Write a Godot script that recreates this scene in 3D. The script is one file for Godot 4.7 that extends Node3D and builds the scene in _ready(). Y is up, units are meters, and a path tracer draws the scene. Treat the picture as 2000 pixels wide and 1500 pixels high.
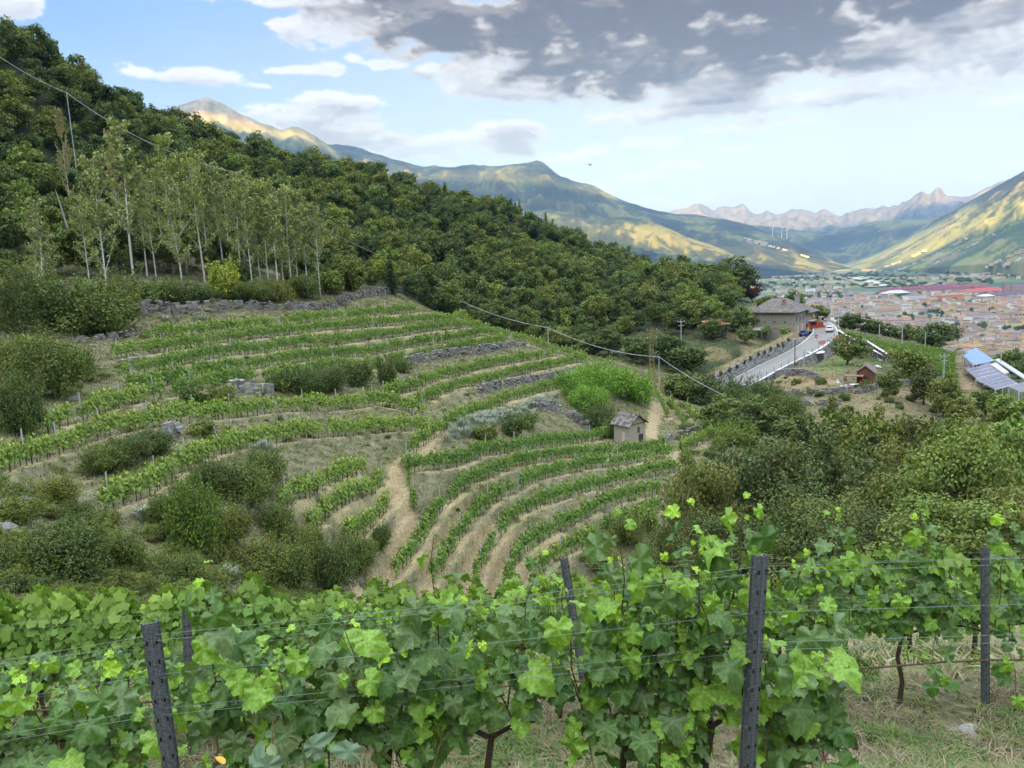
extends Node3D

# ------------------------------------------------------------------ camera and sight lines
const FOC := 1502.0
const EYE := Vector3(0.0, 1.65, 0.0)
var cam_basis := Basis()
var SUN_FROM := Vector3(-0.26, 0.205, 0.95)      # towards the low evening sun, behind the viewer
var noise_a := FastNoiseLite.new()
var noise_b := FastNoiseLite.new()
var noise_c := FastNoiseLite.new()
var rng := RandomNumberGenerator.new()
var taken := {}

func sight(x: float, y: float) -> Vector3:
	return (cam_basis * Vector3((x - 1000.0) / FOC, -(y - 750.0) / FOC, -1.0)).normalized()

# the point along a sight line at a horizontal distance r
func at(x: float, y: float, r: float) -> Vector3:
	var d := sight(x, y)
	return EYE + d * (r / Vector2(d.x, d.z).length())

func lin(r: float, g: float, b: float) -> Color:      # 0..255 picture values to linear
	return Color(r / 255.0, g / 255.0, b / 255.0).srgb_to_linear()

# ------------------------------------------------------------------ naming
func numbered(called: String) -> String:
	if not taken.has(called):
		taken[called] = 0
		return called
	taken[called] += 1
	return "%s_%03d" % [called, taken[called]]

func tag(o: Node, label: String, category := "", group := "", kind := "") -> Node:
	if label: o.set_meta("label", label)
	if category: o.set_meta("category", category)
	if group: o.set_meta("group", group)
	if kind: o.set_meta("kind", kind)
	return o

func thing(called: String, label: String, category: String, pos := Vector3.ZERO, turn := 0.0, group := "") -> Node3D:
	var o := Node3D.new()
	o.name = numbered(called)
	add_child(o)
	o.position = pos
	o.rotation.y = turn
	tag(o, label, category, group)
	return o

func part(called: String, m: Mesh, mat: Material, parent: Node, kind := "") -> MeshInstance3D:
	var o := MeshInstance3D.new()
	o.mesh = m
	o.material_override = mat
	if parent == self:
		o.name = numbered(called)
		add_child(o)
	else:
		o.name = called
		parent.add_child(o, true)
	if kind: o.set_meta("kind", kind)
	return o

func mat(c: Color, rough := 0.8, metal := 0.0, spec := 0.4) -> StandardMaterial3D:
	var m := StandardMaterial3D.new()
	m.albedo_color = Color(c.r, c.g, c.b).linear_to_srgb()
	m.roughness = rough
	m.metallic = metal
	m.metallic_specular = spec
	return m

func vmat(rough := 0.85, tint := Color(1, 1, 1), back := 0.0, spec := 0.3) -> StandardMaterial3D:
	var m := mat(tint, rough, 0.0, spec)
	m.vertex_color_use_as_albedo = true
	if back > 0.0:
		m.backlight_enabled = true
		m.backlight = Color(back, back, back * 0.6)
	return m

# ------------------------------------------------------------------ mesh buffer
class Buf:
	var v := PackedVector3Array()
	var n := PackedVector3Array()
	var c := PackedColorArray()
	var uv := PackedVector2Array()
	var i := PackedInt32Array()
	func tri(a: Vector3, b: Vector3, d: Vector3, col: Color) -> void:
		var nn := (d - a).cross(b - a).normalized()
		var k := v.size()
		v.append(a); v.append(b); v.append(d)
		for q in 3:
			n.append(nn); c.append(col); uv.append(Vector2.ZERO)
		i.append(k); i.append(k + 1); i.append(k + 2)
	func quad(a: Vector3, b: Vector3, d: Vector3, e: Vector3, col: Color) -> void:
		var nn := (d - a).cross(b - a) + (e - a).cross(d - a)
		nn = nn.normalized()
		var k := v.size()
		v.append(a); v.append(b); v.append(d); v.append(e)
		for q in 4:
			n.append(nn); c.append(col)
		uv.append(Vector2(0, 1)); uv.append(Vector2(1, 1)); uv.append(Vector2(1, 0)); uv.append(Vector2(0, 0))
		i.append(k); i.append(k + 1); i.append(k + 2); i.append(k); i.append(k + 2); i.append(k + 3)
	func box(lo: Vector3, hi: Vector3, col: Color, t := Transform3D.IDENTITY) -> void:
		var p: Array[Vector3] = []
		for k in 8:
			p.append(t * Vector3(hi.x if k & 1 else lo.x, hi.y if k & 2 else lo.y, hi.z if k & 4 else lo.z))
		quad(p[4], p[6], p[7], p[5], col)
		quad(p[1], p[3], p[2], p[0], col)
		quad(p[5], p[7], p[3], p[1], col)
		quad(p[0], p[2], p[6], p[4], col)
		quad(p[6], p[2], p[3], p[7], col)
		quad(p[0], p[4], p[5], p[1], col)
	# a bevelled block
	func block(s: Vector3, bev: float, col: Color, t := Transform3D.IDENTITY) -> void:
		var h := s * 0.5
		var b: float = min(bev, min(h.x, min(h.y, h.z)) * 0.6)
		var f := func(x: float, y: float, z: float) -> Vector3: return t * Vector3(x, y, z)
		for sg in [-1.0, 1.0]:
			var a := [f.call(sg * h.x, -h.y + b, -h.z + b), f.call(sg * h.x, h.y - b, -h.z + b), f.call(sg * h.x, h.y - b, h.z - b), f.call(sg * h.x, -h.y + b, h.z - b)]
			var d := [f.call(-h.x + b, sg * h.y, -h.z + b), f.call(h.x - b, sg * h.y, -h.z + b), f.call(h.x - b, sg * h.y, h.z - b), f.call(-h.x + b, sg * h.y, h.z - b)]
			var e := [f.call(-h.x + b, -h.y + b, sg * h.z), f.call(h.x - b, -h.y + b, sg * h.z), f.call(h.x - b, h.y - b, sg * h.z), f.call(-h.x + b, h.y - b, sg * h.z)]
			for q in [a, d, e]:
				quad(q[0], q[1], q[2], q[3], col)
		for sx in [-1.0, 1.0]:
			for sy in [-1.0, 1.0]:
				quad(f.call(sx * h.x, sy * (h.y - b), -h.z + b), f.call(sx * h.x, sy * (h.y - b), h.z - b), f.call(sx * (h.x - b), sy * h.y, h.z - b), f.call(sx * (h.x - b), sy * h.y, -h.z + b), col)
				quad(f.call(sx * h.x, -h.y + b, sy * (h.z - b)), f.call(sx * h.x, h.y - b, sy * (h.z - b)), f.call(sx * (h.x - b), h.y - b, sy * h.z), f.call(sx * (h.x - b), -h.y + b, sy * h.z), col)
				quad(f.call(-h.x + b, sx * h.y, sy * (h.z - b)), f.call(h.x - b, sx * h.y, sy * (h.z - b)), f.call(h.x - b, sx * (h.y - b), sy * h.z), f.call(-h.x + b, sx * (h.y - b), sy * h.z), col)
				for sz in [-1.0, 1.0]:
					tri(f.call(sx * h.x, sy * (h.y - b), sz * (h.z - b)), f.call(sx * (h.x - b), sy * h.y, sz * (h.z - b)), f.call(sx * (h.x - b), sy * (h.y - b), sz * h.z), col)
	func tube(pts: Array, radii: Array, col: Color, sides := 6, cap := true) -> void:
		var k0 := v.size()
		var m := pts.size()
		var up := Vector3(0.31, 0.2, 0.93)
		for a in m:
			var d: Vector3 = (pts[min(a + 1, m - 1)] - pts[max(a - 1, 0)]).normalized()
			var s := d.cross(up)
			if s.length() < 0.1: s = d.cross(Vector3(1, 0, 0))
			s = s.normalized()
			var w := s.cross(d).normalized()
			for q in sides:
				var an := TAU * q / sides
				var o := s * cos(an) + w * sin(an)
				v.append(pts[a] + o * radii[a]); n.append(o); c.append(col); uv.append(Vector2(float(q) / sides, a))
		for a in m - 1:
			for q in sides:
				var p := k0 + a * sides + q
				var r := k0 + a * sides + (q + 1) % sides
				i.append_array([p, r, r + sides, p, r + sides, p + sides])
		if cap:
			for e in [0, m - 1]:
				var k := v.size()
				v.append(pts[e])
				var nd: Vector3 = (pts[e] - pts[1 if e == 0 else m - 2]).normalized()
				n.append(nd); c.append(col); uv.append(Vector2.ZERO)
				for q in sides:
					v.append(v[k0 + e * sides + q]); n.append(nd); c.append(col); uv.append(Vector2.ZERO)
				for q in sides:
					i.append_array([k, k + 1 + q, k + 1 + (q + 1) % sides])
	func mesh() -> ArrayMesh:
		var m := ArrayMesh.new()
		if i.is_empty(): return m
		var arr := []
		arr.resize(Mesh.ARRAY_MAX)
		arr[Mesh.ARRAY_VERTEX] = v; arr[Mesh.ARRAY_NORMAL] = n; arr[Mesh.ARRAY_COLOR] = c; arr[Mesh.ARRAY_TEX_UV] = uv; arr[Mesh.ARRAY_INDEX] = i
		m.add_surface_from_arrays(Mesh.PRIMITIVE_TRIANGLES, arr)
		return m

func smooth(a: float, b: float, x: float) -> float:
	return smoothstep(a, b, x)

# a shape-preserving curve through (xs, ys)
func curve(xs: PackedFloat32Array, ys: PackedFloat32Array, x: float) -> float:
	var m := xs.size()
	if x <= xs[0]: return ys[0]
	if x >= xs[m - 1]: return ys[m - 1]
	var k := clampi(xs.bsearch(x) - 1, 0, m - 2)
	var h := xs[k + 1] - xs[k]
	var t := (x - xs[k]) / h
	var d := (ys[k + 1] - ys[k]) / h
	var m0 := d
	var m1 := d
	if k > 0:
		var e := (ys[k] - ys[k - 1]) / (xs[k] - xs[k - 1])
		m0 = 0.0 if e * d <= 0.0 else 2.0 * e * d / (e + d)
	if k < m - 2:
		var e := (ys[k + 2] - ys[k + 1]) / (xs[k + 2] - xs[k + 1])
		m1 = 0.0 if e * d <= 0.0 else 2.0 * e * d / (e + d)
	var t2 := t * t
	var t3 := t2 * t
	return ys[k] * (2 * t3 - 3 * t2 + 1) + m0 * h * (t3 - 2 * t2 + t) + ys[k + 1] * (3 * t2 - 2 * t3) + m1 * h * (t3 - t2)

# ------------------------------------------------------------------ the sky: air and clouds, in degrees of bearing and height
var cloud_list := []     # [bearing, height, half width, half height, dark]
func cloud(x: float, y: float, w: float, h: float, dark: float) -> void:
	var d := sight(x, y)
	cloud_list.append([rad_to_deg(atan2(d.x, -d.z)), rad_to_deg(asin(d.y)), w * 0.0381, h * 0.0381, dark])

func clouds_in_view() -> void:
	for q in [[1200, 30, 600, 105, 1.0], [820, 35, 260, 62, .75], [1500, 60, 340, 110, 1.0], [1350, 140, 300, 70, .9], [1120, 130, 270, 58, .85], [1690, 10, 230, 60, .8], [950, -90, 760, 95, .9], [1500, -90, 760, 100, 1.0],
			[650, 62, 95, 42, .12], [580, 52, 60, 18, .1], [540, 2, 130, 12, .15], [925, 150, 70, 34, .25], [985, 128, 60, 22, .1], [1010, 178, 110, 26, .35],
			[1920, 112, 150, 50, .36], [2010, 85, 120, 50, .3], [1720, 100, 140, 48, .6], [1900, 40, 190, 34, .6], [1960, -20, 200, 40, .8], [1780, 165, 110, 24, .12], [1870, 30, 60, 16, .5],
			[1250, 226, 100, 26, .25], [1385, 168, 150, 44, .4], [1520, 203, 130, 22, .25], [1700, 178, 150, 28, .3], [1620, 196, 120, 18, .3], [1400, 206, 170, 28, .55], [1820, 178, 90, 14, .1],
			[1975, 196, 45, 13, .1], [1440, 250, 95, 11, .2], [1530, 240, 70, 8, .1], [1265, 278, 60, 13, .2], [1445, 295, 52, 8, .3], [1120, 306, 66, 15, .15], [1155, 295, 32, 14, .1],
			[975, 268, 90, 36, .5], [1010, 290, 60, 22, .5], [885, 278, 75, 26, .15], [850, 303, 60, 18, .1], [745, 268, 26, 14, .0], [700, 262, 105, 38, .5], [600, 232, 110, 34, .35], [655, 196, 80, 18, .1], [560, 225, 75, 22, .2], [780, 300, 120, 26, .3],
			[585, 141, 60, 10, .1], [640, 138, 24, 11, .05], [390, 150, 100, 17, .2], [440, 143, 40, 9, 0.], [262, 140, 40, 16, .1], [688, 120, 24, 12, .05], [748, 131, 42, 9, .05], [830, 134, 28, 13, .05], [18, 14, 48, 34, .1], [505, 168, 30, 7, .1],
			[1230, 346, 46, 9, .15], [1325, 324, 50, 13, .15], [1282, 358, 40, 9, .1], [1255, 396, 44, 10, .1], [1420, 382, 50, 9, .2], [1480, 379, 40, 7, .3], [1600, 393, 38, 6, .4], [1712, 375, 28, 6, .4], [1872, 348, 76, 10, .3], [1992, 327, 36, 14, .1], [1180, 366, 34, 12, .05], [1340, 402, 80, 10, .1]]:
		cloud(q[0], q[1], q[2], q[3], q[4])

func cloud_depth(az: float, el: float, wide: float) -> Vector2:
	# (how deep inside a cloud, how dark that cloud is)
	var best := -3.0
	var dark := 0.0
	var wsum := 0.0
	for q in cloud_list:
		var dy: float = (el - q[1]) / q[3]
		if absf(dy) > 2.0: continue
		var dx: float = (az - q[0]) / q[2]
		if absf(dx) > 2.0: continue
		var d: float = 1.0 - dx * dx - dy * dy * (1.0 if dy > 0.0 else 1.5)
		best = maxf(best, d)
		if d > -0.6:
			var w := pow(d + 0.6, 5.0)
			dark += q[4] * w
			wsum += w
	if wide > 0.0:
		# the rest of the sky carries paler clouds, made bright to light the ground
		var d := (noise_c.get_noise_2d(az * 0.55 + 300.0, el * 1.4) * 2.6 + 0.3) * wide - (1.0 - wide) * 2.0
		if d > best:
			best = d
			dark = 0.22
			wsum = 1.0
	return Vector2(best, dark / maxf(wsum, 1e-4))

func sky_color(az: float, el: float) -> Color:
	var e := maxf(el, 0.0)
	var left := clampf((20.0 - az) / 52.0, 0.0, 1.0) if absf(az) < 60.0 else 0.4
	var low := Color(0.86, 0.86, 0.81)
	var mid := Color(0.47, 0.64, 0.80).lerp(Color(0.75, 0.80, 0.81), 1.0 - left)
	var high := Color(0.17, 0.37, 0.78)
	var c := low.lerp(mid, smoothstep(0.5, 9.0, e))
	c = c.lerp(high, smoothstep(6.0, 20.0 + 12.0 * (1.0 - left), e) * 0.92)
	c = c.lerp(Color(0.17, 0.32, 0.66), smoothstep(24.0, 80.0, e))
	# clouds
	var wx := noise_b.get_noise_2d(az * 1.6, el * 3.0) * 0.9
	var wy := noise_b.get_noise_2d(az * 1.6 + 77.0, el * 3.0 + 31.0) * 0.4
	var wide := smoothstep(38.0, 52.0, absf(az))
	wide = maxf(wide, smoothstep(19.0, 30.0, el)) * 0.9
	var fine := noise_a.get_noise_2d(az * 1.9, el * 6.0) * 0.85 + noise_a.get_noise_2d(az * 7.0 + 50.0, el * 17.0) * 0.26
	var p := cloud_depth(az + wx, el + wy, wide)
	fine += noise_a.get_noise_2d(az * 13.0 + 9.0, el * 26.0) * 0.55 * (1.0 - smoothstep(0.3, 0.7, p.y))
	var dens := p.x + fine * 1.15
	var a := smoothstep(-0.1, 0.5, dens) * (0.97 if p.y > 0.3 else 0.92)
	if a > 0.003:
		var fine2 := noise_a.get_noise_2d((az - 0.3) * 1.9, (el + 0.5) * 6.0) * 0.85 + noise_a.get_noise_2d((az - 0.12) * 7.0 + 50.0, (el + 0.2) * 17.0) * 0.26
		fine2 += noise_a.get_noise_2d((az - 0.06) * 13.0 + 9.0, (el + 0.12) * 26.0) * 0.55 * (1.0 - smoothstep(0.3, 0.7, p.y))
		var p2 := cloud_depth(az + wx - 0.2, el + wy + 0.7, wide)
		var up := clampf((dens - p2.x - fine2 * 1.15) * 0.42 + 0.42, 0.0, 1.0)
		var lit := Color(1.05, 0.93, 0.77).lerp(Color(0.98, 0.96, 0.93), 1.0 - p.y)
		var shade := Color(0.33, 0.33, 0.36).lerp(Color(0.118, 0.092, 0.088), smoothstep(0.2, 0.85, p.y))
		var deep := smoothstep(0.15, 1.15, dens)
		var t := clampf(deep * (0.25 + 0.75 * p.y) * (1.25 - 0.75 * up) + (1.0 - up) * 0.62 * (0.5 + 0.5 * p.y), 0.0, 1.0)
		t = maxf(t, smoothstep(0.4, 0.85, p.y) * smoothstep(0.12, 0.7, dens) * (0.98 - 0.30 * smoothstep(0.3, 1.0, up)))
		var k := lit.lerp(shade, t)
		if el < 9.0: k = k.lerp(low, 0.30 * (1.0 - el / 9.0))
		c = c.lerp(k, a)
	# evening brightness round the sun, plus an added overhead boost that fills the shade
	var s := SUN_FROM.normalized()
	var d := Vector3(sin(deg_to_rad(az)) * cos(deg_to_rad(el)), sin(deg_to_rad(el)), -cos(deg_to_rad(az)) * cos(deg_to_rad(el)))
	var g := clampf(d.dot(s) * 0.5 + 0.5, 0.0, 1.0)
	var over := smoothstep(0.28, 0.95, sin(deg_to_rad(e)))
	var glow_and_fill := 0.86 + 3.7 * over + 0.25 * g + 2.2 * pow(g, 14.0)
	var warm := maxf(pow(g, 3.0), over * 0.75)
	return Color(c.r * glow_and_fill * (1.0 + 0.16 * warm), c.g * glow_and_fill, c.b * glow_and_fill * (1.0 - 0.30 * warm))

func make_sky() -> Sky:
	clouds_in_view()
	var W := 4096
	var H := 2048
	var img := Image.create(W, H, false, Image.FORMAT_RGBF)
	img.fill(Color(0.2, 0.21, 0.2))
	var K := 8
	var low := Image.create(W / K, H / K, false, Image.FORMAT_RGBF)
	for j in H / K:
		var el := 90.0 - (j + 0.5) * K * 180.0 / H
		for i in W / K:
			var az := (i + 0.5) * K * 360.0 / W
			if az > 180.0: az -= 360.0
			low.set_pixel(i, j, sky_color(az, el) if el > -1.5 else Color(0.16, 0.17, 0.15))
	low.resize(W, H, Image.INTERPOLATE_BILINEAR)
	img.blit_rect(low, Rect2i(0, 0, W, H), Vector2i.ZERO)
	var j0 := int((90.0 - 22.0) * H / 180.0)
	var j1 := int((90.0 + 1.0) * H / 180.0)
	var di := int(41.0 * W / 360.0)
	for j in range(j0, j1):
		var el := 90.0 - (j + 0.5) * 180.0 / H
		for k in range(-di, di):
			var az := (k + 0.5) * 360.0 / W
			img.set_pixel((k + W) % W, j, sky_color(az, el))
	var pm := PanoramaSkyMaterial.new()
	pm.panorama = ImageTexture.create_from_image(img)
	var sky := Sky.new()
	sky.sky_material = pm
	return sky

func setup_view() -> void:
	cam_basis = Basis(Vector3(1, 0, 0), deg_to_rad(-9.0)) * Basis(Vector3(0, 0, 1), deg_to_rad(-2.5))
	noise_a.seed = 7; noise_a.frequency = 0.1; noise_a.fractal_octaves = 5; noise_a.fractal_gain = 0.55
	noise_b.seed = 19; noise_b.frequency = 0.11; noise_b.fractal_octaves = 3
	noise_c.seed = 5; noise_c.frequency = 0.05; noise_c.fractal_octaves = 4
	var cam := Camera3D.new()
	cam.name = "camera"
	cam.transform = Transform3D(cam_basis, EYE)
	cam.fov = rad_to_deg(2.0 * atan(750.0 / FOC))
	cam.near = 0.05
	cam.far = 60000.0
	add_child(cam)
	cam.current = true
	var we := WorldEnvironment.new()
	we.name = "world_environment"
	var env := Environment.new()
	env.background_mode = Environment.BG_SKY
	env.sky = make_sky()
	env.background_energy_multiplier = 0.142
	env.tonemap_mode = Environment.TONE_MAPPER_LINEAR
	env.tonemap_exposure = 10.8
	env.sdfgi_enabled = true
	env.ssao_enabled = true
	env.ssil_enabled = true
	env.fog_enabled = true
	env.fog_density = 0.000056
	env.fog_light_color = Color(0.62, 0.80, 1.0)
	we.environment = env
	add_child(we)
	var sun := DirectionalLight3D.new()
	sun.name = "sun"
	sun.light_energy = 1.3
	sun.light_color = Color(1.0, 0.79, 0.46)
	sun.light_angular_distance = 0.5
	sun.shadow_enabled = true
	add_child(sun)
	sun.look_at_from_position(SUN_FROM.normalized() * 100.0, Vector3.ZERO, Vector3.UP)

# ------------------------------------------------------------------ terrain: lines across the land, each (x, y, distance) along sight lines, from near to far
func land_lines() -> Array:
	return [
		# foot of the terraces on the far bank of the gully
		[[-400, 960, 44], [0, 1010, 45], [200, 1075, 45], [400, 1100, 47], [600, 1160, 50], [750, 1192, 54], [900, 1214, 57], [1100, 1200, 61], [1300, 1150, 65], [1500, 1120, 66], [2000, 1090, 68], [2400, 1070, 70]],
		[[-400, 860, 52], [0, 915, 55], [200, 985, 52], [400, 912, 60], [600, 962, 63], [800, 1030, 66], [1000, 1010, 72], [1200, 960, 82], [1330, 905, 91], [1450, 905, 97], [1700, 950, 95], [2000, 990, 95], [2400, 1000, 95]],
		[[-400, 760, 74], [0, 802, 76], [200, 800, 74], [400, 795, 79], [600, 792, 84], [850, 840, 85], [1000, 880, 89], [1200, 860, 108], [1300, 872, 110], [1380, 842, 124], [1500, 850, 125], [1750, 850, 128], [2000, 850, 132], [2400, 850, 132]],
		[[-400, 670, 104], [0, 692, 104], [200, 682, 104], [400, 682, 107], [600, 690, 112], [800, 720, 116], [1000, 731, 123], [1130, 716, 136], [1230, 757, 140], [1300, 782, 144], [1400, 800, 148], [1550, 772, 150], [1700, 760, 153], [1850, 790, 160], [2000, 775, 183], [2400, 775, 183]],
		[[-400, 610, 120], [0, 642, 120], [200, 642, 122], [450, 622, 128], [700, 601, 140], [830, 611, 147], [1000, 652, 149], [1130, 695, 150], [1230, 738, 151], [1300, 772, 152], [1400, 772, 166], [1470, 733, 174], [1560, 692, 190], [1640, 690, 195], [1800, 720, 196], [1960, 742, 198], [2400, 770, 200]],
		[[-400, 560, 138], [0, 592, 138], [300, 572, 141], [600, 572, 155], [760, 572, 166], [900, 640, 176], [1000, 662, 179], [1130, 702, 182], [1250, 682, 188], [1400, 671, 195], [1530, 664, 212], [1612, 655, 217], [1700, 655, 236], [1850, 690, 236], [2000, 720, 241], [2400, 740, 241]],
		[[-400, 310, 200], [0, 340, 202], [300, 440, 204], [600, 465, 232], [900, 505, 262], [1100, 562, 266], [1300, 592, 268], [1450, 603, 262], [1600, 628, 262], [1750, 672, 272], [2000, 716, 284], [2400, 740, 284]],
		[[-400, -60, 240], [0, 92, 252], [100, 155, 258], [200, 212, 272], [300, 262, 292], [400, 305, 307], [500, 333, 322], [600, 350, 337], [700, 364, 352], [850, 403, 382], [1000, 436, 402], [1100, 482, 402], [1200, 524, 402], [1300, 550, 392], [1400, 563, 362], [1480, 588, 325], [1600, 624, 305], [1750, 668, 322], [2000, 705, 342], [2400, 730, 342]],
	]
const NEAR_LINES := [Vector2(0.25, 0.0), Vector2(1.5, -0.15), Vector2(2.6, -1.25), Vector2(3.5, -1.42), Vector2(4.6, -2.0), Vector2(6.0, -2.7), Vector2(7.2, -2.86), Vector2(8.6, -3.6), Vector2(13.0, -5.6)]
# the lower end of the near slope
const GULLY := [[-400, 1190, 31], [0, 1185, 35], [200, 1178, 37], [400, 1188, 40], [600, 1210, 45], [800, 1232, 52], [1000, 1235, 55], [1100, 1228, 57], [1400, 1200, 60], [2000, 1170, 62], [2400, 1150, 62]]

var th := PackedFloat32Array()      # bearings of the columns
var rr := PackedFloat32Array()      # distances of the rings
var hh := PackedFloat32Array()      # heights
var cc := PackedColorArray()        # ground colours
var NT := 0
var NR := 0
const FLOOR_Y := -150.0

func bake_heights() -> void:
	var a := -1.3
	while a < 1.3:
		th.append(a)
		a += 0.0033 if absf(a) < 0.70 else 0.03
	th.append(1.3)
	var r := 0.3
	while r < 15000.0:
		rr.append(r)
		r += clampf(r * 0.022, 0.1, 0.45) if r < 165.0 else (1.5 if r < 430.0 else r * 0.04)
	NT = th.size()
	NR = rr.size()
	hh.resize(NT * NR)
	cc.resize(NT * NR)
	# every line as curves of distance and height over the bearing
	var all: Array = [GULLY]
	all.append_array(land_lines())
	var tabs := []
	for l in all:
		var xs := PackedFloat32Array()
		var rs := PackedFloat32Array()
		var hs := PackedFloat32Array()
		for q in l:
			var p := at(q[0], q[1], q[2])
			xs.append(atan2(p.x, -p.z)); rs.append(q[2]); hs.append(p.y)
		tabs.append([xs, rs, hs])
	for i in NT:
		var t := th[i]
		var xs := PackedFloat32Array()
		var ys := PackedFloat32Array()
		var cs := maxf(cos(t), 0.45)
		for q in NEAR_LINES:
			xs.append(q.x / cs); ys.append(q.y)
		for q in tabs:
			var rk := curve(q[0], q[1], t)
			var hk := curve(q[0], q[2], t)
			if rk <= xs[xs.size() - 1] + 0.6: rk = xs[xs.size() - 1] + 0.6
			xs.append(rk); ys.append(hk)
		var last := ys[ys.size() - 1]
		xs.append(620.0); ys.append(lerpf(last, FLOOR_Y, 0.55))
		xs.append(930.0); ys.append(FLOOR_Y + 3.0)
		xs.append(1300.0); ys.append(FLOOR_Y)
		xs.append(16000.0); ys.append(FLOOR_Y + 12.0)
		for j in NR:
			var h := curve(xs, ys, rr[j])
			var x := sin(t) * rr[j]
			var z := -cos(t) * rr[j]
			var am := clampf(rr[j] / 90.0, 0.05, 1.0)
			if rr[j] > 160.0: am = 1.7
			if rr[j] > 900.0: am = 0.0
			h += noise_b.get_noise_2d(x * 0.55, z * 0.55) * 0.55 * am + noise_b.get_noise_2d(x * 3.1, z * 3.1) * 0.22 * minf(am, 1.0)
			hh[i * NR + j] = h

func cell(x: float, z: float) -> Vector2:     # fractional column and ring
	var t := atan2(x, -z)
	var r := sqrt(x * x + z * z)
	var i := clampi(th.bsearch(t) - 1, 0, NT - 2)
	var j := clampi(rr.bsearch(r) - 1, 0, NR - 2)
	return Vector2(i + clampf((t - th[i]) / (th[i + 1] - th[i]), 0.0, 1.0), j + clampf((r - rr[j]) / (rr[j + 1] - rr[j]), 0.0, 1.0))

func ground(x: float, z: float) -> float:
	var c := cell(x, z)
	var i := mini(int(c.x), NT - 2)
	var j := mini(int(c.y), NR - 2)
	var u := c.x - i
	var w := c.y - j
	return lerpf(lerpf(hh[i * NR + j], hh[(i + 1) * NR + j], u), lerpf(hh[i * NR + j + 1], hh[(i + 1) * NR + j + 1], u), w)

func drop(p: Vector3, lift := 0.0) -> Vector3:
	return Vector3(p.x, ground(p.x, p.z) + lift, p.z)

# where a sight line meets the land, looking from distance r0 on
func spot(x: float, y: float, r0 := 9.0, r1 := 9000.0) -> Vector3:
	var d := sight(x, y)
	var k := 1.0 / Vector2(d.x, d.z).length()
	var t := atan2(d.x, -d.z)
	var i := clampi(th.bsearch(t) - 1, 0, NT - 2)
	var u := (t - th[i]) / (th[i + 1] - th[i])
	var j := clampi(rr.bsearch(r0), 1, NR - 1)
	var prev := 1e9
	while j < NR and rr[j] < r1:
		var h := lerpf(hh[i * NR + j], hh[(i + 1) * NR + j], u)
		var gap := EYE.y + d.y * k * rr[j] - h
		if gap < 0.0:
			var f := prev / (prev - gap) if prev < 1e8 else 1.0
			var r := lerpf(rr[j - 1], rr[j], f)
			return drop(EYE + d * k * r)
		prev = gap
		j += 1
	return drop(EYE + d * k * minf(r1, 400.0))

func smooth_path(pts: Array, step := 0.4) -> PackedVector3Array:
	var c := Curve3D.new()
	for k in pts.size():
		var a: Vector3 = pts[max(k - 1, 0)]
		var b: Vector3 = pts[min(k + 1, pts.size() - 1)]
		var t := (b - a) / 6.0
		c.add_point(pts[k], -t, t)
	var out := PackedVector3Array()
	var s := 0.0
	var total := c.get_baked_length()
	while s < total:
		out.append(c.sample_baked(s))
		s += step
	out.append(c.sample_baked(total))
	return out

func spots(xy: Array, r0 := 30.0) -> Array:
	var out := []
	for q in xy:
		out.append(spot(q[0], q[1], r0))
	return out

# visit the ground's grid within w of each point of a path: f(index, distance, point, sideways)
func along(path: PackedVector3Array, w: float, f: Callable) -> void:
	var best := {}
	for p in path:
		var r := Vector2(p.x, p.z).length()
		var t := atan2(p.x, -p.z)
		var i0 := clampi(th.bsearch(t - w / r) - 1, 0, NT - 1)
		var i1 := clampi(th.bsearch(t + w / r), 0, NT - 1)
		var j0 := clampi(rr.bsearch(r - w) - 1, 0, NR - 1)
		var j1 := clampi(rr.bsearch(r + w), 0, NR - 1)
		for i in range(i0, i1 + 1):
			for j in range(j0, j1 + 1):
				var q := Vector2(sin(th[i]) * rr[j] - p.x, -cos(th[i]) * rr[j] - p.z)
				var d := q.length()
				if d < w:
					var k := i * NR + j
					if not best.has(k) or best[k][0] > d:
						best[k] = [d, p, rr[j] - r]
	for k in best:
		f.call(k, best[k][0], best[k][1], best[k][2])

# a level shelf along a contour: flat under the vines, a straw path on the downhill side, then a steep bank
func terrace(path: PackedVector3Array, half: float, straw: Color) -> void:
	along(path, half * 2.2, func(k: int, d: float, p: Vector3, out: float) -> void:
		var w := 1.0 - smoothstep(half * 0.85, half * (1.25 if out < 0.0 else 1.9), d)
		hh[k] = lerpf(hh[k], p.y, w)
		var reach := 1.05 if p.length() < 95.0 else 1.65
		if out < 0.15 and d < half * reach and d > 0.1:
			var wob := noise_b.get_noise_2d(p.x * 3.0, p.z * 3.0)
			var q := (1.0 - smoothstep(half * 0.5, half * reach * 0.96, d + wob * 0.5)) * clampf(0.62 + 1.3 * wob, 0.0, 1.0)
			cc[k] = cc[k].lerp(straw, q)
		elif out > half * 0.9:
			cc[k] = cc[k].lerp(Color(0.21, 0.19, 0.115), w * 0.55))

func stroke(path: PackedVector3Array, w: float, col: Color, strength := 0.9, flat := 0.0) -> void:
	along(path, w, func(k: int, d: float, p: Vector3, _o: float) -> void:
		var wob := noise_b.get_noise_2d(p.x * 4.0 + k % 7, p.z * 4.0) * 0.35
		cc[k] = cc[k].lerp(col, strength * (1.0 - smoothstep(w * 0.45, w * 0.95, d + wob * w)))
		if flat > 0.0: hh[k] = lerpf(hh[k], p.y, flat * (1.0 - smoothstep(w * 0.5, w, d))))

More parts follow.
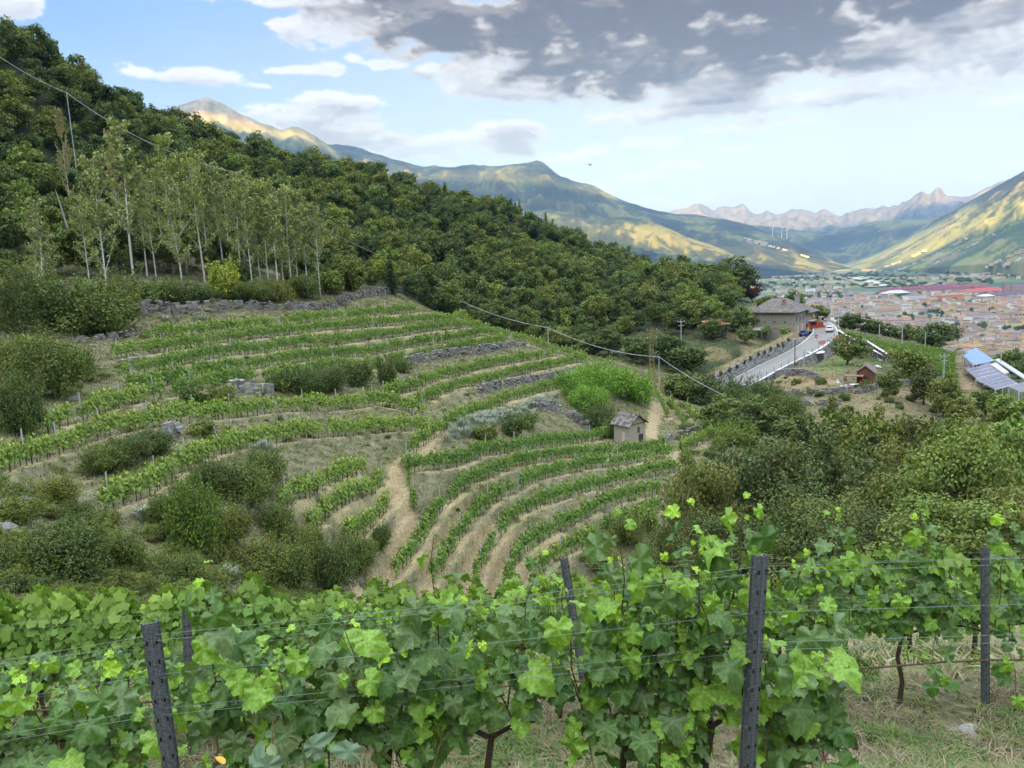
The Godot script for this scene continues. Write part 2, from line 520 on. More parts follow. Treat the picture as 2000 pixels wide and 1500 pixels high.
func bake_colors() -> void:
	for i in NT:
		for j in NR:
			var t := th[i]
			var r := rr[j]
			var x := sin(t) * r
			var z := -cos(t) * r
			var n1 := noise_b.get_noise_2d(x * 1.3, z * 1.3)
			var n2 := noise_a.get_noise_2d(x * 9.0, z * 9.0)
			var c: Color
			if r < 36.0:
				c = Color(0.16, 0.145, 0.075).lerp(Color(0.24, 0.195, 0.12), clampf(0.5 + n1 + n2 * 0.8, 0.0, 1.0))
				c = c.lerp(Color(0.11, 0.14, 0.05), clampf(n1 * 1.5 + smoothstep(9.0, 20.0, r) * 0.5, 0.0, 0.85))
			elif r < 175.0:
				c = Color(0.19, 0.19, 0.085).lerp(Color(0.31, 0.27, 0.175), clampf(0.42 + n1 * 1.3 + n2 * 1.6, 0.0, 1.0))
				c = c.lerp(Color(0.13, 0.165, 0.055), clampf(n1 * 1.2 - n2 * 0.8, 0.0, 0.75))
				if t > 0.27: c = c.lerp(Color(0.30, 0.225, 0.12), clampf(0.45 + n1 * 1.4, 0.0, 0.85))
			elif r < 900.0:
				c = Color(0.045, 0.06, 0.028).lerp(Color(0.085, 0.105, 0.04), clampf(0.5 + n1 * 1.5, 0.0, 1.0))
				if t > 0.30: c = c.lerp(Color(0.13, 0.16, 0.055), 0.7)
			else:
				var f := noise_c.get_noise_2d(x * 0.018, z * 0.018)
				var g := noise_c.get_noise_2d(x * 0.05 + 90.0, z * 0.035)
				c = Color(0.14, 0.165, 0.065).lerp(Color(0.06, 0.09, 0.045), smoothstep(-0.05, 0.12, f))
				c = c.lerp(Color(0.30, 0.27, 0.14), smoothstep(0.12, 0.3, g) * 0.8)
				c = c.lerp(Color(0.24, 0.225, 0.21), smoothstep(3300.0, 2500.0, r) * 0.8)
			cc[i * NR + j] = c

func sheet(called: String, j0: int, j1: int, m: Material, stride := 1) -> void:
	var b := Buf.new()
	var nj := (j1 - j0) / stride + 1
	for i in NT:
		for q in nj:
			var j := j0 + q * stride
			var k := i * NR + j
			b.v.append(Vector3(sin(th[i]) * rr[j], hh[k], -cos(th[i]) * rr[j]))
			b.c.append(cc[k])
			var i0 := maxi(i - 1, 0)
			var i1 := mini(i + 1, NT - 1)
			var ja := maxi(j - 1, 0)
			var jb := mini(j + 1, NR - 1)
			var du := Vector3(sin(th[i1]) * rr[j], hh[i1 * NR + j], -cos(th[i1]) * rr[j]) - Vector3(sin(th[i0]) * rr[j], hh[i0 * NR + j], -cos(th[i0]) * rr[j])
			var dv := Vector3(sin(th[i]) * rr[jb], hh[i * NR + jb], -cos(th[i]) * rr[jb]) - Vector3(sin(th[i]) * rr[ja], hh[i * NR + ja], -cos(th[i]) * rr[ja])
			b.n.append(du.cross(dv).normalized())
			b.uv.append(Vector2.ZERO)
	for i in NT - 1:
		for q in nj - 1:
			var k := i * nj + q
			b.i.append_array([k, k + 1, k + nj + 1, k, k + nj + 1, k + nj])
	tag(part(called, b.mesh(), m, self), "", "", "", "structure")

func grain(seed_: int, freq: float, lo: float, hi: float) -> NoiseTexture2D:
	var n := FastNoiseLite.new()
	n.seed = seed_
	n.frequency = freq
	n.fractal_octaves = 5
	var g := Gradient.new()
	g.set_color(0, Color(lo, lo, lo))
	g.set_color(1, Color(hi, hi, hi))
	var t := NoiseTexture2D.new()
	t.width = 512; t.height = 512
	t.seamless = true
	t.noise = n
	t.color_ramp = g
	return t

func grainy(m: StandardMaterial3D, tex: Texture2D, scale: float, relief := 0.0) -> StandardMaterial3D:
	m.albedo_texture = tex
	m.uv1_triplanar = true
	m.uv1_world_triplanar = true
	m.uv1_scale = Vector3.ONE * scale
	if relief > 0.0:
		m.heightmap_enabled = true
		m.heightmap_texture = tex
		m.heightmap_scale = relief
	return m

var tex_grain: NoiseTexture2D
var tex_fine: NoiseTexture2D

# rolling ground behind and beside the viewer, up to the mountain that hides the evening sun
func land_behind() -> void:
	var b := Buf.new()
	var na := 90
	var rs := [0.3, 1.5, 3, 6, 10, 16, 25, 40, 70, 120, 200, 320, 500, 800, 1150, 1500, 1850, 2200, 2500, 2750, 3000, 3250, 3550, 3900, 4300, 5000]
	for i in na + 1:
		var t := 1.3 + (TAU - 2.6) * i / na
		var side := absf(t - PI) / (PI - 1.3)      # 1 where it meets the sector in front
		for r in rs:
			var x := sin(t) * float(r)
			var z := -cos(t) * float(r)
			var hb: float = minf(r * 0.14, 170.0)
			var crest := 1600.0 + noise_c.get_noise_2d(x * 0.012, z * 0.012) * 90.0
			if r >= 1150: hb = lerpf(170.0, crest, smoothstep(1150.0, 3000.0, r)) if r <= 3000 else lerpf(crest, 300.0, (float(r) - 3000.0) / 2000.0)
			hb += noise_b.get_noise_2d(x * 0.2, z * 0.2) * minf(float(r) * 0.02, 6.0)
			var edge := ground(sin(clampf(t if t < PI else t - TAU, -1.299, 1.299)) * float(r), -cos(1.299) * float(r))
			var h := lerpf(hb, edge, smoothstep(0.55, 1.0, side))
			b.v.append(Vector3(x, h, z))
			var g := clampf(0.5 + noise_b.get_noise_2d(x * 0.4, z * 0.4), 0.0, 1.0)
			b.c.append(Color(0.10, 0.12, 0.055).lerp(Color(0.19, 0.17, 0.09), g * smoothstep(400.0, 20.0, float(r))))
			b.uv.append(Vector2.ZERO)
			b.n.append(Vector3.ZERO)
	var nr := rs.size()
	for i in na:
		for j in nr - 1:
			var k := i * nr + j
			for q in [[k, k + 1, k + nr + 1], [k, k + nr + 1, k + nr]]:
				b.i.append_array(q)
				var nn: Vector3 = (b.v[q[2]] - b.v[q[0]]).cross(b.v[q[1]] - b.v[q[0]])
				for e in q: b.n[e] += nn
	for k in b.n.size(): b.n[k] = (b.n[k] if b.n[k].y > 0.0 else -b.n[k]).normalized()
	var m := grainy(vmat(0.95, Color(1, 1, 1)), tex_grain, 0.2)
	tag(part("hillside_and_mountain_terrain", b.mesh(), m, self), "", "", "", "structure")

# ------------------------------------------------------------------ far mountains
# crest and foot as sight lines (x, y, distance); bulge > 0 makes the slope convex
var slopes := []
func mountain(called: String, crest: Array, foot: Array, rough: float, freq: float, paint: Callable, nu := 150, nv := 46, bulge := 0.0, crest_calm := 0.85) -> void:
	var cx := PackedFloat32Array(); var cr := PackedFloat32Array(); var ch := PackedFloat32Array()
	for q in crest:
		var p := at(q[0], q[1], q[2])
		cx.append(atan2(p.x, -p.z)); cr.append(q[2]); ch.append(p.y)
	var fx := PackedFloat32Array(); var fr := PackedFloat32Array(); var fh := PackedFloat32Array()
	for q in foot:
		var p := at(q[0], q[1], q[2])
		fx.append(atan2(p.x, -p.z)); fr.append(q[2]); fh.append(p.y)
	slopes.append([cx[0], cx[cx.size() - 1], fx, fr, fh, cx, cr, ch, bulge])
	var b := Buf.new()
	var ridged := FastNoiseLite.new()
	ridged.seed = 11
	ridged.frequency = freq
	ridged.fractal_type = FastNoiseLite.FRACTAL_RIDGED
	ridged.fractal_octaves = 5
	var back := 8
	for i in nu + 1:
		var t := lerpf(cx[0], cx[cx.size() - 1], float(i) / nu)
		var r1 := curve(cx, cr, t)
		var h1 := curve(cx, ch, t)
		var r0 := minf(curve(fx, fr, t), r1 - 60.0)
		var h0 := minf(curve(fx, fh, t), h1 - 1.0)
		for j in nv + back + 1:
			var s := float(j) / nv
			var r := lerpf(r0, r1, s)
			var x := sin(t) * r
			var z := -cos(t) * r
			var nn := ridged.get_noise_2d(x, z)
			var h := lerpf(h0, h1, pow(s, 1.0 + bulge)) if s <= 1.0 else h1 - (s - 1.0) * (r1 - r0) * 0.9
			if j == 0: h -= 80.0
			var am := rough * (h1 - h0)
			var env := smoothstep(0.0, 0.25, s) * (1.0 - crest_calm * smoothstep(0.65, 1.0, s))
			h += (nn - 0.25) * am * env + noise_a.get_noise_2d(x * freq * 60.0, z * freq * 60.0) * am * 0.10 * smoothstep(0.0, 0.1, s) * (1.2 - crest_calm)
			b.v.append(Vector3(x, h, z))
			b.c.append(paint.call(x, z, h, s, nn))
			b.uv.append(Vector2.ZERO)
			b.n.append(Vector3.ZERO)
	var m := nv + back + 1
	for i in nu:
		for j in m - 1:
			var k := i * m + j
			for q in [[k, k + 1, k + m + 1], [k, k + m + 1, k + m]]:
				b.i.append_array(q)
				var f: Vector3 = (b.v[q[2]] - b.v[q[0]]).cross(b.v[q[1]] - b.v[q[0]])
				for e in q: b.n[e] += f
	for k in b.n.size(): b.n[k] = (b.n[k] if b.n[k].y > 0.0 else -b.n[k]).normalized()
	tag(part(called, b.mesh(), vmat(0.95), self), "", "", "", "structure")

func build_mountains() -> void:
	var forest := func(x: float, z: float, h: float, s: float, nn: float) -> Color:
		var f := noise_c.get_noise_2d(x * 0.03, z * 0.03) + noise_a.get_noise_2d(x * 0.09, z * 0.09) * 0.7
		var c := Color(0.020, 0.034, 0.026).lerp(Color(0.05, 0.066, 0.034), clampf(0.5 + f * 2.0, 0.0, 1.0))
		c = c.lerp(Color(0.145, 0.15, 0.05), smoothstep(0.12, 0.38, f - smoothstep(100.0, 700.0, h) * 0.25) * 0.9)
		return c.lerp(Color(0.20, 0.155, 0.08), smoothstep(0.55, 0.85, nn) * 0.35)
	var meadow := func(x: float, z: float, h: float, s: float, nn: float) -> Color:
		var f := noise_c.get_noise_2d(x * 0.03 + 40.0, z * 0.03) + noise_a.get_noise_2d(x * 0.1, z * 0.1) * 0.6
		var c := Color(0.20, 0.21, 0.07).lerp(Color(0.07, 0.095, 0.04), smoothstep(-0.08, 0.16, f))
		c = c.lerp(Color(0.025, 0.038, 0.028), smoothstep(130.0, 380.0, h + f * 300.0))
		return c.lerp(Color(0.36, 0.27, 0.17), smoothstep(0.5, 0.8, nn) * 0.5)
	var rock := func(x: float, z: float, h: float, s: float, nn: float) -> Color:
		var f := noise_a.get_noise_2d(x * 0.06, z * 0.06)
		var c := Color(0.125, 0.125, 0.125).lerp(Color(0.07, 0.08, 0.06), smoothstep(0.1, -0.15, f + (s - 0.5) * 0.6))
		return c.lerp(Color(0.05, 0.07, 0.045), smoothstep(0.5, 0.2, s + f * 0.5))
	var golden := func(x: float, z: float, h: float, s: float, nn: float) -> Color:
		var f := noise_a.get_noise_2d(x * 0.08, z * 0.08)
		var c := Color(0.34, 0.27, 0.18).lerp(Color(0.20, 0.17, 0.10), smoothstep(-0.1, 0.2, f))
		c = c.lerp(Color(0.16, 0.17, 0.07), smoothstep(1150.0, 950.0, h + f * 300.0))
		return c.lerp(Color(0.028, 0.045, 0.03), smoothstep(1000.0, 780.0, h + f * 200.0))
	mountain("far_mountains", [[1080, 420, 12580], [1180, 430, 12580], [1290, 418, 12580], [1315, 411, 12580], [1340, 407, 12580], [1362, 399, 12580], [1395, 413, 12580], [1410, 404, 12950], [1430, 409, 12950], [1452, 403, 12950], [1464, 414, 12950], [1478, 420, 12950], [1499, 411, 12950], [1520, 418, 12950], [1545, 412, 12950], [1575, 411, 12950], [1590, 416, 12950], [1608, 409, 12950], [1640, 421, 12950], [1662, 414, 12580], [1690, 405, 12580], [1705, 408, 12580], [1732, 404, 12210], [1760, 396, 11840], [1790, 386, 11470], [1802, 377, 11470], [1814, 380, 11470], [1831, 368, 11470], [1850, 381, 11470], [1880, 384, 11470], [1900, 380, 11470], [1935, 368, 11470], [1945, 364, 11470], [1990, 345, 11470], [2250, 330, 11470]],
		[[1080, 490, 9600], [1500, 500, 9600], [1700, 505, 9600], [2250, 480, 9600]], 0.22, 0.0009, rock, 420, 40, 0.0, 0.6)
	mountain("valley_head_mountain", [[1180, 428, 9300], [1330, 420, 9300], [1390, 424, 9300], [1430, 437, 9300], [1480, 441, 9300], [1540, 447, 9300], [1600, 452, 9300], [1660, 444, 9300], [1720, 432, 9300], [1780, 430, 9300], [1850, 420, 9300], [2200, 380, 9300]],
		[[1180, 530, 7700], [1700, 521, 7700], [2200, 500, 7700]], 0.22, 0.0009, forest, 200, 40)
	mountain("rocky_peak_mountain", [[180, 330, 6200], [250, 285, 6200], [300, 243, 6200], [335, 216, 6200], [370, 198, 6200], [402, 191, 6200], [425, 199, 6200], [470, 222, 6200], [520, 243, 6200], [552, 254, 6200], [575, 247, 6200], [600, 256, 6200], [640, 284, 6200], [700, 318, 6200], [800, 380, 6200]],
		[[180, 480, 4300], [800, 500, 4300]], 0.16, 0.0015, golden, 160, 50)
	mountain("wooded_mountain", [[560, 300, 7400], [660, 282, 7300], [740, 301, 7200], [770, 312, 7200], [810, 322, 7200], [850, 326, 7200], [900, 324, 7200], [960, 323, 7200], [1010, 318, 7200], [1045, 316, 7200], [1060, 320, 7200], [1090, 341, 7100], [1130, 357, 7000], [1165, 366, 7000], [1200, 385, 7000], [1250, 402, 7000], [1330, 419, 7000], [1420, 430, 6900], [1480, 446, 6800], [1530, 466, 6600], [1560, 480, 6500], [1620, 505, 6300], [1662, 523, 6100], [1700, 533, 6000]],
		[[560, 530, 4200], [1000, 545, 4200], [1300, 550, 4400], [1480, 546, 4700], [1700, 537, 5700]], 0.17, 0.0013, forest, 300, 70)
	mountain("sunny_foothill", [[900, 410, 5200], [1080, 412, 5200], [1160, 428, 5200], [1215, 425, 5200], [1260, 429, 5200], [1310, 447, 5200], [1345, 462, 5200], [1390, 478, 5200], [1440, 500, 5200], [1480, 513, 5200], [1540, 526, 5200], [1600, 540, 5200]],
		[[900, 560, 3700], [1300, 560, 3800], [1480, 553, 4300], [1600, 546, 5000]], 0.2, 0.002, forest, 220, 40)
	mountain("meadow_mountain", [[1600, 530, 7600], [1680, 506, 7600], [1720, 489, 7500], [1760, 469, 7400], [1820, 433, 7200], [1880, 401, 7000], [1930, 372, 6800], [1965, 352, 6600], [2000, 333, 6400], [2060, 300, 6200], [2250, 200, 6000]],
		[[1600, 540, 5900], [1700, 533, 5300], [1800, 528, 4700], [1900, 524, 4200], [2000, 521, 3900], [2250, 510, 3600]], 0.13, 0.0012, meadow, 260, 70, -0.12)
	# unseen banks of cloud added in the west, shaped to shade the far slopes
	var cm := mat(Color(0.8, 0.8, 0.8), 1.0)
	# where each bank begins and ends, as heights above the viewer's own meridian, from north to south
	var us := PackedFloat32Array([-8000, -5000, -3868, -2600, -1618, -1100, -554, 168, 900, 1700, 3000, 8000])
	for q in [[PackedFloat32Array([1400, 1400, 1400, 1400, 1450, 1400, 1310, 1235, 1280, 1390, 1420, 1450]), PackedFloat32Array([2100, 2130, 2160, 2060, 1990, 1900, 1950, 2050, 2200, 2500, 2400, 2400])],
			[PackedFloat32Array([2400, 2370, 2350, 2335, 2320, 2130, 2140, 2160, 2400, 2450, 2450, 2450]), PackedFloat32Array([2700, 2700, 2750, 2700, 2650, 2600, 2550, 2500, 2480, 2510, 2500, 2500])]]:
		var b := Buf.new()
		var sp := SphereMesh.new()
		sp.radial_segments = 14
		sp.rings = 7
		rng.seed = 31
		var arr := sp.get_mesh_arrays()
		var u := -8000.0
		while u < 8000.0:
			var lo := curve(us, q[0], u)
			var hi := curve(us, q[1], u)
			var half := (hi - lo) * 0.5 + 25.0 + rng.randf_range(-30.0, 30.0)
			var c := Vector3(u - 0.2737 * 9000.0, (lo + hi) * 0.5 + 0.2158 * 9000.0 + rng.randf_range(-25, 25), 9000.0 + rng.randf_range(-60, 60))
			var s := Vector3(rng.randf_range(330, 520), half, rng.randf_range(300, 450))
			var k0 := b.v.size()
			for e in arr[Mesh.ARRAY_VERTEX].size():
				b.v.append(c + arr[Mesh.ARRAY_VERTEX][e] * 2.0 * s)
				b.n.append((arr[Mesh.ARRAY_NORMAL][e] / s).normalized()); b.c.append(Color.WHITE); b.uv.append(Vector2.ZERO)
			for e in arr[Mesh.ARRAY_INDEX]: b.i.append(k0 + e)
			u += 210.0
		tag(part("cloud", b.mesh(), cm, self), "", "", "", "structure")

# ------------------------------------------------------------------ plants
func rand_dir() -> Vector3:
	var z := rng.randf_range(-1.0, 1.0)
	var a := rng.randf() * TAU
	var s := sqrt(1.0 - z * z)
	return Vector3(s * cos(a), z, s * sin(a))

func shade(c: Color, k: float) -> Color:
	return Color(c.r * k, c.g * k, c.b * k)

# one small leaf face, slightly folded along its middle
func leaf_face(b: Buf, p: Vector3, nrm: Vector3, size: float, col: Color, long := 1.5) -> void:
	var u := nrm.cross(rand_dir()).normalized() * size * 0.5
	var w := nrm.cross(u).normalized() * size * 0.5 * long
	var f := nrm * size * 0.12
	var k := b.v.size()
	b.v.append(p - w); b.v.append(p + u + f); b.v.append(p + w); b.v.append(p - u + f)
	for q in 4:
		b.n.append(nrm); b.c.append(col); b.uv.append(Vector2.ZERO)
	b.i.append_array([k, k + 2, k + 1, k, k + 3, k + 2])

func clump(b: Buf, c: Vector3, rad: Vector3, count: int, leaf: float, col: Color, vary := 0.3, out := 0.75) -> void:
	for k in count:
		var d := rand_dir()
		var p := c + d * rad * pow(rng.randf(), 0.42)
		var nrm := (d * out + rand_dir() * 0.8 + Vector3(0, 0.45, 0)).normalized()
		var t := 1.0 + rng.randf_range(-vary, vary)
		var cc2 := Color(col.r * t * rng.randf_range(0.86, 1.2), col.g * t, col.b * t * rng.randf_range(0.8, 1.15))
		leaf_face(b, p, nrm, leaf * rng.randf_range(0.65, 1.3), cc2)

const BARK := Color(0.12, 0.095, 0.07)

# a round-headed tree: [trunk with limbs, crown]
func broadleaf(sd: int, h: float, w: float, clumps: int, per: int, leaf: float, col: Color, bare := 0.3, bark := BARK, slim := 1.0, tuft := 1.0) -> Array:
	rng.seed = sd
	var tb := Buf.new()
	var cb := Buf.new()
	var lean := Vector3(rng.randf_range(-0.06, 0.06), 0, rng.randf_range(-0.06, 0.06)) * h
	var r0 := h * 0.022 * slim
	var top := Vector3(0, h * 0.72, 0) + lean
	tb.tube([Vector3(0, -0.6, 0), lean * 0.2 + Vector3(0, h * 0.2, 0), lean * 0.6 + Vector3(0, h * 0.45, 0), top], [r0 * 1.25, r0, r0 * 0.72, r0 * 0.25], bark, 6, false)
	for k in clumps:
		var d := rand_dir()
		d.y = d.y * 0.9 + 0.12
		var f := rng.randf_range(0.45, 0.86)
		if k < 3: f = rng.randf_range(0.1, 0.4)
		var c := Vector3(d.x * w * 0.5 * f, h * (bare + (1.0 - bare) * 0.5) + d.y * h * (1.0 - bare) * 0.5 * f, d.z * w * 0.5 * f) + lean
		var rad := w * rng.randf_range(0.13, 0.21) * tuft
		var t := rng.randf_range(0.84, 1.17)
		clump(cb, c, Vector3(rad, rad * 0.72, rad), per, leaf, Color(col.r * t * rng.randf_range(0.92, 1.12), col.g * t, col.b * t))
		if k % 2 == 0:
			var s: float = clampf((c.y / h) * 0.8, 0.15, 0.7)
			var a := lean * s + Vector3(0, h * s * 0.8, 0)
			tb.tube([a, a.lerp(c, 0.5) + Vector3(0, h * 0.02, 0), c], [r0 * 0.45, r0 * 0.3, r0 * 0.1], bark, 4, false)
	return [tb.mesh(), cb.mesh()]

func conifer(sd: int, h: float, w: float, col: Color) -> Array:
	rng.seed = sd
	var tb := Buf.new()
	var cb := Buf.new()
	tb.tube([Vector3(0, -0.6, 0), Vector3(0, h * 0.5, 0), Vector3(0, h * 0.98, 0)], [h * 0.02, h * 0.013, h * 0.003], BARK, 6, false)
	var y := h * 0.1
	while y < h * 0.98:
		var f := 1.0 - y / h
		var n := 5 + int(f * 5.0)
		for k in n:
			var a := TAU * k / n + rng.randf() * 0.7
			var l := w * 0.5 * (0.12 + f * 0.95) * rng.randf_range(0.7, 1.1)
			var d := Vector3(cos(a), -0.28, sin(a))
			for q in 7:
				var s := (q + 0.7) / 7.0
				var t := rng.randf_range(0.7, 1.3)
				leaf_face(cb, Vector3(0, y, 0) + d * l * s + Vector3(0, -0.12 * l * s * s, 0), (Vector3(0, 1, 0) + rand_dir() * 0.55).normalized(), 0.34 + 0.34 * f, shade(col, t), 1.7)
		y += h * 0.042
	return [tb.mesh(), cb.mesh()]

# a slender pale-barked tree with a thin open crown
func birch(sd: int, h: float, w: float, leaves: int, col: Color, bark := Color(0.50, 0.48, 0.42)) -> Array:
	rng.seed = sd
	var tb := Buf.new()
	var cb := Buf.new()
	var sway := Vector3(rng.randf_range(-0.05, 0.05), 0, rng.randf_range(-0.05, 0.05)) * h
	var pts := []
	var rad := []
	for k in 8:
		var s := k / 7.0
		pts.append(Vector3(0, h * s - 0.4, 0) + sway * s * s + Vector3(sin(s * 5.0 + sd), 0, cos(s * 4.0 + sd)) * 0.012 * h * s)
		rad.append(h * 0.0085 * (1.0 - s * 0.88))
	tb.tube(pts, rad, bark, 6, false)
	var n := 44
	for k in n:
		var s := 0.25 + 0.73 * pow(rng.randf(), 0.7)
		var a := rng.randf() * TAU
		var p0: Vector3 = pts[int(s * 7.0)].lerp(pts[mini(int(s * 7.0) + 1, 7)], s * 7.0 - int(s * 7.0))
		var l := w * 0.5 * (1.15 - s * 0.75) * rng.randf_range(0.55, 1.1)
		var e := p0 + Vector3(cos(a) * l, l * rng.randf_range(0.7, 1.7), sin(a) * l)
		tb.tube([p0, p0.lerp(e, 0.5) + Vector3(0, -0.06 * l, 0), e], [h * 0.0035, h * 0.0024, h * 0.0008], bark.lerp(BARK, rng.randf() * 0.6), 3, false)
		for q in leaves / n:
			var p := p0.lerp(e, sqrt(rng.randf())) + rand_dir() * w * 0.09 * rng.randf()
			var t := rng.randf_range(0.72, 1.3)
			leaf_face(cb, p, (rand_dir() + Vector3(0, 0.5, 0)).normalized(), rng.randf_range(0.10, 0.2), Color(col.r * t, col.g * t, col.b * t))
	return [tb.mesh(), cb.mesh()]

# a shrub: [stems, foliage]
func shrub(sd: int, w: float, h: float, clumps: int, per: int, leaf: float, col: Color) -> Array:
	rng.seed = sd
	var tb := Buf.new()
	var cb := Buf.new()
	for k in clumps:
		var a := rng.randf() * TAU
		var f := sqrt(rng.randf()) * 0.72
		var y := h * rng.randf_range(0.22, 0.74) * (1.0 - f * f * 0.5)
		var c := Vector3(cos(a) * w * 0.5 * f, y, sin(a) * w * 0.5 * f)
		var r := w * rng.randf_range(0.14, 0.22)
		var t := rng.randf_range(0.82, 1.2)
		clump(cb, c, Vector3(r, minf(r, h * 0.3), r), per, leaf, Color(col.r * t * rng.randf_range(0.9, 1.15), col.g * t, col.b * t))
		if k % 3 == 0:
			tb.tube([Vector3(cos(a), 0, sin(a)) * 0.1 - Vector3(0, 0.3, 0), c], [0.045, 0.015], BARK, 4, false)
	# loose shoots that break the outline
	for k in clumps:
		var a := rng.randf() * TAU
		var e := Vector3(cos(a) * w * rng.randf_range(0.2, 0.56), h * rng.randf_range(0.45, 1.12), sin(a) * w * rng.randf_range(0.2, 0.56))
		var s0 := e * Vector3(0.5, 0.45, 0.5)
		tb.tube([s0, e], [0.02, 0.006], BARK, 3, false)
		for q in per / 5:
			var t := rng.randf_range(0.75, 1.35)
			leaf_face(cb, s0.lerp(e, rng.randf()) + rand_dir() * leaf * 1.3, (rand_dir() + Vector3(0, 0.5, 0)).normalized(), leaf * rng.randf_range(0.7, 1.2), shade(col, t))
	return [tb.mesh(), cb.mesh()]

var tint_mats := {}
func leaf_mat(c: Color) -> StandardMaterial3D:
	var key := "%.3f %.3f %.3f" % [c.r, c.g, c.b]
	if not tint_mats.has(key):
		var m := vmat(0.65, c, 0.7, 0.3)
		tint_mats[key] = m
	return tint_mats[key]

var bark_mat: StandardMaterial3D

# sets one plant made of [wood, leaves] as a thing with two parts
func plant(called: String, model: Array, label: String, category: String, group: String, p: Vector3, turn: float, s: Vector3, tint: Color, wood := "trunk", green := "crown") -> Node3D:
	var o := thing(called, label, category, p, turn, group)
	o.scale = s
	part(wood, model[0], bark_mat, o)
	part(green, model[1], leaf_mat(tint), o)
	return o

const ORD := ["first", "second", "third", "fourth", "fifth", "sixth", "seventh", "eighth", "ninth", "tenth", "eleventh", "twelfth", "thirteenth", "fourteenth", "fifteenth", "sixteenth", "seventeenth", "eighteenth", "nineteenth", "twentieth"]
const TENS := {2: "twenty", 3: "thirty", 4: "forty", 5: "fifty", 6: "sixty", 7: "seventy", 8: "eighty", 9: "ninety"}
func ordinal(k: int) -> String:      # from 0
	if k < 20: return ORD[k]
	var n := k + 1
	if n >= 100: return "far"
	if n % 10 == 0: return TENS[n / 10].trim_suffix("y") + "ieth"
	return TENS[n / 10] + "-" + ORD[n % 10 - 1]

var TREES := []      # models of wood trees
var PINES := []
var BIRCHES := []
var SHRUBS := []
var BIGSHRUBS := []
var BIGTREES := []
func make_models() -> void:
	bark_mat = vmat(0.9)
	var g := Color(0.15, 0.195, 0.06)
	for k in 5:
		TREES.append(broadleaf(100 + k, 9.0, 7.4, 34, 74, 0.36, g, 0.1))
	TREES.append(broadleaf(120, 10.0, 6.2, 30, 74, 0.35, g, 0.12))
	for k in 2: PINES.append(conifer(140 + k, 12.0, 5.2, Color(0.075, 0.115, 0.055)))
	for k in 4: BIRCHES.append(birch(160 + k, 12.0, 4.0, 2400, Color(0.33, 0.36, 0.16), Color(0.62, 0.60, 0.54)))
	for k in 4: SHRUBS.append(shrub(180 + k, 4.0, 3.0, 24, 110, 0.17, g))
	for k in 4: BIGSHRUBS.append(shrub(190 + k, 4.0, 3.0, 46, 190, 0.085, g))
	for k in 3: BIGTREES.append(broadleaf(200 + k, 12.0, 9.5, 92, 340, 0.13, Color(0.15, 0.185, 0.07), 0.1, BARK, 1.0, 0.68))

# a small lobed leaf
func lobed_leaf(b: Buf, p: Vector3, nrm: Vector3, size: float, col: Color) -> void:
	var u := nrm.cross(rand_dir()).normalized()
	var w := nrm.cross(u).normalized()
	var k := b.v.size()
	b.v.append(p); b.n.append(nrm); b.c.append(col); b.uv.append(Vector2.ZERO)
	for e in 10:
		var a := TAU * e / 10.0
		var r := size * (0.58 if e % 2 == 0 else 0.44) * (0.5 if e == 5 else 1.0)
		b.v.append(p + (u * sin(a) + w * cos(a)) * r - nrm * size * 0.12 * rng.randf())
		b.n.append(nrm); b.c.append(col); b.uv.append(Vector2.ZERO)
	for e in 10: b.i.append_array([k, k + 1 + e, k + 1 + (e + 1) % 10])

# ---- small vines for the hillside rows: [trunk, foliage]
func hill_vine(sd: int, leaves: int, leaf: float, h: float, length: float, lobed := false) -> Array:
	rng.seed = sd
	var tb := Buf.new()
	var cb := Buf.new()
	tb.tube([Vector3(0, -0.15, 0), Vector3(rng.randf_range(-0.05, 0.05), 0.4, 0.02), Vector3(rng.randf_range(-0.08, 0.08), 0.75, 0)], [0.04, 0.032, 0.025], Color(0.10, 0.075, 0.05), 5, false)
	for k in leaves:
		var x := rng.randf_range(-0.5, 0.5) * length
		var top := h * (0.86 + 0.14 * sin(x * 9.0 + sd))
		var y := lerpf(0.5, top, pow(rng.randf(), 0.8))
		var side := -1.0 if rng.randf() < 0.5 else 1.0
		var p := Vector3(x, y, side * rng.randf_range(0.05, 0.26) * (1.25 - 0.45 * y / h))
		var nrm := (Vector3(rng.randf_range(-0.5, 0.5), rng.randf_range(0.1, 0.9), side) + rand_dir() * 0.4).normalized()
		var t := rng.randf_range(0.72, 1.25)
		var young := smoothstep(0.7, 1.0, y / h)
		var c := Color(0.19, 0.285, 0.07).lerp(Color(0.31, 0.40, 0.09), young * 0.7)
		if lobed: lobed_leaf(cb, p, nrm, leaf * rng.randf_range(0.6, 1.3), shade(c, t))
		else: leaf_face(cb, p, nrm, leaf * rng.randf_range(0.7, 1.25), shade(c, t), 1.15)
	return [tb.mesh(), cb.mesh()]

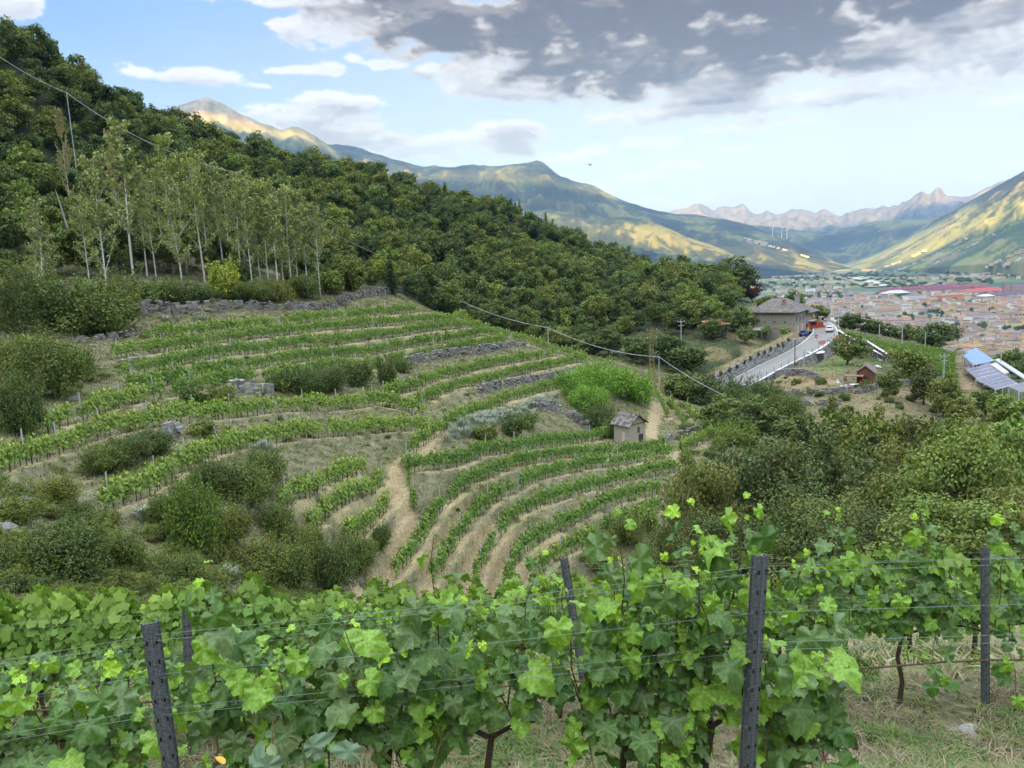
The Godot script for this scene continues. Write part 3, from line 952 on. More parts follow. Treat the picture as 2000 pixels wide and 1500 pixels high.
# ------------------------------------------------------------------ the terraced vineyard on the far bank
# every row: [where, tone 0 fresh..1 dark, base line as sight lines]
func row_lines() -> Array:
	return [
		["top row under the rock ledge", .3, [[290, 662], [400, 655], [490, 645], [600, 632], [700, 622], [817, 610]]],
		["second row from the top of the terraces", .4, [[228, 704], [300, 692], [385, 679], [490, 664], [600, 652], [700, 643], [768, 637], [850, 631], [915, 640]]],
		["third row from the top of the terraces", .5, [[250, 735], [329, 723], [385, 707], [525, 689], [600, 679], [700, 668], [764, 660], [850, 646], [908, 643]]],
		["fourth row from the top of the terraces", .55, [[256, 766], [304, 758], [378, 744], [450, 730], [525, 717], [630, 704], [775, 684], [870, 670], [957, 655]]],
		["thin row above the dark hedge", .45, [[300, 782], [390, 766], [490, 752], [600, 736], [700, 722], [824, 698], [985, 673]]],
		["row along the terrace crest", .3, [[868, 612], [915, 632], [995, 664], [1060, 681], [1140, 704]]],
		["row behind the dark hedge", .4, [[747, 784], [845, 749], [932, 725], [1020, 707], [1083, 697]]],
		["row above the curved bare bank", .35, [[820, 792], [870, 770], [915, 756], [1020, 733], [1100, 715], [1145, 708]]],
		["short row at the left edge of the bank", .2, [[98, 850], [150, 826], [225, 800], [292, 786]]],
		["long row across the middle of the terraces", .15, [[0, 930], [45, 911], [119, 889], [210, 855], [297, 837], [420, 821], [525, 809], [600, 804], [700, 799], [716, 798]]],
		["short row above the path junction", .3, [[722, 786], [770, 800], [835, 819]]],
		["bright row on the front terrace", .05, [[206, 1001], [280, 973], [350, 931], [420, 897], [507, 872], [600, 858], [700, 850], [838, 841]]],
		["row along the edge of the silvery grass", .3, [[790, 903], [824, 872], [858, 850], [905, 823], [950, 805], [1037, 774], [1090, 760], [1140, 737]]],
		["row just below the stone hut", .6, [[808, 919], [897, 911], [967, 890], [1055, 876], [1130, 865], [1195, 858]]],
		["second row below the stone hut", .6, [[1300, 874], [1230, 889], [1125, 895], [1037, 909], [967, 930], [915, 953], [859, 1004], [817, 1073], [772, 1132]]],
		["third row below the stone hut", .65, [[1305, 893], [1195, 914], [1107, 928], [1020, 956], [967, 984], [927, 1016], [876, 1090], [846, 1146]]],
		["fourth row below the stone hut", .65, [[1318, 923], [1195, 952], [1090, 981], [1002, 1019], [985, 1042], [943, 1101], [929, 1157], [936, 1185]]],
		["fifth row below the stone hut", .65, [[1282, 965], [1190, 991], [1107, 1033], [1037, 1071], [1002, 1116], [987, 1171], [996, 1206]]],
		["sixth row below the stone hut", .6, [[1285, 998], [1185, 1046], [1125, 1076], [1065, 1111], [1042, 1156], [1036, 1200]]],
		["upright row beside the straw path", .45, [[797, 918], [803, 960], [810, 1006]]],
		["upper of three short rows by the bushes", .1, [[552, 987], [600, 971], [655, 944], [708, 926]]],
		["middle of three short rows by the bushes", .15, [[606, 1042], [630, 1022], [672, 987], [745, 951]]],
		["lower of three short rows by the bushes", .2, [[680, 1060], [715, 1041], [762, 986]]],
		["short row at the foot of the straw path", .4, [[733, 1152], [756, 1172], [784, 1192]]],
		["short row right of the hut", .2, [[1285, 775], [1296, 800], [1303, 818]]],
		["second short row right of the hut", .2, [[1310, 788], [1325, 814], [1338, 836]]],
		["third short row right of the hut", .2, [[1341, 800], [1351, 816], [1363, 828]]],
		["row at the tip of the terraces", .25, [[1332, 888], [1370, 866], [1425, 842]]],
		["row below the wooded ledge", .1, [[18, 700], [50, 690], [82, 686]]],
	]
var rows := []

func lay_rows() -> void:
	var straw := Color(0.66, 0.54, 0.28)
	for q in row_lines():
		var path := smooth_path(spots(q[2], 36.0), 0.3)
		# an even contour
		var ys := PackedFloat32Array()
		for k in path.size():
			var s := 0.0
			var m := 0.0
			for e in range(maxi(k - 8, 0), mini(k + 9, path.size())):
				s += ground(path[e].x, path[e].z)
				m += 1.0
			ys.append(s / m)
		for k in path.size(): path[k].y = ys[k]
		rows.append([q[0], q[1], path])
	for q in rows:
		if not q[0].begins_with("upright"):
			terrace(q[2], 0.85 if q[2][0].length() < 60.0 else 1.0, straw)
	# trodden paths of dry straw
	var tan_ := Color(0.52, 0.40, 0.22)
	for q in [[[845, 838], [835, 870], [800, 905], [778, 935], [776, 965], [793, 1010], [796, 1050], [775, 1110], [742, 1160], [700, 1195]], [[1287, 790], [1276, 830], [1276, 856], [1300, 878], [1322, 892], [1345, 915]]]:
		stroke(smooth_path(spots(q[0] if q[0][0] is Array else q, 38.0), 0.5), 1.5, tan_, 0.9)
	for q in [[[905, 1190], [918, 1150], [928, 1090], [972, 1035]], [[965, 1190], [968, 1150], [985, 1095], [1030, 1060]], [[1015, 1190], [1020, 1150], [1060, 1095], [1110, 1060]], [[840, 1180], [838, 1130], [872, 1070], [915, 1010]]]:
		stroke(smooth_path(spots(q, 40.0), 0.5), 1.25, tan_, 0.75)

var hillvines := []
var n_vines := 0

func plant_rows() -> void:
	for k in 5: hillvines.append(hill_vine(300 + k, 130, 0.21, 1.85, 1.2))
	var wood := vmat(0.9)
	var tones := [leaf_mat(Color(1.4, 1.3, 1.1)), leaf_mat(Color(1.15, 1.15, 0.95)), leaf_mat(Color(0.9, 1.0, 0.85))]
	var todo := []
	for q in rows:
		var path: PackedVector3Array = q[2]
		var s := 0.0
		var idx := 0
		var total := (path.size() - 1) * 0.3
		rng.seed = hash(q[0])
		while s < total:
			var k := mini(int(s / 0.3), path.size() - 2)
			var d := path[k + 1] - path[k]
			if rng.randf() > (0.30 if q[0].begins_with("thin") else 0.06):
				todo.append([q, drop(path[k] + Vector3(rng.randf_range(-.1, .1), 0, rng.randf_range(-.1, .1))), atan2(-d.z, d.x) + rng.randf_range(-0.15, 0.15), rng.randf_range(0.85, 1.22), rng.randi() % 5, idx])
				idx += 1
			s += 0.8
	# the vines nearest the viewer one by one, the rest as one planting
	var order := range(todo.size())
	order.sort_custom(func(a: int, b: int) -> bool: return todo[a][1].length() < todo[b][1].length())
	var single := {}
	for k in mini(245, order.size()): single[order[k]] = true
	var mass := Node3D.new()
	mass.name = "distant_vines"
	add_child(mass)
	tag(mass, "", "", "", "stuff")
	var lots := {}
	for k in todo.size():
		var v: Array = todo[k]
		var tone: float = clampf(v[0][1] + rng.randf_range(-0.12, 0.12), 0.0, 0.99)
		if tone < 0.2: tone = 0.1
		var ti := 0 if tone < 0.22 else (1 if tone < 0.5 else 2)
		if single.has(k):
			var o := thing("grapevine", "green grapevine, %s along the %s" % [ordinal(v[5]), v[0][0]], "grapevine", v[1], v[2], "grapevines on the terraces")
			o.scale = Vector3.ONE * v[3]
			part("trunk", hillvines[v[4]][0], wood, o)
			part("foliage", hillvines[v[4]][1], tones[ti], o)
		else:
			var key: int = v[4] * 3 + ti
			if not lots.has(key): lots[key] = []
			lots[key].append(Transform3D(Basis(Vector3.UP, v[2]).scaled(Vector3.ONE * v[3]), v[1]))
	for key in lots:
		for w in 2:
			multi("vines" if w == 1 else "vine_trunks", hillvines[int(key) / 3][w], wood if w == 0 else tones[int(key) % 3], lots[key], mass)
	# posts
	var pm := mat(Color(0.46, 0.47, 0.46), 0.6, 0.1)
	var pb := Buf.new()
	pb.box(Vector3(-0.04, -0.3, -0.03), Vector3(0.04, 2.4, 0.03), Color.WHITE)
	pb.box(Vector3(-0.05, 2.4, -0.035), Vector3(0.05, 2.42, 0.035), Color.WHITE)
	var pmesh := pb.mesh()
	for q in rows:
		var path: PackedVector3Array = q[2]
		var s := 0.4
		var total := (path.size() - 1) * 0.3
		var near := path[path.size() / 2].length()
		var k := 0
		while s < total and n_posts < 290:
			var e := mini(int(s / 0.3), path.size() - 1)
			var o := part("vineyard_post", pmesh, pm, self)
			o.position = drop(path[e])
			o.rotation = Vector3(rng.randf_range(-0.06, 0.06), rng.randf() * TAU, rng.randf_range(-0.08, 0.05))
			tag(o, "thin grey steel post, %s along the %s" % [ordinal(k), q[0]], "post", "vineyard posts on the terraces")
			n_posts += 1
			k += 1
			s += 4.6 if near < 80 else 6.2
var n_posts := 0

func multi(called: String, m: Mesh, material: Material, where: Array, parent: Node, colors := []) -> MultiMeshInstance3D:
	var mm := MultiMesh.new()
	mm.transform_format = MultiMesh.TRANSFORM_3D
	mm.use_colors = not colors.is_empty()
	mm.mesh = m
	mm.instance_count = where.size()
	for k in where.size():
		mm.set_instance_transform(k, where[k])
		if mm.use_colors: mm.set_instance_color(k, colors[k])
	var o := MultiMeshInstance3D.new()
	o.multimesh = mm
	o.material_override = material
	o.name = called if parent != self else numbered(called)
	parent.add_child(o, true)
	o.set_meta("kind", "stuff")
	return o

func grass_tuft(sd: int, blades: int, h: float, spread: float, col: Color, droop := 0.5) -> ArrayMesh:
	rng.seed = sd
	var b := Buf.new()
	for k in blades:
		var a := rng.randf() * TAU
		var d := Vector3(cos(a), 0, sin(a))
		var p := d * spread * 0.35 * rng.randf()
		var l := h * rng.randf_range(0.6, 1.15)
		var w := d.cross(Vector3.UP) * h * rng.randf_range(0.02, 0.04)
		var m := p + Vector3(0, l * 0.6, 0) + d * spread * 0.3
		var e := p + Vector3(0, l * (1.0 - droop * 0.5), 0) + d * spread * (0.5 + droop * 0.5)
		var c := shade(col, rng.randf_range(0.7, 1.3))
		b.quad(p - w, p + w, m + w * 0.7, m - w * 0.7, c)
		b.tri(m - w * 0.7, m + w * 0.7, e, c)
	return b.mesh()

func nearest_road(x: float, z: float) -> float:
	var best := 1e9
	for e in range(0, road.size(), 3): best = minf(best, Vector2(road[e].x - x, road[e].z - z).length())
	return best

func plant_grass() -> void:
	var green := []
	var tones := [Color(0.20, 0.21, 0.08), Color(0.29, 0.26, 0.14), Color(0.36, 0.315, 0.2), Color(0.15, 0.19, 0.06)]
	for k in 4: green.append(grass_tuft(400 + k, 9, 0.34, 0.32, tones[k], 0.7))
	var m := vmat(0.9, Color(1, 1, 1), 0.3, 0.1)
	var g := Node3D.new()
	g.name = "hillside_grass"
	add_child(g)
	tag(g, "", "", "", "stuff")
	rng.seed = 77
	var lots := [[], [], [], []]
	for k in 125000:
		var t := rng.randf_range(-0.66, 0.66)
		var r := sqrt(rng.randf_range(40.0 * 40.0, 165.0 * 165.0))
		if k < 26000: r = sqrt(rng.randf_range(9.0 * 9.0, 42.0 * 42.0))
		if k >= 110000:
			t = rng.randf_range(0.1, 0.55)
			r = rng.randf_range(160.0, 255.0)
			if nearest_road(sin(t) * r, -cos(t) * r) < 4.6: continue
		if t > 0.27 and rng.randf() < 0.55: continue
		var x := sin(t) * r
		var z := -cos(t) * r
		var c := cc[clampi(th.bsearch(t), 0, NT - 1) * NR + clampi(rr.bsearch(r), 0, NR - 1)]
		if c.r > 0.36: continue       # bare straw paths
		var n1 := noise_b.get_noise_2d(x * 1.3, z * 1.3) + rng.randf_range(-0.35, 0.35)
		var kind := 0 if n1 < -0.05 else (1 if n1 < 0.2 else 2)
		if rng.randf() < 0.16: kind = 3
		if t > 0.27: kind = [0, 1, 1, 2][rng.randi() % 4]
		var s := rng.randf_range(0.7, 1.5) * (1.0 if r > 40.0 else 0.8) * (1.3 if r > 160.0 else 1.0)
		lots[kind].append(Transform3D(Basis(Vector3.UP, rng.randf() * TAU).scaled(Vector3(s * 1.5, s, s * 1.5)), Vector3(x, ground(x, z) - 0.03, z)))
	for k in 4: multi("grass", green[k], m, lots[k], g)
	# dry cut grass and ground plants on the near terraces
	var near := Node3D.new()
	near.name = "near_grass"
	add_child(near)
	tag(near, "", "", "", "stuff")
	var fine := []
	for k in 4: fine.append(grass_tuft(420 + k, 22, 0.14, 0.17, [Color(0.20, 0.21, 0.085), Color(0.235, 0.19, 0.11), Color(0.27, 0.225, 0.145), Color(0.13, 0.19, 0.06)][k], 0.8))
	lots = [[], [], [], []]
	for k in 17000:
		var x := rng.randf_range(-9.0, 9.0)
		var z := -rng.randf_range(1.2, 12.5)
		var n1 := noise_b.get_noise_2d(x * 5.0, z * 5.0)
		if n1 + rng.randf_range(-.3, .3) > 0.32: continue
		var kind := rng.randi() % 3
		if n1 < -0.12 or z < -8.0: kind = 3 if rng.randf() < 0.55 else kind
		var s := rng.randf_range(0.45, 1.2)
		lots[kind].append(Transform3D(Basis(Vector3.UP, rng.randf() * TAU).scaled(Vector3(s * 1.3, s, s * 1.3)), Vector3(x, ground(x, z) - 0.01, z)))
	for k in 4: multi("grass", fine[k], m, lots[k], near)
	# silvery tufts on the ledge left of the hut
	var sv := []
	for k in 2: sv.append(grass_tuft(440 + k, 40, 0.95, 0.7, [Color(0.40, 0.43, 0.33), Color(0.33, 0.37, 0.27)][k], 0.55))
	lots = [[], []]
	for q in [[880, 852, 1085, 786, 120, 14.0], [905, 832, 1010, 812, 70, 12.0]]:
		for k in q[4]:
			var s := rng.randf()
			var p := spot(lerpf(q[0], q[2], s) + rng.randf_range(-q[5], q[5]), lerpf(q[1], q[3], s) + rng.randf_range(-q[5], q[5]), 60.0)
			var sc := rng.randf_range(0.7, 1.5)
			lots[rng.randi() % 2].append(Transform3D(Basis(Vector3.UP, rng.randf() * TAU).scaled(Vector3(sc, sc, sc)), p))
	for q in [[512, 766], [505, 878], [520, 885], [478, 1010], [320, 625], [345, 628], [390, 627], [285, 1015], [445, 1140], [505, 905], [40, 835], [55, 845]]:
		for k in 5:
			var p := spot(q[0] + rng.randf_range(-9, 9), q[1] + rng.randf_range(-5, 5), 36.0)
			lots[k % 2].append(Transform3D(Basis(Vector3.UP, rng.randf() * TAU).scaled(Vector3.ONE * rng.randf_range(0.8, 1.3)), p))
	var sg := Node3D.new()
	sg.name = "silvery_grass"
	add_child(sg)
	tag(sg, "", "", "", "stuff")
	for k in 2: multi("grass", sv[k], m, lots[k], sg)

# ------------------------------------------------------------------ woods and bushes
const OLIVE := Color(1.2, 1.12, 0.85)
const DARK := Color(0.66, 0.74, 0.66)
const MID := Color(0.92, 0.96, 0.78)
const FRESH := Color(1.25, 1.35, 0.9)
const GREY := Color(0.8, 0.86, 0.82)

func zone_of(p: Vector3) -> Array:
	var t := rad_to_deg(atan2(p.x, -p.z))
	var r := Vector2(p.x, p.z).length()
	var rm := 0.0
	# how far up the slope
	var far: float = curve(PackedFloat32Array([-34, -24, -12, 0, 8, 14, 20]), PackedFloat32Array([250, 285, 345, 400, 400, 370, 310]), t)
	var low: float = curve(PackedFloat32Array([-34, -24, -12, 0, 8, 14, 20]), PackedFloat32Array([138, 142, 158, 176, 186, 195, 212]), t)
	rm = (r - low) / (far - low)
	var band := "at the lower edge of the wood" if rm < 0.2 else ("on the lower wooded slope" if rm < 0.45 else ("on the upper wooded slope" if rm < 0.85 else "on the wooded skyline"))
	var seg := "above the ledge bushes" if t < -26 else ("above the birches" if t < -19 else ("above the yellow bush" if t < -13 else ("beyond the rock ledge" if t < -7 else ("beyond the terrace crest" if t < 0 else ("beyond the steel cable pole" if t < 6 else ("beyond the lattice mast" if t < 12 else "uphill of the farmhouse"))))))
	return [band, seg, rm]

func build_woods() -> void:
	rng.seed = 901
	var cand := []
	var t := -0.80
	while t < 0.40:
		var r := 134.0
		while r < 440.0:
			var tt := t + rng.randf_range(-2.6, 2.6) / r
			var r2 := r + rng.randf_range(-2.6, 2.6)
			var p := Vector3(sin(tt) * r2, 0, -cos(tt) * r2)
			var z := zone_of(p)
			var dg := rad_to_deg(tt)
			var ok: bool = z[2] > 0.0 and z[2] < 1.13
			if dg > 6.5 and dg < 12.5 and z[2] < 0.1: ok = false            # meadow
			if dg > 13.0 and z[2] < 0.08: ok = false
			if dg > 16.0 and r2 < 262.0: ok = false
			if dg > 16.6 and r2 < 345.0: ok = false
			for e in range(0, road.size(), 6):
				if Vector2(road[e].x - p.x, road[e].z - p.z).length() < 15.0: ok = false
			if dg > 21.0: ok = false
			if dg < -16.0 and z[2] < 0.07: ok = false
			if ok: cand.append([drop(p), z])
			r += 5.0 if r < 260 else 5.8
		t += 5.0 / 240.0
	# which stand one by one: the skyline and the front
	var order := range(cand.size())
	order.sort_custom(func(a: int, b: int) -> bool:
		var fa: float = absf(cand[a][1][2] - 0.97) * 150.0 if cand[a][1][2] > 0.86 else cand[a][0].length() * 0.45
		var fb: float = absf(cand[b][1][2] - 0.97) * 150.0 if cand[b][1][2] > 0.86 else cand[b][0].length() * 0.45
		return fa < fb)
	var single := {}
	var n := 0
	for k in order:
		if n >= 225: break
		if absf(atan2(cand[k][0].x, -cand[k][0].z)) < 0.64:
			single[k] = true
			n += 1
	var mass := Node3D.new()
	mass.name = "forest"
	add_child(mass)
	tag(mass, "", "", "", "stuff")
	var lots := {}
	var tints := [MID, DARK, OLIVE, MID, FRESH, Color(0.5, 0.6, 0.55), Color(0.75, 0.8, 0.66), Color(1.55, 1.5, 0.9)]
	var byzone := {}
	var picked := []
	for k in cand.size():
		var p: Vector3 = cand[k][0]
		var z: Array = cand[k][1]
		var dg := rad_to_deg(atan2(p.x, -p.z))
		var nn := noise_b.get_noise_2d(p.x * 0.6, p.z * 0.6)
		var ti := rng.randi() % 7
		if rng.randf() < 0.02: ti = 7
		if nn < -0.12 and rng.randf() < 0.6: ti = 1
		if nn > 0.14 and rng.randf() < 0.5: ti = 2
		var s := lerpf(0.5, 1.3, pow(rng.randf(), 1.2)) * (0.85 + 0.2 * smoothstep(150.0, 330.0, p.length()))
		var model := rng.randi() % 6
		var pine: bool = (dg > 0.5 and dg < 4.0 and z[2] > 0.6 and rng.randf() < 0.4) or (dg > -12.0 and rng.randf() < 0.04)
		if pine: s *= 0.78
		if p.length() < 185 and dg > -22 and dg < -9: s *= 0.72     # young growth behind the birches
		var turn := rng.randf() * TAU
		var sv := Vector3(s * rng.randf_range(0.9, 1.15), s * rng.randf_range(0.9, 1.2), s * rng.randf_range(0.9, 1.15))
		if single.has(k):
			picked.append([dg, p, z, ti, sv, model, pine, turn])
		else:
			var key := (100 + rng.randi() % 2) * 10 if pine else model * 10 + ti
			if not lots.has(key): lots[key] = []
			lots[key].append(Transform3D(Basis(Vector3.UP, turn).scaled(sv), p))
	picked.sort_custom(func(a: Array, b: Array) -> bool: return a[0] < b[0])
	for q in picked:
		var key: String = q[2][0] + " " + q[2][1]
		if not byzone.has(key): byzone[key] = 0
		var tone: String = ["mid green", "dark green", "olive green", "mid green", "fresh green", "dark green", "deep green", "yellow-flowering"][q[3]]
		var kind := "conifer" if q[6] else "broadleaf tree"
		plant("conifer_tree" if q[6] else "broadleaf_tree", PINES[q[5] % 2] if q[6] else TREES[q[5]], "%s %s %s %s, %s from the left" % ["dark green" if q[6] else tone, kind, q[2][0].replace("wooded ", ""), q[2][1], ordinal(byzone[key])], "tree", "trees of the wooded slope", q[1], q[7], q[4], MID if q[6] else tints[q[3]])
		byzone[key] += 1
	for key in lots:
		if int(key) >= 1000: multi("conifers", PINES[int(key) / 10 - 100][1], leaf_mat(MID), lots[key], mass)
		else: multi("tree_crowns", TREES[int(key) / 10][1], leaf_mat(tints[int(key) % 10]), lots[key], mass)
	build_birches()
	build_bushes()
	build_right_trees()

func build_birches() -> void:
	rng.seed = 55
	# x, foot y, top y, distance, kind of bark, label
	var list := [
		[205, 545, 300, 128, 0, "tall pale birch with a bright white trunk at the lower wood edge"], [258, 520, 235, 150, 0, "tallest birch of the slope, forked white upper trunk"], [283, 500, 320, 152, 0, "slim birch just right of the tallest birch"],
		[333, 480, 270, 156, 0, "birch with a thick white leaning trunk in the middle of the grove"], [320, 485, 330, 160, 0, "thin birch touching the thick leaning birch"], [355, 545, 350, 138, 0, "birch whose white stem stands low over the ledge"], [360, 490, 300, 158, 0, "leafy birch right of the thick leaning birch"],
		[402, 480, 300, 160, 0, "broad olive birch left of the cable pole"], [395, 500, 310, 152, 0, "bushy birch in the centre of the grove"], [432, 480, 320, 160, 0, "birch with a pale twisted stem beside the cable pole"], [445, 470, 330, 162, 0, "birch leaning over the cable pole"], [468, 500, 340, 150, 0, "fine-leaved birch right of the cable pole"],
		[490, 520, 350, 148, 0, "second birch right of the cable pole"], [505, 510, 345, 152, 0, "third birch right of the cable pole"], [522, 525, 355, 150, 0, "fourth birch right of the cable pole"], [540, 530, 355, 148, 0, "fifth birch right of the cable pole"], [550, 520, 370, 152, 0, "narrow birch with an upright straight stem"], [567, 530, 370, 150, 0, "feathery birch with two neighbours close by"],
		[580, 530, 360, 152, 0, "third birch from the right end of the grove"], [597, 525, 375, 152, 0, "second birch from the right end of the grove"], [622, 530, 400, 150, 0, "rightmost birch of the grove with bare lower stem"],
		[75, 500, 390, 125, 0, "small birch with a short white stem at the left wood edge"], [140, 420, 215, 175, 1, "dead grey tree draped with dry twigs below the upper cable pole"], [165, 480, 380, 140, 0, "young birch left of the bright white birch"], [232, 430, 250, 172, 1, "dead reddish brown tree beside the tallest birch"], [300, 500, 380, 150, 0, "low birch under the thick leaning birch"]]
	for k in list.size():
		var q: Array = list[k]
		var p := drop(at(q[0], q[1], q[3]))
		var top := at(q[0], q[2], q[3])
		var h: float = maxf(top.y - p.y, 5.0)
		var s := h / 12.0
		var dead: bool = q[4] == 1
		var o := plant("dead_tree" if dead else "birch_tree", BIRCHES[k % 4], q[5], "tree", "" if dead else "birches of the grove", p, rng.randf() * TAU, Vector3(s * rng.randf_range(0.85, 1.1), s, s * rng.randf_range(0.85, 1.1)), Color(1.2, 0.9, 0.9) if dead else Color(1, 1, 1).lerp(Color(1.15, 1.2, 0.9), rng.randf()))
		if dead: o.scale = o.scale * Vector3(0.45, 1, 0.45)
	# two bare fallen trunks
	for q in [[[130, 440], [108, 370], "bare fallen trunk leaning left among the dark trees", 150], [[345, 470], [388, 405], "long bare trunk leaning right across the birches", 152]]:
		var b := Buf.new()
		var a := at(q[0][0], q[0][1], q[3])
		var e := at(q[1][0], q[1][1], q[3])
		b.tube([a - (e - a) * 0.2, a.lerp(e, 0.5) + Vector3(0, 0.2, 0), e], [0.16, 0.12, 0.04], Color(0.38, 0.34, 0.29), 6)
		tag(part("fallen_trunk", b.mesh(), bark_mat, self), q[2], "dead tree")

func bush(x: float, y: float, wpx: float, hpx: float, tint: Color, label: String, called := "bush", r0 := 34.0, model := -1) -> void:
	var p := spot(x, y, r0)
	var m := Vector2(p.x, p.z).length() / FOC
	var k := model if model >= 0 else rng.randi() % 4
	var set_ := BIGSHRUBS if wpx >= 78.0 else SHRUBS
	var w := wpx * m / 4.0 * (0.84 if wpx >= 100.0 else 1.0)
	var h := hpx * m / 2.6 * (0.86 if wpx >= 100.0 else 1.0)
	plant(called, set_[k], label, "bush", "", p - Vector3(0, 0.1, 0), rng.randf() * TAU, Vector3(w, h, w), tint, "stem", "foliage")

func build_bushes() -> void:
	rng.seed = 66
	for q in [
		[140, 1135, 190, 125, DARK, "large dark bush filling the lower end of the gully bank"], [60, 1120, 110, 80, MID, "bush left of the large dark bush on the gully bank"], [235, 1120, 130, 95, MID, "green bush right of the large dark bush"], [385, 1085, 130, 175, Color(0.95, 1.15, 0.7), "tall ivy-like bright bush in the middle of the gully bank"],
		[330, 1030, 100, 80, MID, "bush on the rim above the ivy-like bush"], [450, 1070, 120, 100, OLIVE, "olive bush right of the ivy-like bush"], [480, 985, 150, 90, MID, "bush below the bright front vine row"], [420, 960, 110, 70, DARK, "dark bush under the front terrace edge"], [510, 1135, 150, 100, OLIVE, "olive bush at the foot of the gully bank"],
		[575, 1150, 130, 110, MID, "bush beside the lowest straw strip, second from the path"], [650, 1150, 140, 120, DARK, "dark bush at the foot of the three short rows"], [700, 1110, 90, 70, MID, "bush right above the lowest vine rows"], [600, 1090, 110, 80, OLIVE, "olive bush under the middle short vine row"], [545, 1050, 100, 80, MID, "bush left of the three short vine rows"],
		[745, 1070, 45, 50, DARK, "small dark bush at the end of the lower short row"], [350, 1140, 120, 70, MID, "low bush at the foot of the ivy-like bush"], [30, 1020, 90, 50, OLIVE, "low bush on the stony left edge of the bank"], [110, 985, 110, 60, OLIVE, "bush in the hollow below the long vine row"],
		[250, 905, 120, 60, DARK, "dark bush hanging under the long vine row"], [200, 925, 90, 55, MID, "bush left of the hanging dark bush"], [300, 885, 80, 45, DARK, "dark tangle beside the pale stone patch"], [395, 850, 60, 30, OLIVE, "low olive bush below the long row"], [520, 935, 110, 70, MID, "bush at the left end of the short rows"],
		[555, 765, 70, 42, DARK, "left end of the dark hedge, beside the pale stones"], [600, 768, 80, 46, DARK, "dark hedge bush second from the pale stones"], [650, 762, 80, 48, DARK, "dark hedge bush third from the pale stones"], [700, 752, 70, 46, DARK, "dark hedge bush fourth from the pale stones"], [755, 756, 46, 56, DARK, "round dark bush standing apart at the hedge end"], [790, 728, 40, 34, MID, "small bush above the hedge end"],
		[385, 798, 60, 44, DARK, "dark bush left of the pale stone patch"], [435, 788, 60, 36, OLIVE, "olive bush on top of the pale stone patch"], [40, 850, 110, 120, DARK, "big dark bush at the left picture edge"], [100, 775, 150, 120, MID, "broad bush right of the big dark edge bush"], [40, 745, 110, 90, OLIVE, "olive bush behind the left edge vines"], [150, 745, 80, 60, MID, "bush at the start of the thin row"],
		[185, 655, 200, 110, MID, "wide green bush on the rock ledge"], [110, 640, 120, 90, DARK, "dark bush left of the wide ledge bush"], [30, 650, 100, 110, DARK, "dark bush at the left end of the ledge"], [235, 615, 110, 80, OLIVE, "olive bush behind the wide ledge bush"], [60, 590, 120, 80, OLIVE, "olive bush at the wood edge far left"], [300, 598, 70, 44, MID, "bush above the pale rock face"], [350, 592, 80, 40, MID, "spreading bush over the rock face"], [390, 590, 50, 30, DARK, "small bush on the rock face, left of the yellow bush"],
		[490, 590, 90, 40, MID, "bush right of the yellow bush"], [540, 588, 80, 40, OLIVE, "olive bush second right of the yellow bush"], [590, 582, 80, 44, MID, "bush above the long rock face"], [640, 574, 70, 46, FRESH, "fresh green bush above the dark dry wall"], [690, 568, 60, 40, OLIVE, "bush left of the dark dry wall's top"], [465, 565, 80, 50, DARK, "dark bush behind the yellow bush"],
		[1120, 768, 80, 46, Color(1.35, 1.9, 0.85), "left shoulder of the bright green thicket above the hut"], [1165, 770, 90, 66, Color(1.35, 1.9, 0.85), "bright green thicket bush second from its left"], [1210, 775, 100, 72, Color(1.35, 1.9, 0.85), "tallest bright green bush directly above the hut"], [1250, 790, 60, 60, Color(1.35, 1.9, 0.85), "bright green bush right of the hut roof"], [1150, 800, 90, 50, Color(1.35, 1.9, 0.85), "lower bright green bush beside the hut"], [1170, 838, 80, 50, DARK, "dark bush against the hut's left wall"], [1190, 855, 44, 40, MID, "climbing bush at the hut's foot"],
		[1000, 850, 60, 40, DARK, "dark bush under the silvery grass, right one"], [945, 862, 60, 36, OLIVE, "olive bush under the silvery grass, left one"], [1030, 838, 60, 32, MID, "bush below the rocky scar"],
		[1390, 852, 70, 40, FRESH, "fresh bush at the terrace tip"], [1440, 870, 90, 50, FRESH, "fresh bush below the terrace tip"], [1430, 800, 90, 60, DARK, "dark bush under the road's lower end"], [1490, 805, 90, 60, DARK, "dark bush right under the road bend"], [1470, 835, 90, 60, MID, "bush in the gully below the road"], [1530, 830, 90, 60, MID, "second bush in the gully below the road"],
		[1220, 1060, 110, 70, MID, "bush where the sixth row meets the near trees"], [1255, 1035, 70, 50, FRESH, "fresh bush at the end of the fifth row"], [1170, 1110, 110, 60, OLIVE, "olive bush below the sixth vine row"]]:
		bush(q[0], q[1], q[2], q[3], q[4], q[5])
	bush(440, 582, 68, 62, Color(2.3, 2.15, 1.1), "round yellow flowering bush above the rock ledge", "yellow_bush", 90, 0)
	bush(455, 520, 66, 40, Color(1.9, 1.95, 0.7), "yellow-green bush behind the round yellow bush", "yellow_bush", 90, 1)
	bush(480, 545, 44, 30, Color(1.7, 1.8, 0.7), "small yellow-green bush right of the round yellow bush", "yellow_bush", 90, 2)

func tree_at(x: float, ytop: float, r: float, wpx: float, model: Array, tint: Color, label: String, called := "broadleaf_tree", base_h := 12.0, base_w := 9.5, group := "") -> void:
	var top := at(x, ytop, r)
	var p := drop(top)
	var h := maxf(top.y - p.y, 2.0)
	var wide := wpx * r / FOC
	h = maxf(h, wide * 0.8) * 1.18
	p.y -= h * 0.15
	var w := wide / base_w
	plant(called, model, label, "tree", group, p, rng.randf() * TAU, Vector3(w, h / base_h, w), tint)

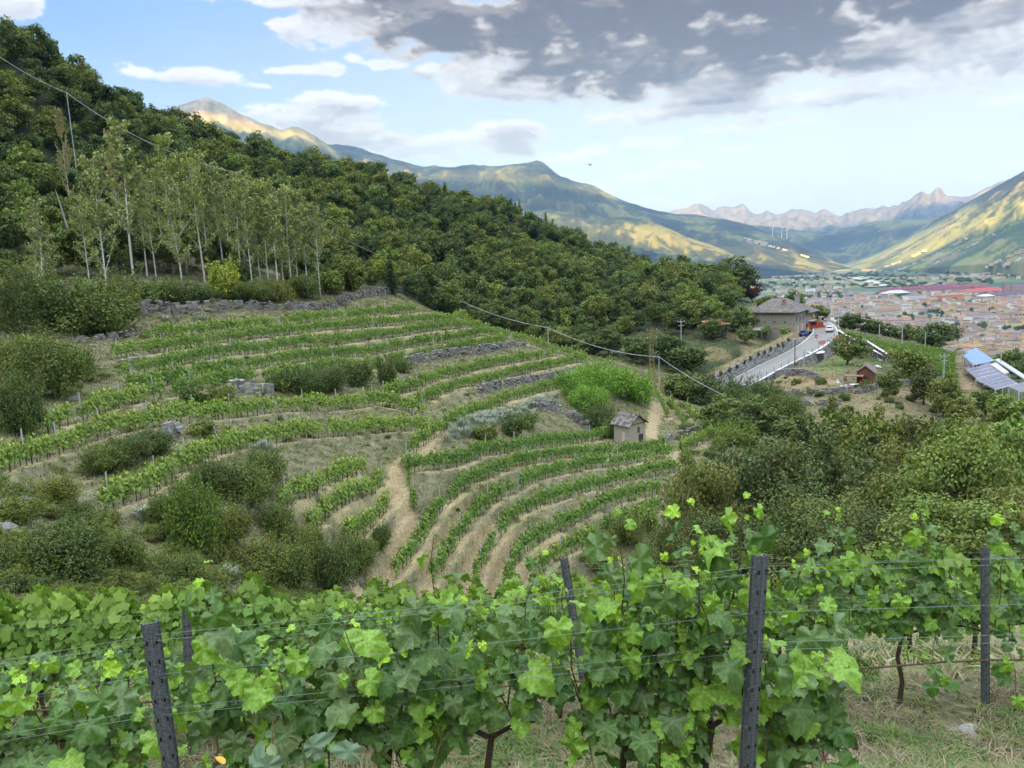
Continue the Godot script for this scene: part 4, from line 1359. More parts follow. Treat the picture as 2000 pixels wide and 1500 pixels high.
func build_right_trees() -> void:
	rng.seed = 88
	# the thick trees below the near slope
	for q in [[1385, 880, 50, 210, 0, OLIVE, "leftmost of the big grey-green trees below the near vines"], [1500, 835, 54, 270, 1, GREY, "big grey-green tree with the highest crown beside the leftmost one"], [1640, 832, 52, 290, 2, GREY, "broad grey-green tree in the middle of the near group"], [1790, 850, 46, 300, 0, OLIVE, "olive tree right of the broad grey-green tree"], [1930, 815, 40, 300, 1, FRESH, "fresh green tree at the right edge"], [1330, 985, 46, 170, 2, MID, "low tree at the end of the vine rows"],
			[1440, 985, 38, 230, 0, GREY, "tree in front of the leftmost grey-green tree"], [1590, 960, 36, 280, 1, MID, "tree in front of the broad grey-green tree"], [1760, 985, 33, 260, 2, GREY, "front tree with dark limbs showing below"], [1900, 955, 28, 300, 0, FRESH, "nearest fresh tree behind the last steel post"], [2040, 900, 30, 240, 2, OLIVE, "tree cut by the right picture edge"], [1270, 1080, 36, 150, 1, MID, "small tree low behind the second vine row"]]:
		tree_at(q[0], q[1], q[2], q[3], BIGTREES[q[4]], q[5], q[6], "broadleaf_tree", 11.4, 8.6, "big trees below the near slope")
	# trees in the hollow behind the terraces and round the road
	for q in [[1190, 690, 178, 70, DARK, "dark tree in the hollow left of the lattice mast"], [1240, 690, 172, 70, DARK, "dark tree in the hollow behind the lattice mast"], [1300, 672, 176, 80, DARK, "dark tree between the concrete pole and the tall pole"], [1345, 678, 172, 80, DARK, "dark tree under the tall pole"], [1330, 720, 160, 80, MID, "tree below the tall pole in the hollow"], [1375, 735, 158, 70, DARK, "dark tree at the lower end of the road wall"], [1160, 668, 182, 60, DARK, "dark tree behind the terrace crest"], [1120, 655, 182, 60, MID, "tree behind the steel cable pole"], [1080, 640, 184, 60, DARK, "dark tree left behind the steel cable pole"], [1030, 628, 184, 60, MID, "tree behind the crest row"], [985, 612, 184, 56, DARK, "dark tree behind the crest row, next along"], [945, 590, 182, 60, OLIVE, "pale-stemmed tree with a tall crown at the crest"],
			[1360, 612, 218, 70, MID, "tree above the orange-roofed shed"], [1335, 640, 205, 60, DARK, "dark tree left of the orange-roofed shed"], [1405, 632, 204, 46, DARK, "dark tree right of the orange-roofed shed"], [1440, 612, 210, 60, MID, "tree left of the farmhouse"], [1455, 645, 200, 40, MID, "small tree in front of the farmhouse terrace"], [1390, 655, 198, 50, DARK, "dark tree below the orange-roofed shed"], [1425, 520, 300, 90, DARK, "large dark tree on the hill shoulder"], [1395, 512, 310, 80, MID, "tree on the hill shoulder left of the large dark one"], [1365, 522, 310, 70, MID, "tree by the hill-top house"],
			[1512, 578, 240, 40, MID, "tree behind the farmhouse roof"], [1490, 573, 250, 40, OLIVE, "tree behind the farmhouse, next to the street lamp"], [1552, 568, 250, 42, Color(0.7, 1.0, 0.7), "bushy green tree right behind the farmhouse"], [1580, 600, 245, 44, MID, "tree behind the excavator"], [1600, 612, 240, 40, OLIVE, "tree right of the excavator"],
			[1650, 612, 252, 34, DARK, "first dark tree of the line above the vineyard"], [1668, 610, 254, 34, DARK, "second dark tree of the line above the vineyard"], [1690, 618, 255, 36, DARK, "third dark tree of the line above the vineyard"], [1712, 624, 256, 36, DARK, "fourth dark tree of the line above the vineyard"], [1732, 632, 258, 34, DARK, "fifth dark tree of the line above the vineyard"], [1765, 638, 260, 44, MID, "tree left of the big dark vineyard tree"], [1795, 640, 258, 44, MID, "tree touching the big dark vineyard tree"], [1838, 628, 250, 66, DARK, "big dark round tree at the vineyard's top corner"],
			[1655, 668, 178, 70, MID, "green tree right of the awning"], [1780, 672, 172, 74, OLIVE, "olive tree in the garden right of the hut"], [1735, 720, 148, 44, MID, "tree beside the brown garden hut"], [1808, 712, 152, 54, Color(0.75, 0.72, 0.8), "greyish tree right of the garden"], [1845, 730, 146, 56, OLIVE, "olive tree below the lone pole"], [1925, 762, 150, 60, MID, "tree below the solar panels"], [1880, 772, 140, 60, OLIVE, "olive tree left below the solar panels"], [1975, 782, 140, 70, FRESH, "fresh tree at the right edge below the panels"], [1940, 690, 215, 34, Color(1.9, 1.7, 1.0), "yellowish tree behind the blue roof"], [1975, 690, 215, 50, MID, "green tree right behind the blue roof"], [1990, 705, 205, 40, DARK, "dark tree at the right edge behind the roofs"],
			[1420, 790, 120, 100, MID, "tree at the gully edge below the road"], [1480, 795, 112, 110, DARK, "dark tree below the road, right one"], [1560, 800, 104, 90, GREY, "grey-green tree over the gully"], [1640, 780, 100, 90, MID, "tree below the garden terraces"], [1700, 800, 92, 110, OLIVE, "olive tree below the garden hut"], [1790, 790, 96, 100, Color(0.9, 0.8, 0.9), "bare-looking brownish tree among the shrubs"], [1860, 800, 92, 100, MID, "tree between the brownish tree and the edge"], [1990, 790, 80, 150, FRESH, "tall fresh tree at the right edge"]]:
		tree_at(q[0], q[1], q[2], q[3], TREES[rng.randi() % 5], q[4], q[5], "broadleaf_tree", 8.6, 6.8)
	tree_at(1470, 548, 300, 44, TREES[1], Color(0.75, 0.28, 0.5), "dark purple-leaved tree on the hill shoulder", "purple_tree", 8.6, 6.8)
	# the small vineyard right of the road, and the scrub round the gardens
	var mass := Node3D.new()
	mass.name = "lower_vineyard_vines"
	add_child(mass)
	tag(mass, "", "", "", "stuff")
	var lots := [[], [], []]
	var a0 := spot(1640, 648, 150)
	var a1 := spot(1868, 700, 150)
	var b1 := spot(1870, 752, 150)
	var b0 := spot(1780, 705, 150)
	for i in 26:
		var s := i / 25.0
		var p0 := a0.lerp(b0, s)
		var p1 := a1.lerp(b1, s)
		var n := int(p0.distance_to(p1) / 1.0)
		for k in n:
			if rng.randf() < 0.38: continue
			var p := drop(p0.lerp(p1, k / float(n)) + Vector3(rng.randf_range(-.15, .15), 0, rng.randf_range(-.15, .15)))
			lots[rng.randi() % 3].append(Transform3D(Basis(Vector3.UP, atan2(-(p1 - p0).z, (p1 - p0).x)).scaled(Vector3.ONE * rng.randf_range(0.75, 1.1)), p))
	for k in 3: multi("vines", hillvines[k][1], leaf_mat(Color(0.95, 1.0, 0.9)), lots[k], mass)
	var scrub := Node3D.new()
	scrub.name = "scrub_vegetation"
	add_child(scrub)
	tag(scrub, "", "", "", "stuff")
	var sl := [[], [], [], []]
	for k in 900:
		var tt := rng.randf_range(0.2, 0.66)
		var r := sqrt(rng.randf_range(62.0 * 62, 165.0 * 165))
		var x := sin(tt) * r
		var z := -cos(tt) * r
		if noise_b.get_noise_2d(x * 1.1, z * 1.1) < 0.02 + (0.1 if r > 120 else 0.0): continue
		var s := rng.randf_range(0.2, 0.6)
		sl[rng.randi() % 4].append(Transform3D(Basis(Vector3.UP, rng.randf() * TAU).scaled(Vector3(s, s * 0.8, s)), Vector3(x, ground(x, z) - 0.1, z)))
	# bank scrub on the left and weeds between the terraces
	for k in 4200:
		var tt := rng.randf_range(-0.66, -0.02)
		var r := rng.randf_range(36.0, 150.0)
		if k > 1700:
			tt = rng.randf_range(-0.66, -0.13)
			r = rng.randf_range(34.0, 51.0)
		var x := sin(tt) * r
		var z := -cos(tt) * r
		var dg := rad_to_deg(tt)
		var onbank: bool = r < 50.0 and dg < -8.0
		if not onbank and noise_b.get_noise_2d(x * 1.6 + 40.0, z * 1.6) < 0.2: continue
		if onbank and noise_b.get_noise_2d(x * 2.0, z * 2.0) < -0.12: continue
		if cc[clampi(th.bsearch(tt), 0, NT - 1) * NR + clampi(rr.bsearch(r), 0, NR - 1)].r > 0.33: continue
		var s := rng.randf_range(0.12, 0.3) if not onbank else rng.randf_range(0.12, 0.42)
		sl[rng.randi() % 4].append(Transform3D(Basis(Vector3.UP, rng.randf() * TAU).scaled(Vector3(s, s * 0.7, s)), Vector3(x, ground(x, z) - 0.1, z)))
	for k in 4: multi("undergrowth", SHRUBS[k][1], leaf_mat([OLIVE, MID, DARK, Color(1.1, 0.95, 0.8)][k]), sl[k], scrub)

# ------------------------------------------------------------------ stone walls, road, farmhouse, poles, gardens
var stone_tones := [Color(0.36, 0.345, 0.32), Color(0.44, 0.425, 0.40), Color(0.27, 0.26, 0.245), Color(0.33, 0.30, 0.26)]
var wall_mat: StandardMaterial3D

# laid stones along a line; drop_to: how far the foot lies below the top line
func stone_wall(called: String, label: String, top: PackedVector3Array, height: float, stone: float, tone: Color, thick := 0.35, loose := 0.3, batter := 0.12) -> void:
	var b := Buf.new()
	var k := 0
	var total := 0.0
	for e in top.size() - 1: total += top[e].distance_to(top[e + 1])
	var step := total / (top.size() - 1)
	var rowsn := maxi(int(height / (stone * 0.62)), 1)
	for rw in rowsn:
		var y0 := float(rw) / rowsn * height
		var s := rng.randf() * stone
		while s < total:
			var l := stone * rng.randf_range(0.7, 1.7)
			var f := minf((s + l * 0.5) / step, top.size() - 1.001)
			var e := int(f)
			var p := top[e].lerp(top[e + 1], f - e)
			var d := (top[e + 1] - top[e])
			d.y = 0
			d = d.normalized()
			var nrm := Vector3(-d.z, 0, d.x)
			if nrm.dot(p) > 0.0: nrm = -nrm
			var ps := p - Vector3(0, height - y0 - stone * 0.3, 0) + nrm * ((height - y0) * batter + rng.randf_range(-0.5, 0.5) * stone * loose * 0.5)
			var bs := Basis(d, Vector3.UP, d.cross(Vector3.UP)).rotated(Vector3.UP, rng.randf_range(-0.2, 0.2) * loose).rotated(d, rng.randf_range(-0.3, 0.3) * loose)
			if rng.randf() < 0.45 * loose * float(rw) / rowsn + noise_b.get_noise_2d(p.x * 4.0, p.z * 4.0) * 2.2 * loose * float(rw + 1) / rowsn:
				s += l
				continue
			var c: Color = stone_tones[rng.randi() % 4]
			c = c.lerp(tone, 0.55)
			c = shade(c, rng.randf_range(0.65, 1.3))
			var hh2 := stone * rng.randf_range(0.42, 0.85)
			b.box(Vector3(-l * 0.48, -hh2 * 0.5, -thick * 0.5), Vector3(l * 0.48, hh2 * 0.5, thick * 0.5), c, Transform3D(bs, ps))
			s += l
	var o := thing(called, label, "wall", Vector3.ZERO)
	part("stones", b.mesh(), wall_mat, o, "stuff")

func build_walls() -> void:
	rng.seed = 44
	wall_mat = grainy(vmat(0.95), tex_fine, 1.5)
	for q in [
		[[[436, 770], [470, 766], [500, 769], [533, 775]], 2.3, 0.42, Color(0.50, 0.49, 0.45), "pale collapsed dry stone patch beside the dark hedge"],
		[[[318, 860], [340, 853], [362, 862]], 2.0, 0.4, Color(0.48, 0.46, 0.42), "small pale stone patch below the long vine row"],
		[[[655, 598], [700, 584], [745, 577], [790, 575], [812, 585]], 2.6, 0.36, Color(0.27, 0.26, 0.25), "dark dry stone wall at the top corner of the terraces"],
		[[[445, 602], [500, 601], [560, 604], [610, 604], [655, 602]], 2.0, 0.4, Color(0.33, 0.31, 0.29), "long grey stone wall under the wood edge bushes"],
		[[[265, 615], [300, 605], [330, 612], [360, 612], [400, 608], [440, 606]], 2.8, 0.6, Color(0.40, 0.36, 0.32), "pale rock face below the yellow bush"],
		[[[150, 672], [190, 668], [230, 662], [262, 655]], 1.6, 0.4, Color(0.42, 0.39, 0.35), "low stone wall under the wide ledge bush"],
		[[[785, 712], [840, 698], [900, 690], [970, 680], [1022, 676]], 1.7, 0.4, Color(0.40, 0.37, 0.33), "stone bank above the crest rows"],
		[[[932, 768], [970, 757], [1020, 748], [1070, 740], [1120, 730]], 1.8, 0.36, Color(0.36, 0.34, 0.31), "dry stone wall in the curved bare bank"],
		[[[1035, 800], [1060, 798], [1090, 802], [1125, 822], [1150, 840]], 2.2, 0.55, Color(0.40, 0.38, 0.36), "rocky scar between the silvery grass and the hut"],
		[[[1298, 862], [1330, 852], [1362, 840], [1395, 826]], 1.4, 0.45, Color(0.38, 0.35, 0.31), "low stone bank at the terrace tip"],
		[[[225, 720], [260, 714], [290, 712]], 1.4, 0.45, Color(0.45, 0.41, 0.36), "pale stones at the start of the third row"],
		[[[1515, 735], [1540, 731], [1575, 732], [1598, 742]], 1.9, 0.4, Color(0.42, 0.40, 0.38), "curved dry stone wall of the upper garden terrace"],
		[[[1500, 775], [1560, 772], [1620, 768], [1660, 765]], 1.6, 0.4, Color(0.38, 0.35, 0.31), "long garden terrace wall in the dry grass"],
		[[[1665, 768], [1700, 762], [1740, 752], [1790, 750]], 1.7, 0.4, Color(0.40, 0.37, 0.34), "garden terrace wall below the brown hut"],
		[[[1520, 795], [1580, 792], [1640, 790]], 1.6, 0.42, Color(0.40, 0.37, 0.34), "lowest dry stone garden wall"],
		[[[1685, 692], [1715, 700], [1745, 712]], 1.5, 0.4, Color(0.36, 0.34, 0.31), "grey wall at the head of the garden"]]:
		var path := smooth_path(spots(q[0], 60.0), 0.5)
		for k in path.size(): path[k].y += q[1] * 0.62
		stone_wall("dry_stone_wall", q[4], path, q[1], q[2], q[3], 0.5, 0.8, 0.25)
	# loose stones on the bank at the lower left
	var k := 0
	for q in [[20, 1005, 60], [35, 985, 45], [5, 1040, 50], [65, 1045, 36], [235, 1125, 30], [255, 1118, 28], [150, 700, 18], [142, 780, 20], [28, 1075, 30], [440, 1005, 28], [470, 998, 34], [455, 1020, 26], [700, 1135, 22], [1240, 1105, 22], [90, 1125, 24]]:
		var p := spot(q[0], q[1], 34.0)
		var r: float = q[2] * p.length() / FOC * 0.5
		var o := part("rock", boulder(500 + k, r), wall_mat, self)
		o.position = p
		tag(o, "%s grey rock on the overgrown bank, %s from the left" % ["flat" if k % 2 else "rounded", ordinal(k)], "rock", "rocks on the bank")
		k += 1

func boulder(sd: int, r: float, col := Color(0.34, 0.32, 0.29)) -> ArrayMesh:
	rng.seed = sd
	var sp := SphereMesh.new()
	sp.radial_segments = 10
	sp.rings = 6
	var arr := sp.get_mesh_arrays()
	var b := Buf.new()
	var vs: PackedVector3Array = arr[Mesh.ARRAY_VERTEX]
	var s := Vector3(rng.randf_range(0.8, 1.3), rng.randf_range(0.5, 0.85), rng.randf_range(0.8, 1.2))
	var off := rng.randf() * 50.0
	var idx: PackedInt32Array = arr[Mesh.ARRAY_INDEX]
	for e in range(0, idx.size(), 3):
		var q := []
		for w in 3:
			var v := vs[idx[e + w]] * 2.0
			q.append(v * s * r * (1.0 + 0.5 * noise_b.get_noise_3d(v.x * 7.0 + off, v.y * 7.0, v.z * 7.0)))
		b.tri(q[0], q[1], q[2], shade(col, rng.randf_range(0.9, 1.1)))
	return b.mesh()

var road: PackedVector3Array
func prepare_road() -> void:
	road = smooth_path([at(1340, 800, 158), at(1392, 773, 165), at(1450, 745, 172), at(1500, 718, 181), at(1556, 691, 191), at(1586, 673, 200), at(1604, 658, 209), at(1612, 646, 218), at(1606, 636, 227), at(1595, 628, 240)], 0.8)
	along(road, 9.0, func(k: int, d: float, p: Vector3, out: float) -> void:
		if d < (4.4 if out > 0.0 else 3.35): hh[k] = p.y - 0.06
		elif p.length() > 206.0: pass
		elif out > 0.0: hh[k] = lerpf(maxf(hh[k], p.y + 2.2), hh[k], smoothstep(7.0, 9.0, d))
		else: hh[k] = lerpf(minf(hh[k], p.y - 3.0), hh[k], smoothstep(6.0, 9.0, d))
		cc[k] = cc[k].lerp(Color(0.36, 0.28, 0.15) if d > 3.0 else Color(0.2, 0.2, 0.19), 1.0 - smoothstep(5.0, 9.0, d)))
	# yard beside the farmhouse
	var yard := at(1578, 655, 214)
	along(PackedVector3Array([yard, yard + Vector3(2, 0, -4), yard + Vector3(-2, 0, -8)]), 6.0, func(k: int, d: float, _p: Vector3, _o: float) -> void:
		hh[k] = lerpf(yard.y - 0.1, hh[k], smoothstep(4.5, 6.0, d))
		cc[k] = cc[k].lerp(Color(0.24, 0.23, 0.21), 1.0 - smoothstep(4.0, 6.0, d)))
	# painted ground of the gardens and the meadow
	var green := Color(0.17, 0.25, 0.06)
	stroke(smooth_path(spots([[1480, 1062], [1700, 1078], [1950, 1110]], 20.0), 0.5), 3.0, Color(0.56, 0.54, 0.50), 1.0)
	for q in [[[[1150, 662], [1230, 668], [1300, 676]], 5.0, Color(0.15, 0.24, 0.05), .9], [[[1600, 722], [1640, 716], [1668, 712]], 2.6, green, .8], [[[1600, 712], [1630, 706], [1655, 702]], 2.0, green, .8], [[[1700, 712], [1745, 716]], 3.0, green, .85], [[[1500, 742], [1560, 748], [1620, 745]], 3.5, Color(0.40, 0.28, 0.15), .8], [[[1510, 760], [1580, 758], [1640, 752]], 2.5, Color(0.36, 0.25, 0.15), .8],
			[[[1425, 655], [1460, 668], [1480, 690]], 4.0, Color(0.33, 0.27, 0.14), .7], [[[1360, 690], [1400, 690]], 4.0, Color(0.36, 0.28, 0.14), .7], [[[1882, 700], [1890, 730], [1900, 760]], 3.0, Color(0.36, 0.25, 0.15), .85], [[[1655, 652], [1700, 675], [1745, 702]], 2.0, Color(0.42, 0.33, 0.18), .9], [[[1640, 790], [1740, 780], [1800, 775]], 4.0, Color(0.38, 0.29, 0.16), .6],
			[[[1460, 600], [1475, 606]], 7.0, Color(0.16, 0.22, 0.07), .8]]:
		stroke(smooth_path(spots(q[0], 100.0), 0.7), q[1], q[2], q[3])

func ribbon(path: PackedVector3Array, a: float, c: float, lift: float, col: Color) -> ArrayMesh:
	var b := Buf.new()
	for k in path.size() - 1:
		var n0 := side_of(path, k)
		var n1 := side_of(path, k + 1)
		b.quad(path[k] + n0 * a + Vector3(0, lift, 0), path[k + 1] + n1 * a + Vector3(0, lift, 0), path[k + 1] + n1 * c + Vector3(0, lift, 0), path[k] + n0 * c + Vector3(0, lift, 0), col)
	return b.mesh()

func side_of(path: PackedVector3Array, k: int) -> Vector3:
	var d := path[mini(k + 1, path.size() - 1)] - path[maxi(k - 1, 0)]
	d.y = 0.0
	d = d.normalized()
	return Vector3(d.z, 0, -d.x)      # to the uphill, left side of the road

func build_road() -> void:
	rng.seed = 31
	var am := grainy(mat(Color(0.40, 0.38, 0.35), 0.9), tex_fine, 0.6)
	var rn := part("road", ribbon(road, 3.2, -3.2, 0.0, Color.WHITE), am, self)
	tag(rn, "", "", "", "structure")
	var lm := mat(Color(0.72, 0.72, 0.70), 0.7)
	part("edge_line", ribbon(road, 2.95, 2.78, 0.006, Color.WHITE), lm, rn)
	part("edge_line", ribbon(road, -2.78, -2.95, 0.006, Color.WHITE), lm, rn)
	# uphill wall with a grassy cap, downhill wall with a post fence
	var up := PackedVector3Array()
	var dn := PackedVector3Array()
	for k in road.size():
		var n := side_of(road, k)
		if k < road.size() * 0.62: up.append(road[k] + n * 3.7 + Vector3(0, 2.5 * (1.0 - 0.75 * smoothstep(0.45, 0.62, float(k) / road.size())), 0))
		if k < road.size() * 0.8: dn.append(road[k] - n * 3.45 + Vector3(0, 0.15, 0))
	stone_wall("retaining_wall", "long pale stone wall on the uphill side of the road", up, 2.55, 0.5, Color(0.72, 0.71, 0.69), 0.5, 0.25, 0.05)
	stone_wall("retaining_wall", "stone wall carrying the downhill edge of the road", dn, 3.5, 0.5, Color(0.60, 0.57, 0.53), 0.5, 0.3, 0.18)
	var cap := thing("wall_edge", "concrete edge strip along the downhill side of the road", "kerb")
	part("kerb", ribbon(dn, 0.2, -0.2, 0.05, Color.WHITE), mat(Color(0.55, 0.54, 0.52), 0.9), cap)
	# fence
	var fm := mat(Color(0.16, 0.16, 0.16), 0.7, 0.3)
	var f := thing("road_fence", "low dark post and wire fence along the downhill road edge", "fence")
	var k2 := 0
	while k2 < dn.size():
		var pb := Buf.new()
		pb.tube([dn[k2], dn[k2] + Vector3(0, 1.15, 0)], [0.05, 0.045], Color.WHITE, 5)
		part("post", pb.mesh(), fm, f)
		k2 += 4
	for hgt in [0.55, 1.05]:
		var wb := Buf.new()
		var pts := []
		var rad := []
		for e in range(0, dn.size(), 4):
			pts.append(dn[e] + Vector3(0, hgt, 0)); rad.append(0.018)
		wb.tube(pts, rad, Color.WHITE, 4, false)
		part("wire", wb.mesh(), fm, f)
	# dark plants hanging over the wall top
	for e in 16:
		var q := int(lerpf(2, up.size() * 0.8, (e + rng.randf() * 0.6) / 16.0))
		var o := plant("hanging_plant", SHRUBS[e % 4], "dark tuft hanging over the uphill road wall, %s from its lower end" % ordinal(e), "plant", "plants hanging over the road wall", up[q] - side_of(road, q) * 0.35 - Vector3(0, rng.randf_range(0.5, 1.0), 0), rng.randf() * TAU, Vector3(0.22, rng.randf_range(0.3, 0.5), 0.22), Color(0.8, 0.72, 0.85), "stem", "foliage")
		o.position.y += 0.1
	# road sign
	var sg := thing("road_sign", "small round red road sign at the bend", "sign", at(1594, 672, 201))
	var sb := Buf.new()
	sb.tube([Vector3(0, -0.3, 0), Vector3(0, 1.9, 0)], [0.04, 0.04], Color.WHITE, 6)
	part("post", sb.mesh(), mat(Color(0.5, 0.5, 0.5), 0.5, 0.5), sg)
	var sd := CylinderMesh.new()
	sd.top_radius = 0.42; sd.bottom_radius = 0.42; sd.height = 0.04
	var disc := part("disc", sd, mat(Color(0.62, 0.05, 0.04), 0.5), sg)
	disc.position = Vector3(0, 1.9, 0.05)
	disc.rotation.x = PI / 2
	var bar := BoxMesh.new()
	bar.size = Vector3(0.55, 0.12, 0.02)
	part("bar", bar, mat(Color(0.8, 0.8, 0.8), 0.5), sg).position = Vector3(0, 1.9, 0.085)

func slab(size: Vector3, col: Color, pos: Vector3, parent: Node, called: String, rough := 0.85, turn := 0.0) -> MeshInstance3D:
	var b := Buf.new()
	b.block(size, minf(0.03, minf(size.x, minf(size.y, size.z)) * 0.2), Color.WHITE)
	var o := part(called, b.mesh(), mat(col, rough), parent)
	o.position = pos
	o.rotation.y = turn
	return o

# hip roof over a rectangle, eaves at y0; r0 is how far the ridge ends stay inside
func hip_roof(w: float, d: float, h: float, inset: float, over: float, y0: float, tile: Color) -> ArrayMesh:
	var b := Buf.new()
	var x := w / 2 + over
	var z := d / 2 + over
	var a := [Vector3(-x, y0, z), Vector3(x, y0, z), Vector3(x, y0, -z), Vector3(-x, y0, -z)]
	var r0 := Vector3(-w / 2 + inset, y0 + h, 0)
	var r1 := Vector3(w / 2 - inset, y0 + h, 0)
	# courses of slabs
	for face in [[a[0], a[1], r1, r0], [a[2], a[3], r0, r1]]:
		courses(b, face[0], face[1], face[2], face[3], tile)
	courses(b, a[1], a[2], r1, r1, tile)
	courses(b, a[3], a[0], r0, r0, tile)
	b.quad(a[3] - Vector3(0, 0.1, 0), a[2] - Vector3(0, 0.1, 0), a[1] - Vector3(0, 0.1, 0), a[0] - Vector3(0, 0.1, 0), shade(tile, 0.6))
	return b.mesh()

func courses(b: Buf, p0: Vector3, p1: Vector3, q1: Vector3, q0: Vector3, tile: Color, each := 0.45) -> void:
	var n := maxi(int(p0.lerp(p1, 0.5).distance_to(q0.lerp(q1, 0.5)) / each), 1)
	var nrm := (p1 - p0).cross(q0 - p0)
	if nrm.length() < 0.01: nrm = (p1 - p0).cross(q1 - p0)
	nrm = nrm.normalized()
	if nrm.y < 0: nrm = -nrm
	for k in n:
		var s0 := float(k) / n
		var s1 := float(k + 1) / n
		var a := p0.lerp(q0, s0)
		var c := p1.lerp(q1, s0)
		var a2 := p0.lerp(q0, s1 + 0.02)
		var c2 := p1.lerp(q1, s1 + 0.02)
		var m := maxi(int(a.distance_to(c) / (each * 1.3)), 1)
		for e in m:
			var u := float(e) / m
			var w := float(e + 1) / m
			var lift := nrm * rng.randf_range(0.05, 0.09)
			var col := shade(tile, rng.randf_range(0.72, 1.28))
			b.quad(a.lerp(c, u) + lift, a.lerp(c, w) + lift, a2.lerp(c2, w) + nrm * 0.01, a2.lerp(c2, u) + nrm * 0.01, col)
			b.quad(a.lerp(c, u) - nrm * 0.02, a.lerp(c, w) - nrm * 0.02, a.lerp(c, w) + lift, a.lerp(c, u) + lift, shade(col, 0.8))

func build_farmhouse() -> void:
	rng.seed = 12
	var corner := at(1552, 664, 208)
	var base := Vector3(corner.x, corner.y - 0.4, corner.z)
	# local frame: x along the long front, z towards the viewer's side; the near right corner lies at (5.6, 0, 5.5)
	var turn := deg_to_rad(-36.0)
	var o := thing("farmhouse", "large stone farmhouse with a hipped dark slab roof by the road", "house", Vector3.ZERO, turn)
	var off := Basis(Vector3.UP, turn) * Vector3(5.6, 0, 5.6)
	o.position = base - off
	var plaster := grainy(mat(Color(0.64, 0.57, 0.48), 0.95), tex_grain, 0.5)
	var stone := grainy(mat(Color(0.52, 0.47, 0.39), 0.95), tex_fine, 0.8)
	var wb := Buf.new()
	wb.box(Vector3(-5.6, 4.2, -5.6), Vector3(5.6, 7.4, 5.6), Color.WHITE)
	part("upper_wall", wb.mesh(), stone, o)
	var lb := Buf.new()
	lb.box(Vector3(-5.5, -3.0, -5.5), Vector3(5.55, 4.2, 5.55), Color.WHITE)
	lb.box(Vector3(-2.0, -3.0, -14.0), Vector3(5.5, 6.4, -5.5), Color.WHITE)
	part("lower_wall", lb.mesh(), plaster, o)
	var tile := Color(0.20, 0.178, 0.16)
	var rf := part("roof", hip_roof(11.2, 11.2, 3.3, 3.6, 0.8, 7.4, tile), vmat(0.9), o)
	var rb := part("rear_roof", hip_roof(8.0, 9.4, 2.3, 2.6, 0.7, 6.4, tile), vmat(0.9), o)
	rb.position = Vector3(1.8, 0, -9.5)
	for q in [[Vector3(-5.0, 8.2, 4.8), Vector3(0.8, 2.6, 0.8), Color(0.42, 0.38, 0.32)], [Vector3(2.0, 9.3, 3.0), Vector3(0.75, 2.2, 0.75), Color(0.40, 0.20, 0.13)], [Vector3(3.4, 10.2, -4.0), Vector3(1.1, 2.0, 0.9), Color(0.36, 0.32, 0.28)]]:
		var ch := slab(q[1], q[2], q[0], o, "chimney")
		slab(Vector3(q[1].x + 0.25, 0.14, q[1].z + 0.25), Color(0.2, 0.19, 0.18), Vector3(0, q[1].y * 0.5 + 0.09, 0), ch, "cap")
	# the side that faces the road: tall panels, windows, balconies
	for k in 3:
		var z := 4.0 - k * 3.2
		var w := slab(Vector3(0.1, 1.5, 1.1), Color(0.05, 0.05, 0.055), Vector3(5.64, 5.6, z), o, "window", 0.3)
		slab(Vector3(0.06, 1.6, 0.08), Color(0.5, 0.46, 0.4), Vector3(0.05, 0, 0.0), w, "mullion")
		slab(Vector3(0.14, 0.1, 1.4), Color(0.5, 0.48, 0.44), Vector3(0.02, -0.82, 0), w, "sill")
	for k in 5:
		slab(Vector3(0.08, 3.4, 0.9), [Color(0.50, 0.33, 0.22), Color(0.56, 0.5, 0.44), Color(0.45, 0.28, 0.18), Color(0.58, 0.53, 0.47), Color(0.38, 0.36, 0.34)][k], Vector3(5.6, 2.2, 4.6 - k * 1.9), o, "shutter")
	for k in 2:
		var bl := slab(Vector3(1.3, 0.15, 4.6), Color(0.5, 0.48, 0.46), Vector3(6.1, 4.2 - k * 2.6, -8.5), o, "balcony")
		for e in 9: slab(Vector3(0.04, 0.95, 0.04), Color(0.25, 0.25, 0.26), Vector3(0.6, 0.52, -2.1 + e * 0.52), bl, "baluster")
		slab(Vector3(0.05, 0.05, 4.4), Color(0.25, 0.25, 0.26), Vector3(0.6, 1.0, 0), bl, "rail")
	slab(Vector3(0.5, 2.6, 1.1), Color(0.62, 0.50, 0.10), Vector3(5.9, 2.0, -5.4), o, "banner")
	slab(Vector3(0.52, 1.2, 1.12), Color(0.50, 0.10, 0.07), Vector3(5.9, 3.2, -5.4), o, "banner_top")
	# small windows and a seam on the plain front
	for k in 3: slab(Vector3(0.5, 0.4, 0.08), Color(0.10, 0.09, 0.08), Vector3(-2.0 + k * 2.6, 4.9, 5.62), o, "window", 0.4)
	slab(Vector3(0.12, 3.1, 0.1), Color(0.25, 0.22, 0.19), Vector3(0.0, 5.75, 5.62), o, "downpipe")
	# lean-to terrace with a vine pergola before the front
	var pg := thing("pergola", "leafy pergola covering the terrace in front of the farmhouse", "pergola", o.position + Basis(Vector3.UP, turn) * Vector3(1.8, 3.4, 8.6), turn)
	for e in [[-3, -2], [3, -2], [-3, 2], [3, 2]]:
		slab(Vector3(0.14, 5.0, 0.14), Color(0.2, 0.15, 0.1), Vector3(e[0], -2.4, e[1]), pg, "post")
	for e in 4: slab(Vector3(6.6, 0.1, 0.1), Color(0.2, 0.15, 0.1), Vector3(0, 0.1, -2.0 + e * 1.35), pg, "beam")
	var lb2 := Buf.new()
